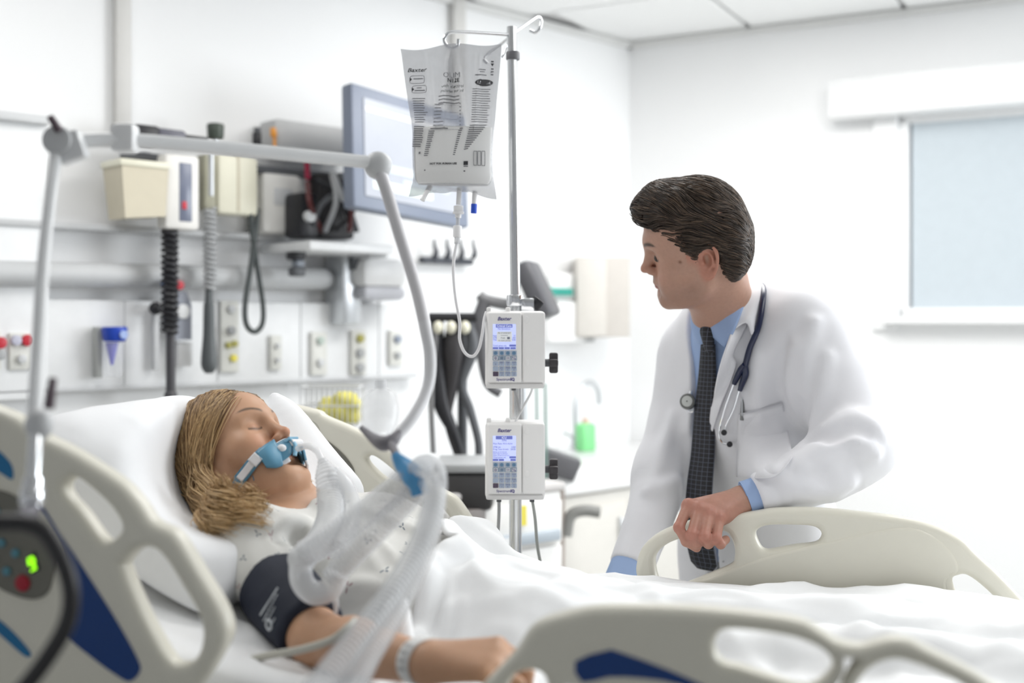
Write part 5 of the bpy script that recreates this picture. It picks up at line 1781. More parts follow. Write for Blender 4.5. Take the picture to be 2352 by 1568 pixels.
# ---- trousers and shoes (behind the bed)
tr = Field()
for g in (-1, 1):
    hp = C2 + sh * g * 0.085; ft = np.array([C2[0] + 0.02, C2[1] + 0.08, 0.07]) + sh * g * 0.11
    kn = (hp + ft) / 2 + nf_ * [1, 1, 0] * 0.02
    tr.cone(hp, kn, .092, .078, 0.03); tr.cone(kn, ft, .078, .062, 0.03)
tr.cone(C2 + ZA * 0.10, C2 - ZA * 0.02, .180, .175, 0.04, sq=(nf_, 0.70))
put_field('trousers', tr, C2 + np.array([-.35, -.3, -.86]), C2 + np.array([.35, .4, .26]), 0.007, M('trouser_grey', (0.34, 0.345, 0.36), 0.85, var=0.03, scale=200), doc, 2)
for g in (-1, 1):
    ft = np.array([C2[0] + 0.02, C2[1] + 0.08, 0.0]) + sh * g * 0.11
    s_ = Field(); fw = nrm(nf_ * [1, 1, 0])
    s_.cone(ft - fw * 0.05 + ZA * .042, ft + fw * 0.14 + ZA * .036, .042, .034, 0.01, sq=(ZA, 0.9)); s_.cone(ft + ZA * .05, ft + ZA * .09, .045, .042, 0.02)
    put_field('shoe', s_, ft - np.array([.25, .25, .01]), ft + np.array([.25, .25, .2]), 0.005, M('shoe_black', (0.02, 0.02, 0.022), 0.35), doc, 2)

# ---- shirt
SHT = Field()
for a, b_, r1, r2 in ((C0, C1, .172, .180), (C1, C2, .180, .172)):
    SHT.cone(a, b_, r1, r2, 0.04, sq=(nf_, 0.67))
SHT.cone(SL, SR, .058, .058, 0.06)
SHT.cone(nb_ + nf_ * 0.01, C0, .071, .10, 0.04)
SHT.ell(nb_ + nrm(DH.o - nb_) * 0.075, np.eye(3), (.062, .062, .062), 0.006, 's')
shirt = put_field('shirt', SHT, np.array([.24, 2.28, .84]), np.array([.84, 2.95, 1.50]), 0.006, shirt_m, doc, 2, slack=1.4)
shirt['label'] = 'light blue dress shirt'

# ---- white coat
CT = Field()
for a, b_, r1, r2 in ((C0, C1, .192, .200), (C1, C2, .200, .205), (C2, C2 + np.array([.03, .03, -.30]), .210, .26)):
    CT.cone(a, b_, r1, r2, 0.05, sq=(nf_, 0.68))
CT.cone(SL, SR, .074, .074, 0.07)
CT.cone(SL * 0.55 + SR * 0.45 + ZA * 0.02, nb_ + np.array([.03, .04, -.015]), .08, .074, 0.06)
axis = np.stack([nb_ + np.array([.0, .02, .03]), C0, C1, C2, C2 + np.array([.03, .03, -.32])])


def opening(p):
    z = np.clip(p[:, 2], axis[-1, 2], axis[0, 2])
    o_ = np.argsort(axis[:, 2])
    ax_ = np.stack([np.interp(z, axis[o_, 2], axis[o_, k]) for k in (0, 1)] + [z], 1)
    q = p - ax_
    a, n_ = q @ sh, q @ nf_
    w = np.interp(p[:, 2], [.5, .85, 1.0, 1.12, 1.22, 1.32, 1.42, 1.5], [.075, .018, .016, .022, .030, .055, .090, .11])
    c = np.interp(p[:, 2], [.5, 1.0, 1.2, 1.32, 1.45], [.02, .008, .014, .010, -.005])
    d = np.abs(a - c) - w
    return np.maximum(d, 0.02 - n_)


CT.add(opening, (C0 + C2) / 2 + nf_ * 0.1, 0.62, 0.006, 's')
CT.ell(nb_ + nrm(DH.o - nb_) * 0.085 + nf_ * 0.01, np.eye(3), (.078, .078, .085), 0.012, 's')
SLP = [SL, P(1922, 885, 2.365), P(1968, 1010, 2.31)]
CT.path(SLP, [.078, .078, .073], 0.045, smooth=2)
FRM = [P(1968, 1022, 2.305), P(1890, 1078, 2.275), P(1800, 1116, 2.262), P(1742, 1137, 2.261)]
CT.path(FRM, [.076, .068, .051, .0415], 0.035, smooth=2)
RSL = [SR, P(1562, 955, 2.66), P(1525, 1085, 2.60)]
CT.path(RSL, [.073, .070, .064], 0.045, smooth=2)
RFR = [P(1525, 1085, 2.60), P(1486, 1205, 2.50), P(1447, 1304, 2.44)]
CT.path(RFR, [.064, .052, .046], 0.03, smooth=2)
# cuffs end square
for q_ in (FRM, RFR):
    t_ = nrm(q_[-1] - q_[-2]); a_ = nrm(np.cross(t_, ZA))
    CT.box(q_[-1] + t_ * 0.052, np.stack([a_, np.cross(t_, a_), t_]), (.09, .09, .05), .003, 0.004, 's')


def soft(p):
    return -0.0065 * noise(p * np.array([8.0, 8.0, 4.5]) + 2.0) - 0.0025 * noise(p * 17.0)


CT.add(soft, C1, 0.9, 0.0, 'd')
cf = lambda pts, r, k=0.03, mode='u', push=0.0: fold(CT, pts, r, k, mode, push)
cf([(1790, 1078), (1850, 1050), (1895, 1020), (1925, 992)], [.004, .012, .013, .006], 0.03, push=.003)
cf([(1840, 1075), (1900, 1048), (1950, 1022), (1985, 1035)], [.004, .011, .013, .006], 0.03, push=.003)
cf([(1895, 985), (1950, 962), (2000, 978), (2020, 1000)], [.004, .012, .013, .006], 0.03, push=.003)
cf([(1930, 1000), (1975, 1010), (2010, 1040)], [.004, .010, .006], 0.025, push=.002)
cf([(1785, 1090), (1830, 1115), (1900, 1128), (1950, 1110)], [.003, .008, .010, .005], 0.03, push=.003)
cf([(1850, 1008), (1895, 994), (1935, 982)], [.006, .012, .006], 0.02, 's', push=-.004)
cf([(1870, 1060), (1915, 1036), (1950, 1030)], [.005, .009, .005], 0.02, 's', push=-.003)
cf([(1900, 1010), (1960, 988), (1990, 995)], [.004, .008, .005], 0.02, 's', push=-.003)
cf([(1803, 790), (1795, 860), (1808, 930), (1842, 1000)], [.003, .008, .010, .008], 0.025, 's', push=-.004)
cf([(1830, 800), (1822, 880), (1832, 950)], [.004, .009, .005], 0.035, push=.003)
cf([(1870, 740), (1855, 830), (1850, 900)], [.003, .006, .003], 0.03, push=.002)
cf([(1900, 820), (1890, 900), (1870, 970)], [.003, .007, .003], 0.03, push=.002)
cf([(1745, 820), (1740, 900), (1745, 960)], [.003, .006, .003], 0.03, push=.002)
cf([(1545, 960), (1520, 1040), (1500, 1110)], [.003, .008, .004], 0.03, push=.003)
cf([(1560, 1100), (1520, 1120), (1490, 1130)], [.003, .008, .004], 0.025, push=.003)
cf([(1575, 1010), (1580, 1100), (1570, 1180)], [.004, .008, .005], 0.02, 's', push=-.003)
coat = put_field('white_coat', CT, np.array([.13, 2.12, .50]), np.array([.92, 3.10, 1.53]), 0.0039, coat_m, doc, 3, slack=1.45)
coat['label'] = 'white lab coat with notched lapels and a chest pocket'


def csee(px, py, lift=0.004, d=None):
    h = CT.see(px, py, 1.8, 2.9)
    if h is None or (d is not None and abs(h[1] - d) > 0.12):
        h = P(px, py, d if d is not None else 2.45)
    c_ = np.array([0, 0, CAMZ])
    return h + nrm(c_ - h) * lift


def ribbon(name, rows, mat, parent, th=0.004, k=6, sub=2, bulge=0.0):
    """cloth panel through rows of 3D points"""
    R_ = [cr(np.array(r), k) for r in rows]
    R_ = np.stack(R_)
    if len(R_) == 2:
        mid_ = (R_[:1] + R_[1:]) / 2
        R_ = np.concatenate([R_[:1], mid_, R_[1:]])
    R_ = cr(R_.reshape(len(R_), -1), 4).reshape(-1, R_.shape[1], 3)
    n_, m_ = R_.shape[:2]
    o = put(name, R_.reshape(-1, 3), grid_faces(n_, m_), mat, parent)
    so = o.modifiers.new('thick', 'SOLIDIFY'); so.thickness = th; so.offset = 0
    return o


C_ = csee
lap = ribbon('lapel', [[C_(1700, 690, .006, 2.39), C_(1678, 770, .010, 2.38), C_(1655, 840, .012, 2.39), C_(1640, 910, .012, 2.42), C_(1636, 955, .010, 2.44), C_(1634, 985, .006, 2.47)],
                       [C_(1742, 700, .006, 2.39), C_(1700, 775, .010, 2.38), C_(1683, 815, .010, 2.38), C_(1690, 842, .008, 2.39), C_(1656, 930, .008, 2.43), C_(1637, 990, .006, 2.47)]], coat_m, coat)
ribbon('collar', [[P(1628, 690, 2.60), P(1690, 640, 2.56), P(1716, 632, 2.49), P(1700, 690, 2.400), P(1672, 768, 2.378)],
                  [P(1615, 700, 2.62), P(1690, 622, 2.60), P(1738, 634, 2.515), P(1752, 668, 2.42), P(1712, 740, 2.372)],
                  [P(1610, 725, 2.63), P(1700, 650, 2.63), P(1752, 650, 2.53), P(1757, 700, 2.425), P(1727, 768, 2.372)]], coat_m, coat)
ribbon('lapel', [[C_(1614, 748, .004, 2.55), C_(1609, 790, .004, 2.56), C_(1606, 850, .004, 2.56), C_(1603, 920, .004, 2.56)],
                 [C_(1597, 776, .004, 2.56), C_(1593, 806, .004, 2.57), C_(1600, 830, .004, 2.57), C_(1602, 925, .004, 2.56)]], coat_m, coat)
# chest pocket with a pen
pk = [[C_(1697, 951, .004), C_(1730, 944, .004), C_(1765, 935, .004), C_(1797, 924, .004)], [C_(1694, 1010, .004), C_(1735, 1010, .004), C_(1780, 1005, .004), C_(1812, 995, .004)], [C_(1692, 1095, .004), C_(1735, 1098, .004), C_(1785, 1090, .004), C_(1820, 1050, .004)]]
ribbon('chest_pocket', pk, coat_m, coat, 0.002)
b = MB(); b.tube([C_(1697, 951, .0055), C_(1730, 944, .0055), C_(1765, 935, .0055), C_(1797, 924, .0055)], .0008, 6, smooth=4); b.build('pocket_seam', M('seam_grey', (0.60, 0.60, 0.64), 0.8), coat)
b = MB(); a = C_(1704, 965, .005); b.cyl(a, a + ZA * 0.062 + np.array([.004, 0, 0]), .0042, bev=.001); pen = b.build('pen', M('pen_grey', (0.22, 0.22, 0.22), 0.35), doc)
b = MB(); b.box(a + ZA * 0.028 + np.array([-.001, -.006, 0]), (.0012, 0, 0), (0, .001, 0), (0, 0, .018)); b.build('pen_clip', alu_m, pen)
# cuff edges and shirt cuffs
dl = nrm(FRM[-1] - FRM[-2])
b = MB(); b.tube([FRM[-1] - dl * 0.02, FRM[-1] + dl * 0.015, FRM[-1] + dl * 0.026, FRM[-1] + dl * 0.027, FRM[-1] + dl * 0.01], [.0355, .0362, .0365, .0345, .032], 28, cap=False); b.build('shirt_cuff', shirt_m, shirt)
dr_ = nrm(RFR[-1] - RFR[-2])
b = MB(); b.tube([RFR[-1] - dr_ * 0.02, RFR[-1] + dr_ * 0.03, RFR[-1] + dr_ * 0.075, RFR[-1] + dr_ * 0.076, RFR[-1] + dr_ * 0.05], [.042, .0425, .0425, .040, .037], 28, cap=False); b.build('shirt_cuff', shirt_m, shirt)
# shirt collar
S_ = lambda x, y, d: P(x, y, d)
ribbon('shirt_collar', [[S_(1702, 640, 2.50), S_(1694, 665, 2.410), S_(1668, 705, 2.395), S_(1640, 738, 2.405), S_(1619, 758, 2.425)],
                        [S_(1716, 642, 2.515), S_(1712, 690, 2.405), S_(1695, 740, 2.375), S_(1680, 772, 2.372), S_(1664, 797, 2.385)]], shirt_m, shirt, 0.003)
ribbon('shirt_collar', [[S_(1619, 757, 2.425), S_(1611, 748, 2.46), S_(1606, 735, 2.50)], [S_(1616, 775, 2.43), S_(1609, 768, 2.47), S_(1603, 755, 2.51)]], shirt_m, shirt, 0.003)
# tie
tie_m = bpy.data.materials.new('tie_check'); tie_m.use_nodes = True
nt = tie_m.node_tree; bs = nt.nodes['Principled BSDF']; bs.inputs['Roughness'].default_value = 0.6
at_ = nt.nodes.new('ShaderNodeAttribute'); at_.attribute_name = 'tieuv'
sx_ = nt.nodes.new('ShaderNodeSeparateXYZ'); nt.links.new(at_.outputs['Vector'], sx_.inputs[0])
g1 = mth('LESS_THAN', mth('FRACT', mth('MULTIPLY', sx_.outputs[1], 105.0)), 0.10)
g2 = mth('LESS_THAN', mth('FRACT', mth('MULTIPLY', sx_.outputs[0], 5.0)), 0.12)
gm = mth('MAXIMUM', g1, mth('MULTIPLY', g2, 0.8))
cm = nt.nodes.new('ShaderNodeMix'); cm.data_type = 'RGBA'
cm.inputs[6].default_value = (0.010, 0.010, 0.014, 1); cm.inputs[7].default_value = (0.10, 0.11, 0.15, 1)
nt.links.new(gm, cm.inputs[0]); nt.links.new(cm.outputs[2], bs.inputs['Base Color'])


def tie_depth(px, py, lift):
    h = SHT.see(px, py, 1.9, 2.9)
    return (h if h is not None else P(px, py, 2.5)) + nrm(np.array([0, 0, CAMZ]) - P(px, py, 2.5)) * lift


up_ = [tie_depth(1628, 790, .014), tie_depth(1627, 850, .014), tie_depth(1624, 900, .014), tie_depth(1620, 960, .016)]
dd_ = up_[-1][1]
low_ = [P(1616, 1040, dd_ - .005), P(1609, 1110, dd_ - .01), P(1606, 1180, dd_ - .012), P(1610, 1250, dd_ - .012), P(1622, 1306, dd_ - .012)]
spine = cr(np.array(up_ + low_), 8)
m_ = len(spine)
hw2 = np.interp(np.linspace(0, 1, m_), [0, .1, .4, .8, .97, 1], [.017, .021, .028, .036, .034, .020])
ws = nrm(sh + np.array([0.25, 0, 0]))
rows = []
for k_, bul in zip((-1, -.5, 0, .5, 1), (0, .003, .004, .003, 0)):
    rows.append(spine + hw2[:, None] * k_ * ws + nf_ * bul)
tv = np.stack(rows)
tie = put('tie', tv.reshape(-1, 3), grid_faces(5, m_), tie_m, doc)
so = tie.modifiers.new('thick', 'SOLIDIFY'); so.thickness = 0.004
tuv = np.stack([np.repeat(np.linspace(0, 1, 5), m_), np.tile(-spine[:, 2], 5), np.zeros(5 * m_)], 1)
ta = tie.data.attributes.new('tieuv', 'FLOAT_VECTOR', 'POINT'); ta.data.foreach_set('vector', tuv.astype(np.float32).ravel())
tie['label'] = 'dark checked necktie'
K_ = Field()
ka, kb = P(1624, 762, 2.425), P(1629, 797, up_[0][1] - .008)
K_.cone(ka, kb, .0185, .0135, 0.01, sq=(nf_, 0.62))
kn_ = put_field('knot', K_, ka - 0.06, ka + 0.06, 0.002, tie_m, tie, 2)
kv = np.zeros(len(kn_.data.vertices) * 3, np.float32); kn_.data.vertices.foreach_get('co', kv); kv = kv.reshape(-1, 3)
ta = kn_.data.attributes.new('tieuv', 'FLOAT_VECTOR', 'POINT'); ta.data.foreach_set('vector', np.stack([kv @ sh * 14, -kv[:, 2], kv[:, 0] * 0], 1).astype(np.float32).ravel())
# coat details: button hole stitch and back vent flap
b = MB(); b.tube([C_(1645, 1294, .003), C_(1662, 1289, .003)], .0011, 6); b.build('buttonhole', M('stitch', (0.12, 0.12, 0.13), 0.8), coat)

# ---- hair
HD = Field()
HD.ell(DH(0, -.003, .036), DH.R, (.0855, .0985, .0960), 0.0)
HD.path([DH(-.045, .045, .098), DH(0, .066, .104), DH(.045, .045, .098)], [.022, .030, .022], 0.04)
HD.path([DH(-.036, .082, .082), DH(-.012, .096, .087), DH(.02, .094, .087), DH(.038, .082, .082)], [.013, .019, .019, .013], 0.025)
for g in (-1, 1):
    HD.path([DH(g * .050, -.055, .02), DH(g * .045, -.060, -.030), DH(g * .034, -.055, -.062)], [.036, .032, .018], 0.03)
HD.path([DH(0, -.075, .0), DH(0, -.070, -.04), DH(0, -.060, -.066)], [.03, .03, .02], 0.03)


def dhairline(p):
    q = DH.inv(p)
    ax = np.abs(q[:, 0]); z = q[:, 2]
    yh = np.interp(z, [-.10, -.03, -.022, -.014, .004, .018, .034, .050, .064, .074, .09], [-.032, -.032, -.026, .014, .024, .034, .049, .068, .082, .130, .14])
    wz = 0.004 * np.sin(z * 420 + q[:, 1] * 200)
    return (q[:, 1] - yh + wz) * 0.6


HD.add(dhairline, DH.o, 0.35, 0.010, 'i')
for g in (-1, 1):
    HD.ell(DH(g * .088, -.010, -.016), DH.R, (.020, .026, .036), 0.008, 's')


def groove(p):
    q = DH.inv(p)
    return -0.0016 * ridged(np.stack([q[:, 0] * 90 + q[:, 2] * 30, q[:, 1] * 16, q[:, 2] * 95 + q[:, 1] * 35], 1))


HD.add(groove, DH.o, 0.3, 0.0, 'd')
DHM = hair_mat('hair_dark_brown', (0.020, 0.013, 0.009), (0.050, 0.032, 0.022), (0.20, 0.135, 0.09), 0.45)
dh = put_field('hair', HD, DH.o - 0.18, DH.o + 0.20, 0.0026, DHM, doc, 1, slack=1.7)
at = dh.data.attributes.new('tone', 'FLOAT', 'POINT'); at.data.foreach_set('value', np.full(len(dh.data.vertices), 0.12, np.float32))
hv = np.zeros(len(dh.data.vertices) * 3, np.float32); dh.data.vertices.foreach_get('co', hv)
hv = hv.reshape(-1, 3) + wpos(doc)
rs = np.random.RandomState(4)
lq = DH.inv(hv)
ok = (lq[:, 0] < 0.05) & (np.linalg.norm(lq, axis=1) > 0.07)
pk_ = hv[np.nonzero(ok)[0]]
st = pk_[rs.randint(0, len(pk_), 5200)]


def flow(p):
    q = DH.inv(p)
    x, y, z = q[:, 0], q[:, 1], q[:, 2]
    top = sstep(.075, .115, z)
    front = sstep(.03, .085, y)
    d_ = np.stack([-0.15 + 0 * x - 0.9 * top * sstep(-.06, .06, y), -1.0 + 0.25 * top, -0.42 - 0.25 * sstep(0, -.06, y) + 0.55 * front * (1 - top)], 1)
    d_[:, 2] -= 0.8 * sstep(-.02, -.06, z)
    w = noise(q * 24 + 5); w2 = noise(q * 60 + 1)
    d_[:, 2] += 0.9 * w + 0.5 * w2; d_[:, 0] += 0.4 * w
    return d_ @ DH.R


cur = [st]
p_ = st.copy()
for k_ in range(7):
    d_ = flow(p_)
    e_ = 0.0025
    g_ = np.stack([HD(p_ + np.eye(3)[a] * e_) - HD(p_ - np.eye(3)[a] * e_) for a in range(3)], 1)
    g_ /= np.linalg.norm(g_, axis=1)[:, None] + 1e-9
    d_ = d_ - (d_ * g_).sum(1)[:, None] * g_
    d_ /= np.linalg.norm(d_, axis=1)[:, None] + 1e-9
    p_ = p_ + d_ * 0.0062
    sd = HD(p_)
    p_ = p_ - g_ * (np.clip(sd, -.004, .004) - (0.0012 + 0.0016 * math.sin(math.pi * (k_ + 1) / 7)))[:, None]
    cur.append(p_.copy())
o = strands('hair_strands', np.stack(cur, 1), 0.00070, DHM, dh, seed=3, grad=0.2); o['kind'] = 'stuff'

# ---- stethoscope
ste = empty('stethoscope', P(1700, 860, 2.36), 'navy stethoscope hanging around the neck over the white coat', 'stethoscope')
navt = M('stethoscope_navy', (0.006, 0.012, 0.05), 0.28, coat=0.3)
A = [P(1592, 850, 2.545), P(1600, 790, 2.56), P(1625, 715, 2.60), P(1690, 655, 2.60), P(1735, 640, 2.53), P(1752, 660, 2.44), C_(1752, 690, .010, 2.40), C_(1742, 750, .010, 2.38), C_(1722, 800, .009, 2.38), C_(1710, 846, .009, 2.38)]
b = MB(); b.tube(A, .0062, 12, smooth=8); b.build('tubing', navt, ste)
b = MB(); b.tube([C_(1711, 838, .012, 2.38), C_(1701, 850, .010, 2.38), C_(1690, 872, .010, 2.38), C_(1686, 882, .010, 2.38)], [.0065, .0072, .006, .005], 10, smooth=4); b.build('yoke', navt, ste)
b = MB(); b.tube([C_(1711, 838, .010, 2.38), C_(1712, 860, .008, 2.38), C_(1703, 885, .008, 2.38), C_(1699, 897, .008, 2.38)], [.0065, .0072, .006, .005], 10, smooth=4); b.build('yoke', navt, ste)
b = MB(); b.tube([C_(1686, 880, .010, 2.38), C_(1668, 930, .011, 2.40), C_(1655, 975, .011, 2.41), C_(1652, 1002, .010, 2.41), C_(1660, 1016, .012, 2.41), C_(1672, 1020, .014, 2.41)], .0021, 8, smooth=6); b.build('ear_tube', chrome_m, ste)
b = MB(); b.tube([C_(1699, 895, .008, 2.38), C_(1685, 940, .010, 2.39), C_(1668, 975, .012, 2.40), C_(1663, 990, .016, 2.40)], .0021, 8, smooth=6); b.build('ear_tube', chrome_m, ste)
for q in ((1676, 1020, .016), (1663, 993, .018)):
    b = MB(); b.ball(C_(*q, 2.41), .0062, .0055, .0062); b.build('ear_tip', black_m, ste)
q0 = C_(1580, 922, .012, 2.55)
b = MB(); b.tube([P(1592, 848, 2.545), P(1590, 880, 2.54), q0 + np.array([.006, .008, .014])], .0035, 8, smooth=4); b.build('stem', chrome_m, ste)
cn_ = nrm(np.array([-.35, -.9, .15]))
b = MB(); b.cyl(q0, q0 + cn_ * 0.008, .0175, .0165, 28, .002); cpn = b.build('chest_piece', M('steth_ring', (0.16, 0.165, 0.16), 0.3), ste)
b = MB(); b.cyl(q0 + cn_ * 0.0078, q0 + cn_ * 0.0095, .0120, .0118, 24, .0004); b.build('diaphragm', M('diaphragm', (0.62, 0.64, 0.62), 0.3), cpn)
b = MB(); b.cyl(q0 + np.array([.008, .004, -.012]), q0 + np.array([.010, .014, -.014]), .013, .012, 24, .002); b.build('bell', chrome_m, cpn)
b = MB(); b.ball(q0 + cn_ * 0.0098, .0014); b.build('screw', black_m, cpn)
# ------------------------------------------------------------------ blanket draped over the legs
ns, nv = 230, 170
s_ = np.linspace(-0.315, 1.34, ns); v_ = np.linspace(-0.47, 0.47, nv)
SS, VV = np.meshgrid(s_, v_, indexing='ij')
base = zmat(SS) + 0.004
side = np.maximum(np.abs(VV) - 0.435, 0)
top = base.copy()
zs = np.linspace(0.90, 1.14, 40)
cs, cv_ = np.meshgrid(np.linspace(-0.315, 1.34, 116), np.linspace(-0.47, 0.47, 86), indexing='ij')
colp = BC + cs[..., None] * U + cv_[..., None] * V
tp = np.full(cs.shape, 0.0)
for z in zs:
    q = colp + z * ZA
    inside = (B(q, cull=True) < 0.008) | (G(q, cull=True) < 0.004)
    tp[inside] = z + 0.008
ii = np.clip((np.arange(ns) * 115 / (ns - 1)), 0, 114.999); jj = np.clip(np.arange(nv) * 85 / (nv - 1), 0, 84.999)
i0, j0 = ii.astype(int), jj.astype(int)
fi, fj = (ii - i0)[:, None], (jj - j0)[None]
body_top = tp[i0][:, j0] * (1 - fi) * (1 - fj) + tp[i0 + 1][:, j0] * fi * (1 - fj) + tp[i0][:, j0 + 1] * (1 - fi) * fj + tp[i0 + 1][:, j0 + 1] * fi * fj
# the near arm and hand lie outside the blanket
hand = (VV < -0.29) & (SS < 0.12)
body_top = np.where(hand, 0, body_top)
z0 = np.maximum(base, body_top)
z = z0.copy()


def blur(a, n=1):
    for _ in range(n):
        p = np.pad(a, 1, mode='edge')
        a = (p[:-2, 1:-1] + p[2:, 1:-1] + p[1:-1, :-2] + p[1:-1, 2:] + 2 * a) / 6
    return a


for _ in range(7):
    z = np.maximum(z0, blur(z, 2))
z = blur(z, 3) + 0.006
q = np.stack([SS.ravel(), VV.ravel(), 0 * SS.ravel()], 1)
n1 = noise(q * 3.0).reshape(SS.shape)
# drapery: sharp folds falling down the near flank, broad soft folds on top
flank = np.exp(-((VV + 0.22) / 0.11) ** 2) * (1 - 0.6 * sstep(0.1, 0.6, SS))
w1 = SS * 95 + 9 * n1 + VV * 16
f1 = np.abs(np.sin(w1 * 0.5)) ** 0.7
f2 = np.abs(np.sin(w1 * 0.23 + 1.3 + 5 * n1))
fold_ = flank * (0.015 * (0.5 - f1) + 0.020 * (0.5 - f2) * (0.6 + n1))
rd = ridged(np.stack([SS.ravel() * 5 + VV.ravel() * 4, VV.ravel() * 5.5 - SS.ravel() * 2, 0 * SS.ravel()], 1) + 7.7).reshape(SS.shape)
rd2 = ridged(np.stack([SS.ravel() * 9 - VV.ravel() * 7, VV.ravel() * 11, 0 * SS.ravel()], 1) + 2.2).reshape(SS.shape)
soft_ = 0.024 * np.maximum(rd - 0.45, 0) * (1 - 0.5 * flank) + 0.016 * np.maximum(rd2 - 0.5, 0)
rd3 = ridged(np.stack([SS.ravel() * 3.0 + 1.5 * VV.ravel(), VV.ravel() * 9, 0 * SS.ravel()], 1) + 4.4).reshape(SS.shape)
soft_ += 0.030 * np.maximum(rd3 - 0.55, 0) * sstep(0.2, 0.5, SS)
z = z + fold_ + 0.85 * soft_ - 0.016
# turned head edge and hanging sides
edge = np.exp(-((SS + 0.30) / 0.018) ** 2)
z = z + 0.010 * edge
SX0 = 0.055 * (1 - sstep(-0.05, 0.25, VV)) + 0.02
wav = 0.018 * np.sin(VV * 17 + 1) + 0.012 * np.sin(VV * 41)
SX = SS + (wav + SX0) * np.exp(-(np.maximum(SS + 0.315, 0) / 0.10) ** 2)
z = z - 2.6 * np.maximum(np.abs(VV) - 0.432, 0)
VX = np.clip(VV, -0.445, 0.445)
z = np.where(hand & (VV < -0.345) & (SS < 0.10), np.minimum(z, base + 0.004), z)
pts = BC + SX[..., None] * U + VX[..., None] * V + z[..., None] * ZA
bl = put('blanket', pts.reshape(-1, 3), grid_faces(ns, nv), M('blanket_white', (0.85, 0.86, 0.87), 0.88, var=0.012, scale=80, bump=0.10, bscale=900, sheen=0.12))
so = bl.modifiers.new('thick', 'SOLIDIFY'); so.thickness = 0.007; so.offset = 1
tag(bl, 'rumpled white blanket covering the legs of the lying person', 'blanket')

# ------------------------------------------------------------------ blood pressure cuff, wristband
cuf = empty('pressure_cuff', EL, 'navy pressure cuff with white print wrapped around the upper arm', 'cuff')
ax_ = nrm(EL - SH_N)
ca_, cb2 = SH_N + (EL - SH_N) * 0.46, SH_N + (EL - SH_N) * 0.86
F = Field()
F.path([ca_ - ax_ * 0.0, (ca_ + cb2) / 2, cb2], [.0575, .0565, .051], 0.0, smooth=2)
e1 = nrm(np.cross(ax_, ZA)); e2 = np.cross(e1, ax_)
F.box(cb2 + ax_ * 0.056, np.stack([e1, e2, ax_]), (.12, .12, .040), .004, 0.006, 's')
F.box(ca_ - ax_ * 0.040, np.stack([e1, e2, ax_]), (.14, .14, .046), .004, 0.004, 's')
F.add(lambda p: -0.0022 * noise(p * 28), (ca_ + cb2) / 2, 0.2, 0, 'd')
cuff_b = put_field('cuff_wrap', F, (ca_ + cb2) / 2 - 0.17, (ca_ + cb2) / 2 + 0.17, 0.003, M('cuff_navy', (0.010, 0.014, 0.030), 0.7, var=0.1, scale=300, bump=0.1, bscale=900), cuf, 2)
CF = F
fl = [[CF.see(705, 1345, 1.2), CF.see(735, 1340, 1.2), CF.see(760, 1348, 1.2)], [CF.see(715, 1385, 1.2), CF.see(745, 1385, 1.2), CF.see(768, 1390, 1.2)], [CF.see(722, 1410, 1.2), CF.see(748, 1412, 1.2), CF.see(770, 1412, 1.2)]]
if all(k is not None for r in fl for k in r):
    fl = [[k - nrm(k - np.array([0, 0, CAMZ])) * 0.005 for k in r] for r in fl]
    ribbon('cuff_flap', fl, M('cuff_flap_blue', (0.035, 0.050, 0.10), 0.7), cuf, 0.004)
prt = M('cuff_print', (0.55, 0.58, 0.62), 0.7)


def cline(pts, r=.0012):
    q = []
    for (x, y) in pts:
        h = CF.see(x, y, 1.2)
        if h is None: return
        q.append(h)
    b = MB(); b.tube(q, r, 5, smooth=2); b.build('print', prt, cuf)


for k in range(9):                                  # illegible printed lines on the cuff
    t0 = k * 0.11
    cline([(598 + 40 * t0 * 1.0, 1412 - 62 * t0), (603 + 40 * t0, 1404 - 62 * t0)], .0016)
for (x0, y0, x1, y1) in ((612, 1412, 638, 1362), (619, 1418, 632, 1392), (605, 1425, 612, 1412), (626, 1430, 632, 1418)):
    for k in range(6):
        a0, a1 = k / 6, (k + 0.7) / 6
        cline([(x0 + (x1 - x0) * a0, y0 + (y1 - y0) * a0), (x0 + (x1 - x0) * a1, y0 + (y1 - y0) * a1)])
cline([(614, 1422), (612, 1436), (618, 1446), (624, 1440), (622, 1426), (614, 1422)], .0022)
cline([(672, 1304), (668, 1316), (674, 1328), (684, 1330), (682, 1318)], .0016)
tubp = [P(520, 1519, 1.56), P(560, 1518, 1.56), P(620, 1504, 1.54), P(690, 1492, 1.52), P(760, 1470, 1.51), P(800, 1440, 1.515), P(815, 1425, 1.54)]
b = MB(); b.tube([P(380, 1500, 1.60), P(450, 1512, 1.58)] + tubp, .0052, 10, smooth=6); b.build('cuff_tube', M('tube_putty', (0.52, 0.51, 0.46), 0.5), cuf)
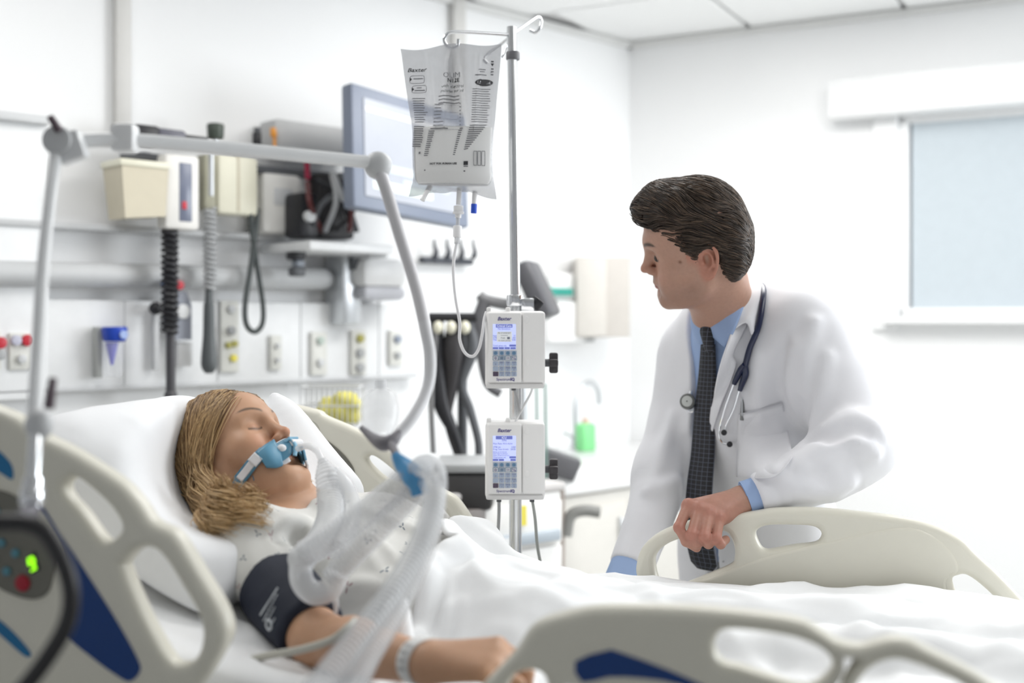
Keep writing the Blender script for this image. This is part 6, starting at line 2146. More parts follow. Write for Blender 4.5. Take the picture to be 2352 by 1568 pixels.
# wristband
F = Field()
wd = nrm(WR - EL)
wc = WR - wd * 0.004
wb = MB()
th = np.linspace(0, 2 * np.pi, 37)
e1 = nrm(np.cross(wd, ZA)); e2 = np.cross(wd, e1)
ring0 = []
for t in th[:-1]:
    d_ = e1 * math.cos(t) + e2 * math.sin(t)
    h = B.hit(wc + d_ * 0.08, -d_, 0.09)
    ring0.append((h if h is not None else wc + d_ * 0.026) + d_ * 0.0025)
ring0 = np.array(ring0)
rows = np.concatenate([ring0 - wd * 0.011, ring0 + wd * 0.011])
band = put('wristband', rows, grid_faces(2, 36, False, True), M('band_white', (0.80, 0.80, 0.79), 0.5))
so = band.modifiers.new('thick', 'SOLIDIFY'); so.thickness = 0.0014; so.offset = 1
tag(band, 'white plastic wristband on the wrist of the lying person', 'wristband')
for k in range(3):
    for j in range(4):
        i_ = (np.argmin(ring0 @ np.array([0, 1, -.3])) + j * 2 - 4) % 36
        a0 = ring0[i_] + wd * (-0.005 + 0.005 * k); a1 = ring0[(i_ + 1) % 36] + wd * (-0.005 + 0.005 * k)
        d_ = nrm(ring0[i_] - wc)
        b = MB(); b.tube([a0 + d_ * 0.0016, a1 + d_ * 0.0016], .0007, 5); b.build('print', M('print_grey', (0.30, 0.30, 0.31), 0.6), band)
# ------------------------------------------------------------------ tube holder on the face
hold = empty('tube_holder', PH(0, .11, -.062), 'blue tube holder strapped across the mouth of the lying person', 'tube holder')
hb = M('holder_blue', (0.10, 0.27, 0.40), 0.35, var=0.04)
hbd = M('holder_blue_light', (0.20, 0.42, 0.58), 0.35)
hwht = M('holder_white', (0.82, 0.82, 0.84), 0.45)
L_ = lambda pts: [PH(*q) for q in pts]
up_e = L_([(.058, .050, -.074), (.034, .088, -.056), (.016, .108, -.0505), (0, .114, -.049), (-.016, .108, -.0505), (-.034, .088, -.056), (-.042, .074, -.066)])
lo_e = L_([(.060, .050, -.090), (.038, .086, -.087), (.018, .1065, -.082), (.004, .113, -.072), (-.016, .108, -.082), (-.034, .088, -.087), (-.042, .074, -.086)])
mi_e = L_([(.060, .053, -.082), (.038, .090, -.071), (.018, .1115, -.066), (.002, .1175, -.060), (-.016, .1115, -.066), (-.034, .091, -.071), (-.043, .076, -.076)])
o = ribbon('shield', [up_e, mi_e, lo_e], hb, hold, 0.005)
lo2 = L_([(.047, .063, -.090), (.036, .082, -.092), (.016, .1030, -.089)]); lo1 = L_([(.047, .064, -.083), (.037, .083, -.084), (.017, .1040, -.081)])
ribbon('pad', [lo1, lo2], hwht, hold, 0.006)
up2 = L_([(.047, .062, -.066), (.034, .084, -.0535), (.016, .104, -.0475), (0, .110, -.046), (-.016, .104, -.048)]); up1 = L_([(.047, .064, -.072), (.035, .085, -.058), (.016, .105, -.052), (0, .111, -.05), (-.016, .105, -.052)])
ribbon('pad', [up1, up2], hwht, hold, 0.005)
b = MB(); b.ball(PH(.024, .1055, -.0645), .0085, .0075, .0075); b.build('knob', hwht, hold)
b = MB(); b.cyl(PH(.012, .119, -.062), PH(-.014, .121, -.062), .0062, bev=.0015); b.build('bite_block', hwht, hold)
b = MB(); b.tube(L_([(.016, .112, -.055), (.010, .121, -.056), (.009, .122, -.072), (.014, .114, -.086)]), .0028, 8, smooth=4, flat=(1.4, 1)); b.build('slot_rim', hbd, hold)
b = MB(); b.tube(L_([(.010, .119, -.052), (-.012, .121, -.052)]), .0026, 8); b.build('slot_rim', hbd, hold)
ribbon('side_flap', [L_([(-.012, .118, -.056), (-.014, .118, -.074), (-.012, .114, -.090), (-.014, .110, -.098)]), L_([(-.026, .106, -.058), (-.028, .106, -.074), (-.027, .102, -.088), (-.030, .098, -.096)])], hbd, hold, 0.004)
ribbon('pad', [L_([(-.012, .113, -.094), (-.013, .110, -.102)]), L_([(-.030, .097, -.094), (-.031, .094, -.101)])], hwht, hold, 0.004)


def face_pt(px, py, lift):
    h = B.see(px, py, 1.4, 2.6)
    return h + nrm(np.array([0, 0, CAMZ]) - h) * lift if h is not None else P(px, py, 1.95)


ribbon('cheek_plate', [[face_pt(588, 1040, .007), face_pt(606, 1024, .009), face_pt(628, 1010, .011)], [face_pt(600, 1056, .007), face_pt(620, 1046, .011), face_pt(642, 1036, .013)], [face_pt(612, 1074, .007), face_pt(634, 1074, .009), face_pt(650, 1068, .010)]], hb, hold, 0.005)
sp = [(606, 1036), (580, 1062), (562, 1085), (546, 1105), (536, 1120)]
ribbon('strap', [[face_pt(x - 9, y - 8, .004) for x, y in sp], [face_pt(x, y, .005) for x, y in sp], [face_pt(x + 11, y + 9, .004) for x, y in sp]], hb, hold, 0.003)
sp2 = [(594, 1046), (578, 1064), (562, 1085), (549, 1101)]
ribbon('strap_tape', [[face_pt(x - 6, y - 5, .0065) for x, y in sp2], [face_pt(x + 6, y + 6, .0065) for x, y in sp2]], hwht, hold, 0.002)
ribbon('strap_tape', [[face_pt(x - 9, y - 8, .009) for x, y in sp2[:2]], [face_pt(x + 9, y + 8, .009) for x, y in sp2[:2]]], hwht, hold, 0.002)

# ------------------------------------------------------------------ breathing circuit
hose_m = M('hose_clear', (0.80, 0.81, 0.83), 0.22, alpha=0.47, var=0.02)
clear_m = M('connector_clear', (0.90, 0.91, 0.93), 0.10, alpha=0.5, var=0.02)
circ = empty('breathing_circuit', P(745, 1300, 1.62), 'translucent ribbed breathing hoses looping from the mouth to the clip', 'breathing tube')


def hose(pts, r, name='hose', ribs=True, n=14, mat=None):
    p = cr(np.array([P(*q[:3]) for q in pts]), 14)
    rr_ = cr(np.array([[q[3] if len(q) > 3 else r] for q in pts]), 14)[:, 0]
    L = np.concatenate([[0], np.cumsum(np.linalg.norm(np.diff(p, axis=0), axis=1))])
    m = int(L[-1] / 0.0016)
    t = np.linspace(0, L[-1], m)
    p = np.stack([np.interp(t, L, p[:, k]) for k in range(3)], 1)
    rad = np.interp(t, L, rr_)
    if ribs:
        rad = rad * (1 + 0.07 * np.sin(t / 0.0072 * 2 * np.pi))
    b = MB(); b.tube(p, rad, n)
    return b.build(name, mat or hose_m, circ, True, 80)


hose([(684, 1030, 1.925), (706, 1024, 1.90), (728, 1036, 1.88), (740, 1060, 1.865)], .0052, 'airway_tube', False, mat=clear_m)
hose([(740, 1056, 1.868, .0075), (745, 1070, 1.862, .012), (752, 1095, 1.85, .019), (760, 1140, 1.83, .021), (758, 1190, 1.78, .020), (735, 1240, 1.71, .019), (700, 1278, 1.64, .018)], .02, 'mount_hose', True)
hose([(766, 1085, 1.86, .012), (790, 1120, 1.84, .017), (805, 1170, 1.82, .017), (795, 1225, 1.77, .016), (770, 1262, 1.70, .015)], .016, 'suction_sleeve', False)
b = MB(); b.ball(P(694, 1282, 1.62), .0205); b.build('elbow', clear_m, circ)
hose([(690, 1290, 1.62), (694, 1335, 1.605), (722, 1362, 1.60), (758, 1352, 1.60), (775, 1318, 1.60)], .0165, 'y_piece', False, mat=clear_m)
hose([(700, 1272, 1.62), (755, 1240, 1.61), (830, 1185, 1.60), (900, 1132, 1.58), (945, 1095, 1.57)], .0185)
hose([(762, 1330, 1.60), (800, 1285, 1.595), (860, 1225, 1.58), (915, 1168, 1.575), (958, 1122, 1.57)], .0165)
hose([(945, 1095, 1.57), (972, 1070, 1.55), (995, 1078, 1.51), (1000, 1120, 1.48), (985, 1200, 1.44), (945, 1290, 1.40), (885, 1385, 1.34), (805, 1485, 1.28), (735, 1575, 1.22), (600, 1760, 1.10)], .0145)
hose([(958, 1122, 1.57), (985, 1110, 1.55), (1000, 1150, 1.53), (985, 1230, 1.50), (950, 1320, 1.46), (905, 1410, 1.40), (850, 1500, 1.33), (800, 1590, 1.26), (660, 1780, 1.12)], .0135)
b = MB(); b.tube([P(755, 1350, 1.60), P(772, 1385, 1.60), P(768, 1420, 1.60)], [.006, .004, .002], 8, smooth=3); b.build('drain_cap', clear_m, circ)

# articulated support arm
arm = empty('support_arm', P(75, 1170, 1.24), 'grey articulated support arm rising over the bed and holding the hoses', 'support arm')
am = M('arm_steel', (0.76, 0.77, 0.78), 0.35, metal=0.1)
al = M('lever_maroon', (0.10, 0.07, 0.085), 0.45)
J1, J2, TIP = P(140, 325, 1.52), P(862, 374, 1.78), P(893, 1010, 1.62)
b = MB(); b.tube([P(72, 1168, 1.24), P(76, 1100, 1.25)], .0105, 14); b.cyl(P(72, 1160, 1.24), P(74, 1120, 1.245), .0125, n=16, bev=.002); b.build('socket', chrome_m, arm)
b = MB(); b.tube([P(75, 1110, 1.25), P(82, 1000, 1.27), P(84, 960, 1.28)], .0075, 14); b.build('lower_post', chrome_m, arm)
b = MB(); b.ball(P(90, 975, 1.275), .0155, .014, .017); b.build('lower_joint', lgrey_m, arm)
b = MB(); b.cyl(P(112, 938, 1.26), P(122, 868, 1.27), .0058, .0045, 12, .001); b.build('lever', al, arm)
b = MB(); b.tube([P(80, 955, 1.28), P(88, 800, 1.34), P(100, 600, 1.41), P(118, 440, 1.47), P(130, 345, 1.515)], [.0085, .0078, .0075, .0072, .0072], 12, smooth=4); b.build('upright_tube', am, arm)
b = MB(); b.cyl(J1 - np.array([0, .018, 0]), J1 + np.array([0, .018, 0]), .019, n=20, bev=.003); b.build('elbow_joint', lgrey_m, arm)
b = MB(); b.box(J1 + np.array([.012, 0, -.008]), (.018, 0, .006), (0, .012, 0), (-.006, 0, .018), .005); b.build('joint_block', am, arm)
b = MB(); b.cyl(P(136, 300, 1.50), P(114, 266, 1.49), .0055, .0045, 12, .001); b.build('lever', al, arm)
b = MB(); b.tube([J1, P(290, 322, 1.57), P(560, 344, 1.67), J2], .0098, 14, smooth=3); b.build('cross_tube', am, arm)
b = MB(); b.box(P(287, 318, 1.57), (.016, 0, 0), (0, .016, 0), (0, 0, .019), .006); b.build('collar', white_m, arm)
b = MB(); b.ball(J2 + np.array([.004, 0, -.004]), .0215, .018, .0215); b.build('end_joint', lgrey_m, arm)
b = MB(); b.tube([J2, P(885, 430, 1.77), P(918, 540, 1.76), P(955, 660, 1.74), P(975, 745, 1.72)], [.010, .0095, .0092, .009, .009], 12, smooth=4); b.build('drop_tube', M('arm_pale', (0.66, 0.65, 0.67), 0.4), arm)
b = MB(); b.tube([P(974, 740, 1.72), P(988, 820, 1.70), P(982, 890, 1.68), P(950, 955, 1.65), P(912, 1000, 1.63), P(893, 1012, 1.62)], [.009, .0088, .0085, .008, .0075, .007], 12, smooth=5); b.build('gooseneck', M('gooseneck_pale', (0.70, 0.70, 0.72), 0.45), arm)
vm = M('holder_mauve', (0.20, 0.19, 0.21), 0.45)
b = MB(); b.tube([P(830, 982, 1.66), P(855, 1005, 1.64), P(880, 1018, 1.62), P(900, 1012, 1.62), P(918, 992, 1.63)], [.004, .007, .011, .010, .005], 10, smooth=4); b.build('cradle', vm, arm)
b = MB(); b.tube([P(905, 1042, 1.58), P(925, 1068, 1.57), P(945, 1090, 1.555), P(958, 1112, 1.55), P(966, 1134, 1.55)], [.005, .012, .015, .012, .012], 10, smooth=4, flat=(1.0, 0.45), up=(0, 1, 0)); b.build('hose_clip', M('clip_blue', (0.09, 0.33, 0.62), 0.35), arm)
b = MB(); b.tube([P(893, 1012, 1.62), P(903, 1030, 1.60), P(912, 1050, 1.58)], .006, 10, smooth=3); b.build('clip_stem', vm, arm)
# clear face mask hanging at the arm
mk = empty('oxygen_mask', P(875, 985, 1.68), 'clear plastic mask resting in the cradle of the arm', 'mask')
b = MB(); b.tube([P(874, 890, 1.70), P(874, 905, 1.70), P(872, 945, 1.69), P(875, 985, 1.67), P(880, 1005, 1.64)], [.010, .028, .036, .028, .010], 20, smooth=4, cap=False, flat=(1.0, 0.8)); b.build('dome', M('mask_clear', (0.90, 0.91, 0.93), 0.08, alpha=0.32), mk)
b = MB(); b.tube([P(874, 872, 1.70), P(874, 892, 1.70)], .009, 14); b.build('port', clear_m, mk)

# ventilator with a black handle at the picture's left edge
vt = empty('ventilator', (-0.80, 0.98, 0), 'ventilator with a curved black push handle at the lower left edge', 'ventilator')
hd_ = [P(-90, 1205, 1.10), P(0, 1200, 1.10), P(62, 1203, 1.10), P(108, 1228, 1.10), P(148, 1300, 1.10), P(163, 1365, 1.10), P(153, 1432, 1.10), P(112, 1505, 1.10), P(50, 1585, 1.10), P(-60, 1700, 1.10), P(-140, 1740, 1.10)]
b = MB(); b.tube(hd_, .0082, 14, smooth=8); b.build('handle', M('handle_black', (0.020, 0.019, 0.021), 0.38), vt)
b = MB(); b.tube([P(40, 1196, 1.12), P(58, 1186, 1.17), P(72, 1178, 1.225), P(74, 1168, 1.24)], .009, 12, smooth=4); b.build('arm_bracket', M('bracket_plum', (0.07, 0.065, 0.085), 0.4), vt)
hx = -0.62
b = MB(); b.box((-0.72, 1.02, 0.98), (.14, 0, 0), (0, .16, 0), (0, 0, .16), .03, 3); b.build('housing', M('vent_grey', (0.55, 0.56, 0.58), 0.4), vt)
b = MB(); b.box((-0.73, 0.855, 1.02), (.11, 0, 0), (0, .006, 0), (0, 0, .09), .004); b.build('screen', M('vent_screen', (0.04, 0.05, 0.07), 0.2), vt)
b = MB(); b.box((-0.74, 1.02, 0.45), (.05, 0, 0), (0, .05, 0), (0, 0, .40), .015); b.build('column', lgrey_m, vt)
b = MB(); b.box((-0.74, 1.02, 0.08), (.22, 0, 0), (0, .24, 0), (0, 0, .03), .02); b.build('base', lgrey_m, vt)
for sx in (-.19, .19):
    for sy in (-.2, .2):
        b = MB(); q = np.array([-0.74 + sx, 1.02 + sy, .03]); b.cyl(q - np.array([.012, 0, 0]), q + np.array([.012, 0, 0]), .03, n=18, bev=.005); b.build('caster', black_m, vt)
# ------------------------------------------------------------------ drip stand
DV = 2.47
ivp = empty('drip_stand', P(1180, 1200, DV) * [1, 1, 0], 'chrome drip stand with hooks standing behind the bed', 'drip stand')
pole_m = M('pole_steel', (0.70, 0.71, 0.72), 0.22, metal=0.9)
a = P(1175, 62, DV); c = P(1184, 700, DV)
b = MB(); b.tube([a, c], .0105, 20); b.build('upper_pole', pole_m, ivp)
q = P(1184, 690, DV)
b = MB(); b.tube([q, [q[0], DV, .08]], .0132, 20); b.build('lower_pole', pole_m, ivp)
b = MB(); b.cyl(q - ZA * .012, q + ZA * .012, .0185, n=20, bev=.002); b.build('height_collar', chrome_m, ivp)
b = MB(); q2 = P(1212, 700, DV - .01); b.box(q2, (.014, 0, 0), (0, .012, 0), (0, 0, .014), .004); b.build('collar_block', chrome_m, ivp)
b = MB(); q3 = P(1232, 700, DV); b.cyl(q3 - np.array([.008, 0, .006]), q3 + np.array([.006, 0, .012]), .014, n=10, bev=.003); b.build('collar_knob', black_m, ivp)
b = MB(); b.cyl(P(1178, 138, DV), P(1178, 119, DV), .0145, n=20, bev=.002); b.build('stop_ring', M('ring_grey', (0.16, 0.16, 0.17), 0.45), ivp)
hp = [P(1172, 80, DV), P(1110, 76, DV - .03), P(1042, 73, DV - .06), P(1026, 79, DV - .065), P(1020, 92, DV - .065), P(1026, 104, DV - .065), P(1040, 110, DV - .065), P(1051, 104, DV - .065), P(1053, 90, DV - .065)]
b = MB(); b.tube(hp, .0036, 10, smooth=6); b.build('hook', chrome_m, ivp)
b = MB(); b.tube([P(1176, 80, DV), P(1205, 60, DV + .05), P(1236, 40, DV + .1), P(1243, 55, DV + .1), P(1232, 74, DV + .1), P(1216, 70, DV + .1)], .0036, 10, smooth=6); b.build('hook', chrome_m, ivp)
b = MB(); b.tube([P(1172, 85, DV), P(1150, 102, DV + .05), P(1120, 124, DV + .10), P(1112, 136, DV + .10), P(1120, 146, DV + .10)], .0036, 10, smooth=6); b.build('hook', chrome_m, ivp)
b = MB(); b.tube([P(1166, 101, DV - .02), P(1164, 105, DV - .02), P(1158, 122, DV - .02), P(1152, 132, DV - .02)], .0018, 8, smooth=3); b.build('wire_clip', chrome_m, ivp)
base_c = np.array([q[0], DV, 0])
for k in range(5):
    t = k * 2 * math.pi / 5 + 0.3
    d_ = np.array([math.cos(t), math.sin(t), 0])
    b = MB(); b.tube([base_c + ZA * .10, base_c + d_ * 0.26 + ZA * .065], [.014, .010], 10); leg = b.build('leg', pole_m, ivp)
    w = base_c + d_ * 0.26 + ZA * .028
    b = MB(); b.cyl(w - np.array([0, .01, 0]), w + np.array([0, .01, 0]), .028, n=16, bev=.005); b.build('caster', black_m, leg)

# ------------------------------------------------------------------ nutrition bag
BD = 2.395
bag = empty('drip_bag', P(1040, 440, BD), 'large clear drip bag half filled with white fluid hanging from the hook', 'drip bag')
rowsL = [(112, 920), (130, 923), (170, 928), (220, 935), (270, 943), (300, 947), (340, 947), (380, 948), (410, 949), (430, 944), (451, 939)]
rowsR = [(98, 1152), (120, 1151), (170, 1147), (220, 1142), (270, 1138), (300, 1135), (340, 1133), (380, 1132), (410, 1134), (435, 1138), (458, 1141)]
RL, RR = cr(np.array(rowsL, float), 5), cr(np.array(rowsR, float), 5)
nr, nc = len(RL), 41


def bag_shell(thick, i0, i1, inset, cols=nc, front_only=False):
    fr_, bk_ = [], []
    for i in range(i0, i1):
        w = (i - 0) / (nr - 1)
        ins = inset + (0.09 * max(0.0, (i - (i1 - 5)) / 5.0) ** 2 if inset > 0 else 0.0)
        u = np.linspace(ins, 1 - ins, cols)
        x = RL[i, 1] + (RR[i, 1] - RL[i, 1]) * u
        y = RL[i, 0] + (RR[i, 0] - RL[i, 0]) * u
        if w > 0.93:                                   # scalloped lower seam
            y = y - 22 * np.sin(np.pi * u) ** 2 * (w - 0.93) / 0.07 + 10 * np.exp(-((u - 0.42) / 0.12) ** 2) * (w - 0.93) / 0.07
        if w < 0.1:
            y = y + 5 * np.sin(u * 9) * (1 - w / 0.1)
        prof = np.interp(w, [0, .06, .3, .55, .75, .9, .97, 1], [.0, .10, .42, .8, 1.0, .72, .15, 0])
        t = thick * prof * np.clip(np.sin(np.pi * np.clip(u, 0.0, 1)), 0, 1) ** 0.6
        crease = 0.014 * np.exp(-((u - 0.52 - 0.24 * w) / 0.024) ** 2) * (w < .55) + 0.014 * np.exp(-((u - 0.52 + 0.26 * w) / 0.024) ** 2) * (w < .55) + .009 * np.exp(-((u - .78 + .05 * w) / .02) ** 2) * (w < .6) + .008 * np.exp(-((u - .28) / .03) ** 2) * (w < .6)
        crease = crease * np.sin(np.pi * np.clip(w / 0.56, 0, 1)) * (w < .56)
        for k in range(cols):
            p0 = P(x[k], y[k], BD)
            fr_.append(p0 + np.array([0, -t[k] - crease[k], 0])); bk_.append(p0 + np.array([0, t[k] + 0.0006, 0]))
    n_ = i1 - i0
    f1 = grid_faces(n_, cols)
    return np.array(fr_), np.array(bk_), f1, n_


fa, bk, f1, n_ = bag_shell(.030, 0, nr, 0.0)
film_m = M('bag_film', (0.43, 0.44, 0.47), 0.16, alpha=0.46, var=0.10, scale=45, bump=0.5, bscale=60)
V_ = np.concatenate([fa, bk]); F_ = np.concatenate([f1, f1[:, ::-1] + len(fa)])
film = put('film', V_, F_, film_m, bag)
i0 = int(np.argmin(np.abs(RL[:, 0] - 292))); i1 = int(np.argmin(np.abs(RL[:, 0] - 428)))
fa2, bk2, f2, n2 = bag_shell(.0310, i0, i1, 0.025)
milk = M('white_fluid', (0.92, 0.92, 0.915), 0.35, var=0.01)
_n = milk.node_tree; _mx = _n.nodes.new('ShaderNodeMixShader'); _tr = _n.nodes.new('ShaderNodeBsdfTranslucent'); _tr.inputs[0].default_value = (0.95, 0.95, 0.94, 1)
_mx.inputs[0].default_value = 0.5; _ou = _n.nodes['Material Output']
_n.links.new(_n.nodes['Principled BSDF'].outputs[0], _mx.inputs[1]); _n.links.new(_tr.outputs[0], _mx.inputs[2]); _n.links.new(_mx.outputs[0], _ou.inputs[0])
side_f = []
cols = nc
for i in range(n2 - 1):
    for k in (0, cols - 1):
        side_f.append((i * cols + k, (i + 1) * cols + k, (i + 1) * cols + k + len(fa2), i * cols + k + len(fa2)))
for i in (0, n2 - 1):
    for k in range(cols - 1):
        side_f.append((i * cols + k, i * cols + k + 1, i * cols + k + 1 + len(fa2), i * cols + k + len(fa2)))
put('fluid', np.concatenate([fa2, bk2]), [tuple(q) for q in f2] + [tuple(q) for q in (f2[:, ::-1] + len(fa2))] + side_f, milk, bag)
EX, EY = np.array([1.0, 0, 0]), np.array([0, 0, 1.0])
ink = M('print_black', (0.03, 0.03, 0.035), 0.6)
ink2 = M('print_soft', (0.13, 0.13, 0.145), 0.6)


def bag_y(px, py):
    """depth of the bag front at a pixel"""
    i = int(np.clip(np.argmin(np.abs(RL[:, 0] - py - (px - 920) * 0.03)), 0, nr - 1))
    u = (px - RL[i, 1]) / (RR[i, 1] - RL[i, 1])
    k = int(np.clip(round(u * (nc - 1)), 0, nc - 1))
    lo_i, hi_i = max(i - 1, 0), min(i + 1, nr - 1)
    return min(fa.reshape(nr, nc, 3)[lo_i:hi_i + 1, max(k - 1, 0):k + 2, 1].ravel()) - 0.0016


def bprint(s, px, py, hpx, align='LEFT', bold=0.0, shear=0.0, mat=ink, wide=1.0):
    """lettering laid onto the curved bag front"""
    sz = hpx * BD / FPX
    v, f, ez = text_mesh('t', s, sz, None, EX, EY, None, None, align, 0.0, shear, bold)
    if len(v) == 0: return
    v[:, 0] *= wide
    pts = []
    for q in v:
        x = px + q[0] * FPX / BD; y = py - q[1] * FPX / BD
        p = P(x, y, BD); p[1] = bag_y(x, y)
        pts.append(p)
    put('lettering', pts, f, mat, bag, False)


def bbar(px0, py0, px1, py1, hpx, mat=ink2):
    n = max(2, int(abs(px1 - px0) / 10) + 1)
    vv, ff = [], []
    for k in range(n):
        x = px0 + (px1 - px0) * k / (n - 1); y = py0 + (py1 - py0) * k / (n - 1)
        for s in (-.5, .5):
            p = P(x, y + s * hpx, BD); p[1] = bag_y(x, y)
            vv.append(p)
    ff = [(2 * k, 2 * k + 2, 2 * k + 3, 2 * k + 1) for k in range(n - 1)]
    return vv, ff


def bars(lst, mat=ink2):
    vv, ff = [], []
    for a_ in lst:
        v, f = bbar(*a_)
        ff += [tuple(i + len(vv) for i in q) for q in f]; vv += v
    put('fine_print', vv, ff, mat, bag, False)


bprint('Baxter', 936, 163, 13, bold=.0002, shear=0.25, wide=1.25)
bprint('OLIM', 1019, 178, 17, mat=ink2, wide=1.0)
bprint('N12E', 1029, 190, 12, bold=.0003)
bprint('with electrol', 1015, 203, 10.5, wide=.95)
bprint('mulsion for inf', 1013, 214, 9.5, wide=.95)
bprint('NOT FOR HUMAN USE', 989, 380, 6, bold=.0003)
rr = random.Random(5)
L = []
for k in range(3):
    L.append((1008, 225 + k * 8, 1056, 226 + k * 8, 2.2))
for k in range(11):                                      # left column of fine print
    L.append((948 + k * 0.6, 228 + k * 5.4, 984 - rr.random() * 10, 229 + k * 5.4, 2.0))
for k in range(10):
    L.append((952 - k * 0.5, 292 + k * 5, 976 - k * 0.6 - rr.random() * 4, 294 + k * 5, 2.4))
for k in range(15):                                      # right column
    L.append((1086 - k * 0.2, 208 + k * 5.4, 1128 - k * 0.3 - rr.random() * 6, 207 + k * 5.4, 1.8))
for k in range(12):
    L.append((1080 - k * 1.2, 292 + k * 5, 1118 - k * 3.8, 290 + k * 5, 2.2))
for k in range(7):                                       # middle table
    L.append((1000 - k * 0.6, 244 + k * 8, 1022 - rr.random() * 8, 244 + k * 8, 1.8))
    L.append((1056, 243 + k * 8, 1060, 243 + k * 8, 1.8))
for k in range(13):
    L.append((986 - k * 0.9, 305 + k * 4.6, 1000 - k * 1.2 - rr.random() * 3, 305 + k * 4.6, 2.2))
    L.append((1054 - k * 1.0, 304 + k * 4.6, 1062 - k * 1.3, 304 + k * 4.6, 2.2))
L += [(990, 299, 1030, 299, 2.4), (1057, 299, 1064, 299, 2.4), (976, 394, 979, 394, 3), (1066, 397, 1070, 397, 3), (1066, 386, 1076, 386, 2), (963, 354, 967, 353, 5), (1100, 163, 1116, 162, 2), (1102, 168, 1114, 167, 2), (1092, 176, 1118, 175, 2.4), (1128, 160, 1134, 160, 3), (1127, 167, 1134, 166, 3), (1127, 173, 1133, 173, 3)]
bars(L)
for k in range(4):
    pass
bars([(996, 247 + 16 * k, 1060, 246 + 16 * k, 0.5) for k in range(4)] + [(985, 302, 1064, 302, 0.6)])
# black oval with the volume
vv, ff = [], []
for k in range(32):
    t = 2 * math.pi * k / 32
    x, y = 1112 + 20.5 * math.cos(t), 192.5 + 8 * math.sin(t) - 0.03 * 20 * math.cos(t)
    p = P(x, y, BD); p[1] = bag_y(x, y) - 0.0002; vv.append(p)
put('volume_badge', vv, [tuple(range(32))], M('badge_dark', (0.06, 0.06, 0.065), 0.6), bag, False)
sv = bag_y
_by = bag_y
bag_y = lambda x, y: _by(x, y) - 0.0012
bprint('1,500 mL', 1112, 193, 8.5, 'CENTER', .0002, 0.1, mat=M('print_pale', (0.55, 0.56, 0.58), 0.6))
bag_y = _by


def brect(x0, y0, x1, y1, r=4):
    pts = [(x0 + r, y0), (x1 - r, y0), (x1, y0 + r), (x1, y1 - r), (x1 - r, y1), (x0 + r, y1), (x0, y1 - r), (x0, y0 + r), (x0 + r, y0)]
    L = []
    q = []
    for (x, y) in pts:
        p = P(x, y, BD); p[1] = bag_y(x, y); q.append(p)
    b = MB(); b.tube(cr(np.array(q), 3), .0006, 5); b.build('print_frame', ink2, bag)


brect(942, 176, 975, 193); brect(947, 199, 980, 215)
bars([(950, 183, 972, 183, 2.4), (958, 204, 970, 204, 2), (953, 210, 977, 210, 2.4)])
for (x, y) in ((942, 184), (947, 207)):
    p = []
    for (dx, dy) in ((0, -5), (5, 0), (0, 5)):
        z_ = P(x + dx, y + dy, BD); z_[1] = bag_y(x + dx, y + dy); p.append(z_)
    put('arrow_mark', p, [(0, 1, 2)], ink, bag, False)
p = []
for (dx, dy) in ((-4, -3), (4, -3), (0, 4)):
    z_ = P(1131 + dx, 150 + dy, BD); z_[1] = bag_y(1131 + dx, 150 + dy); p.append(z_)
put('arrow_mark', p, [(0, 1, 2)], ink, bag, False)
bars([(1128, 143, 1134, 143, 3)], ink)
# bag pictogram: three chambers
for (x0, x1) in ((1089, 1097), (1098, 1106), (1107, 1115)):
    brect(x0, 351 - (x0 - 1089) * 0.05, x1 - 1, 383, 2)
bars([(1066, 379, 1076, 378.5, 9)], ink)
# ports and line
wp_ = M('port_white', (0.84, 0.84, 0.85), 0.35)
b = MB(); b.tube([P(988, 428, BD), P(978, 445, BD - .01), P(970, 460, BD - .015)], [.006, .005, .0055], 10, smooth=3); b.build('blind_port', wp_, bag)
b = MB(); b.tube([P(1055, 430, BD), P(1053, 470, BD)], .0052, 12); b.build('outlet_port', wp_, bag)
b = MB(); b.tube([P(1091, 438, BD), P(1089, 470, BD)], .0056, 12); pt = b.build('additive_port', wp_, bag)
b = MB(); b.cyl(P(1089, 468, BD), P(1088, 490, BD), .0064, .0062, 14, .001); b.build('port_cap', M('cap_blue', (0.03, 0.10, 0.62), 0.35), bag)
line = empty('infusion_line', P(1050, 540, BD), 'thin clear infusion line from the bag to the upper pump', 'tube')
b = MB(); b.cyl(P(1053, 472, BD), P(1053, 488, BD), .0098, n=14, bev=.002); b.cyl(P(1053, 486, BD), P(1053, 491, BD), .0115, n=14, bev=.001); b.cyl(P(1053, 490, BD), P(1052, 500, BD), .0065, n=12); b.build('spike', wp_, line)
b = MB(); b.tube([P(1052, 498, BD), P(1051, 522, BD)], .0042, 12); b.build('drip_chamber', M('chamber_clear', (0.62, 0.63, 0.65), 0.12, alpha=0.6), line)
b = MB(); b.cyl(P(1051, 518, BD), P(1050, 545, BD), .0088, n=14, bev=.0015); b.build('connector', wp_, line)
b = MB(); b.tube([P(1050, 543, BD), P(1049, 560, BD)], .0058, 12); b.build('sleeve', MATS['chamber_clear'], line)
lp = [P(1049, 556, BD), P(1042, 600, BD), P(1042, 640, BD), P(1047, 690, BD), P(1056, 740, BD), P(1056, 780, BD - .01), P(1068, 810, BD - .02), P(1086, 818, BD - .03), P(1100, 800, BD - .04), P(1108, 765, BD - .05), P(1112, 735, BD - .04), P(1117, 716, BD - .03)]
b = MB(); b.tube(lp, .0032, 10, smooth=8); b.build('tubing', M('line_milk', (0.80, 0.80, 0.82), 0.25), line)

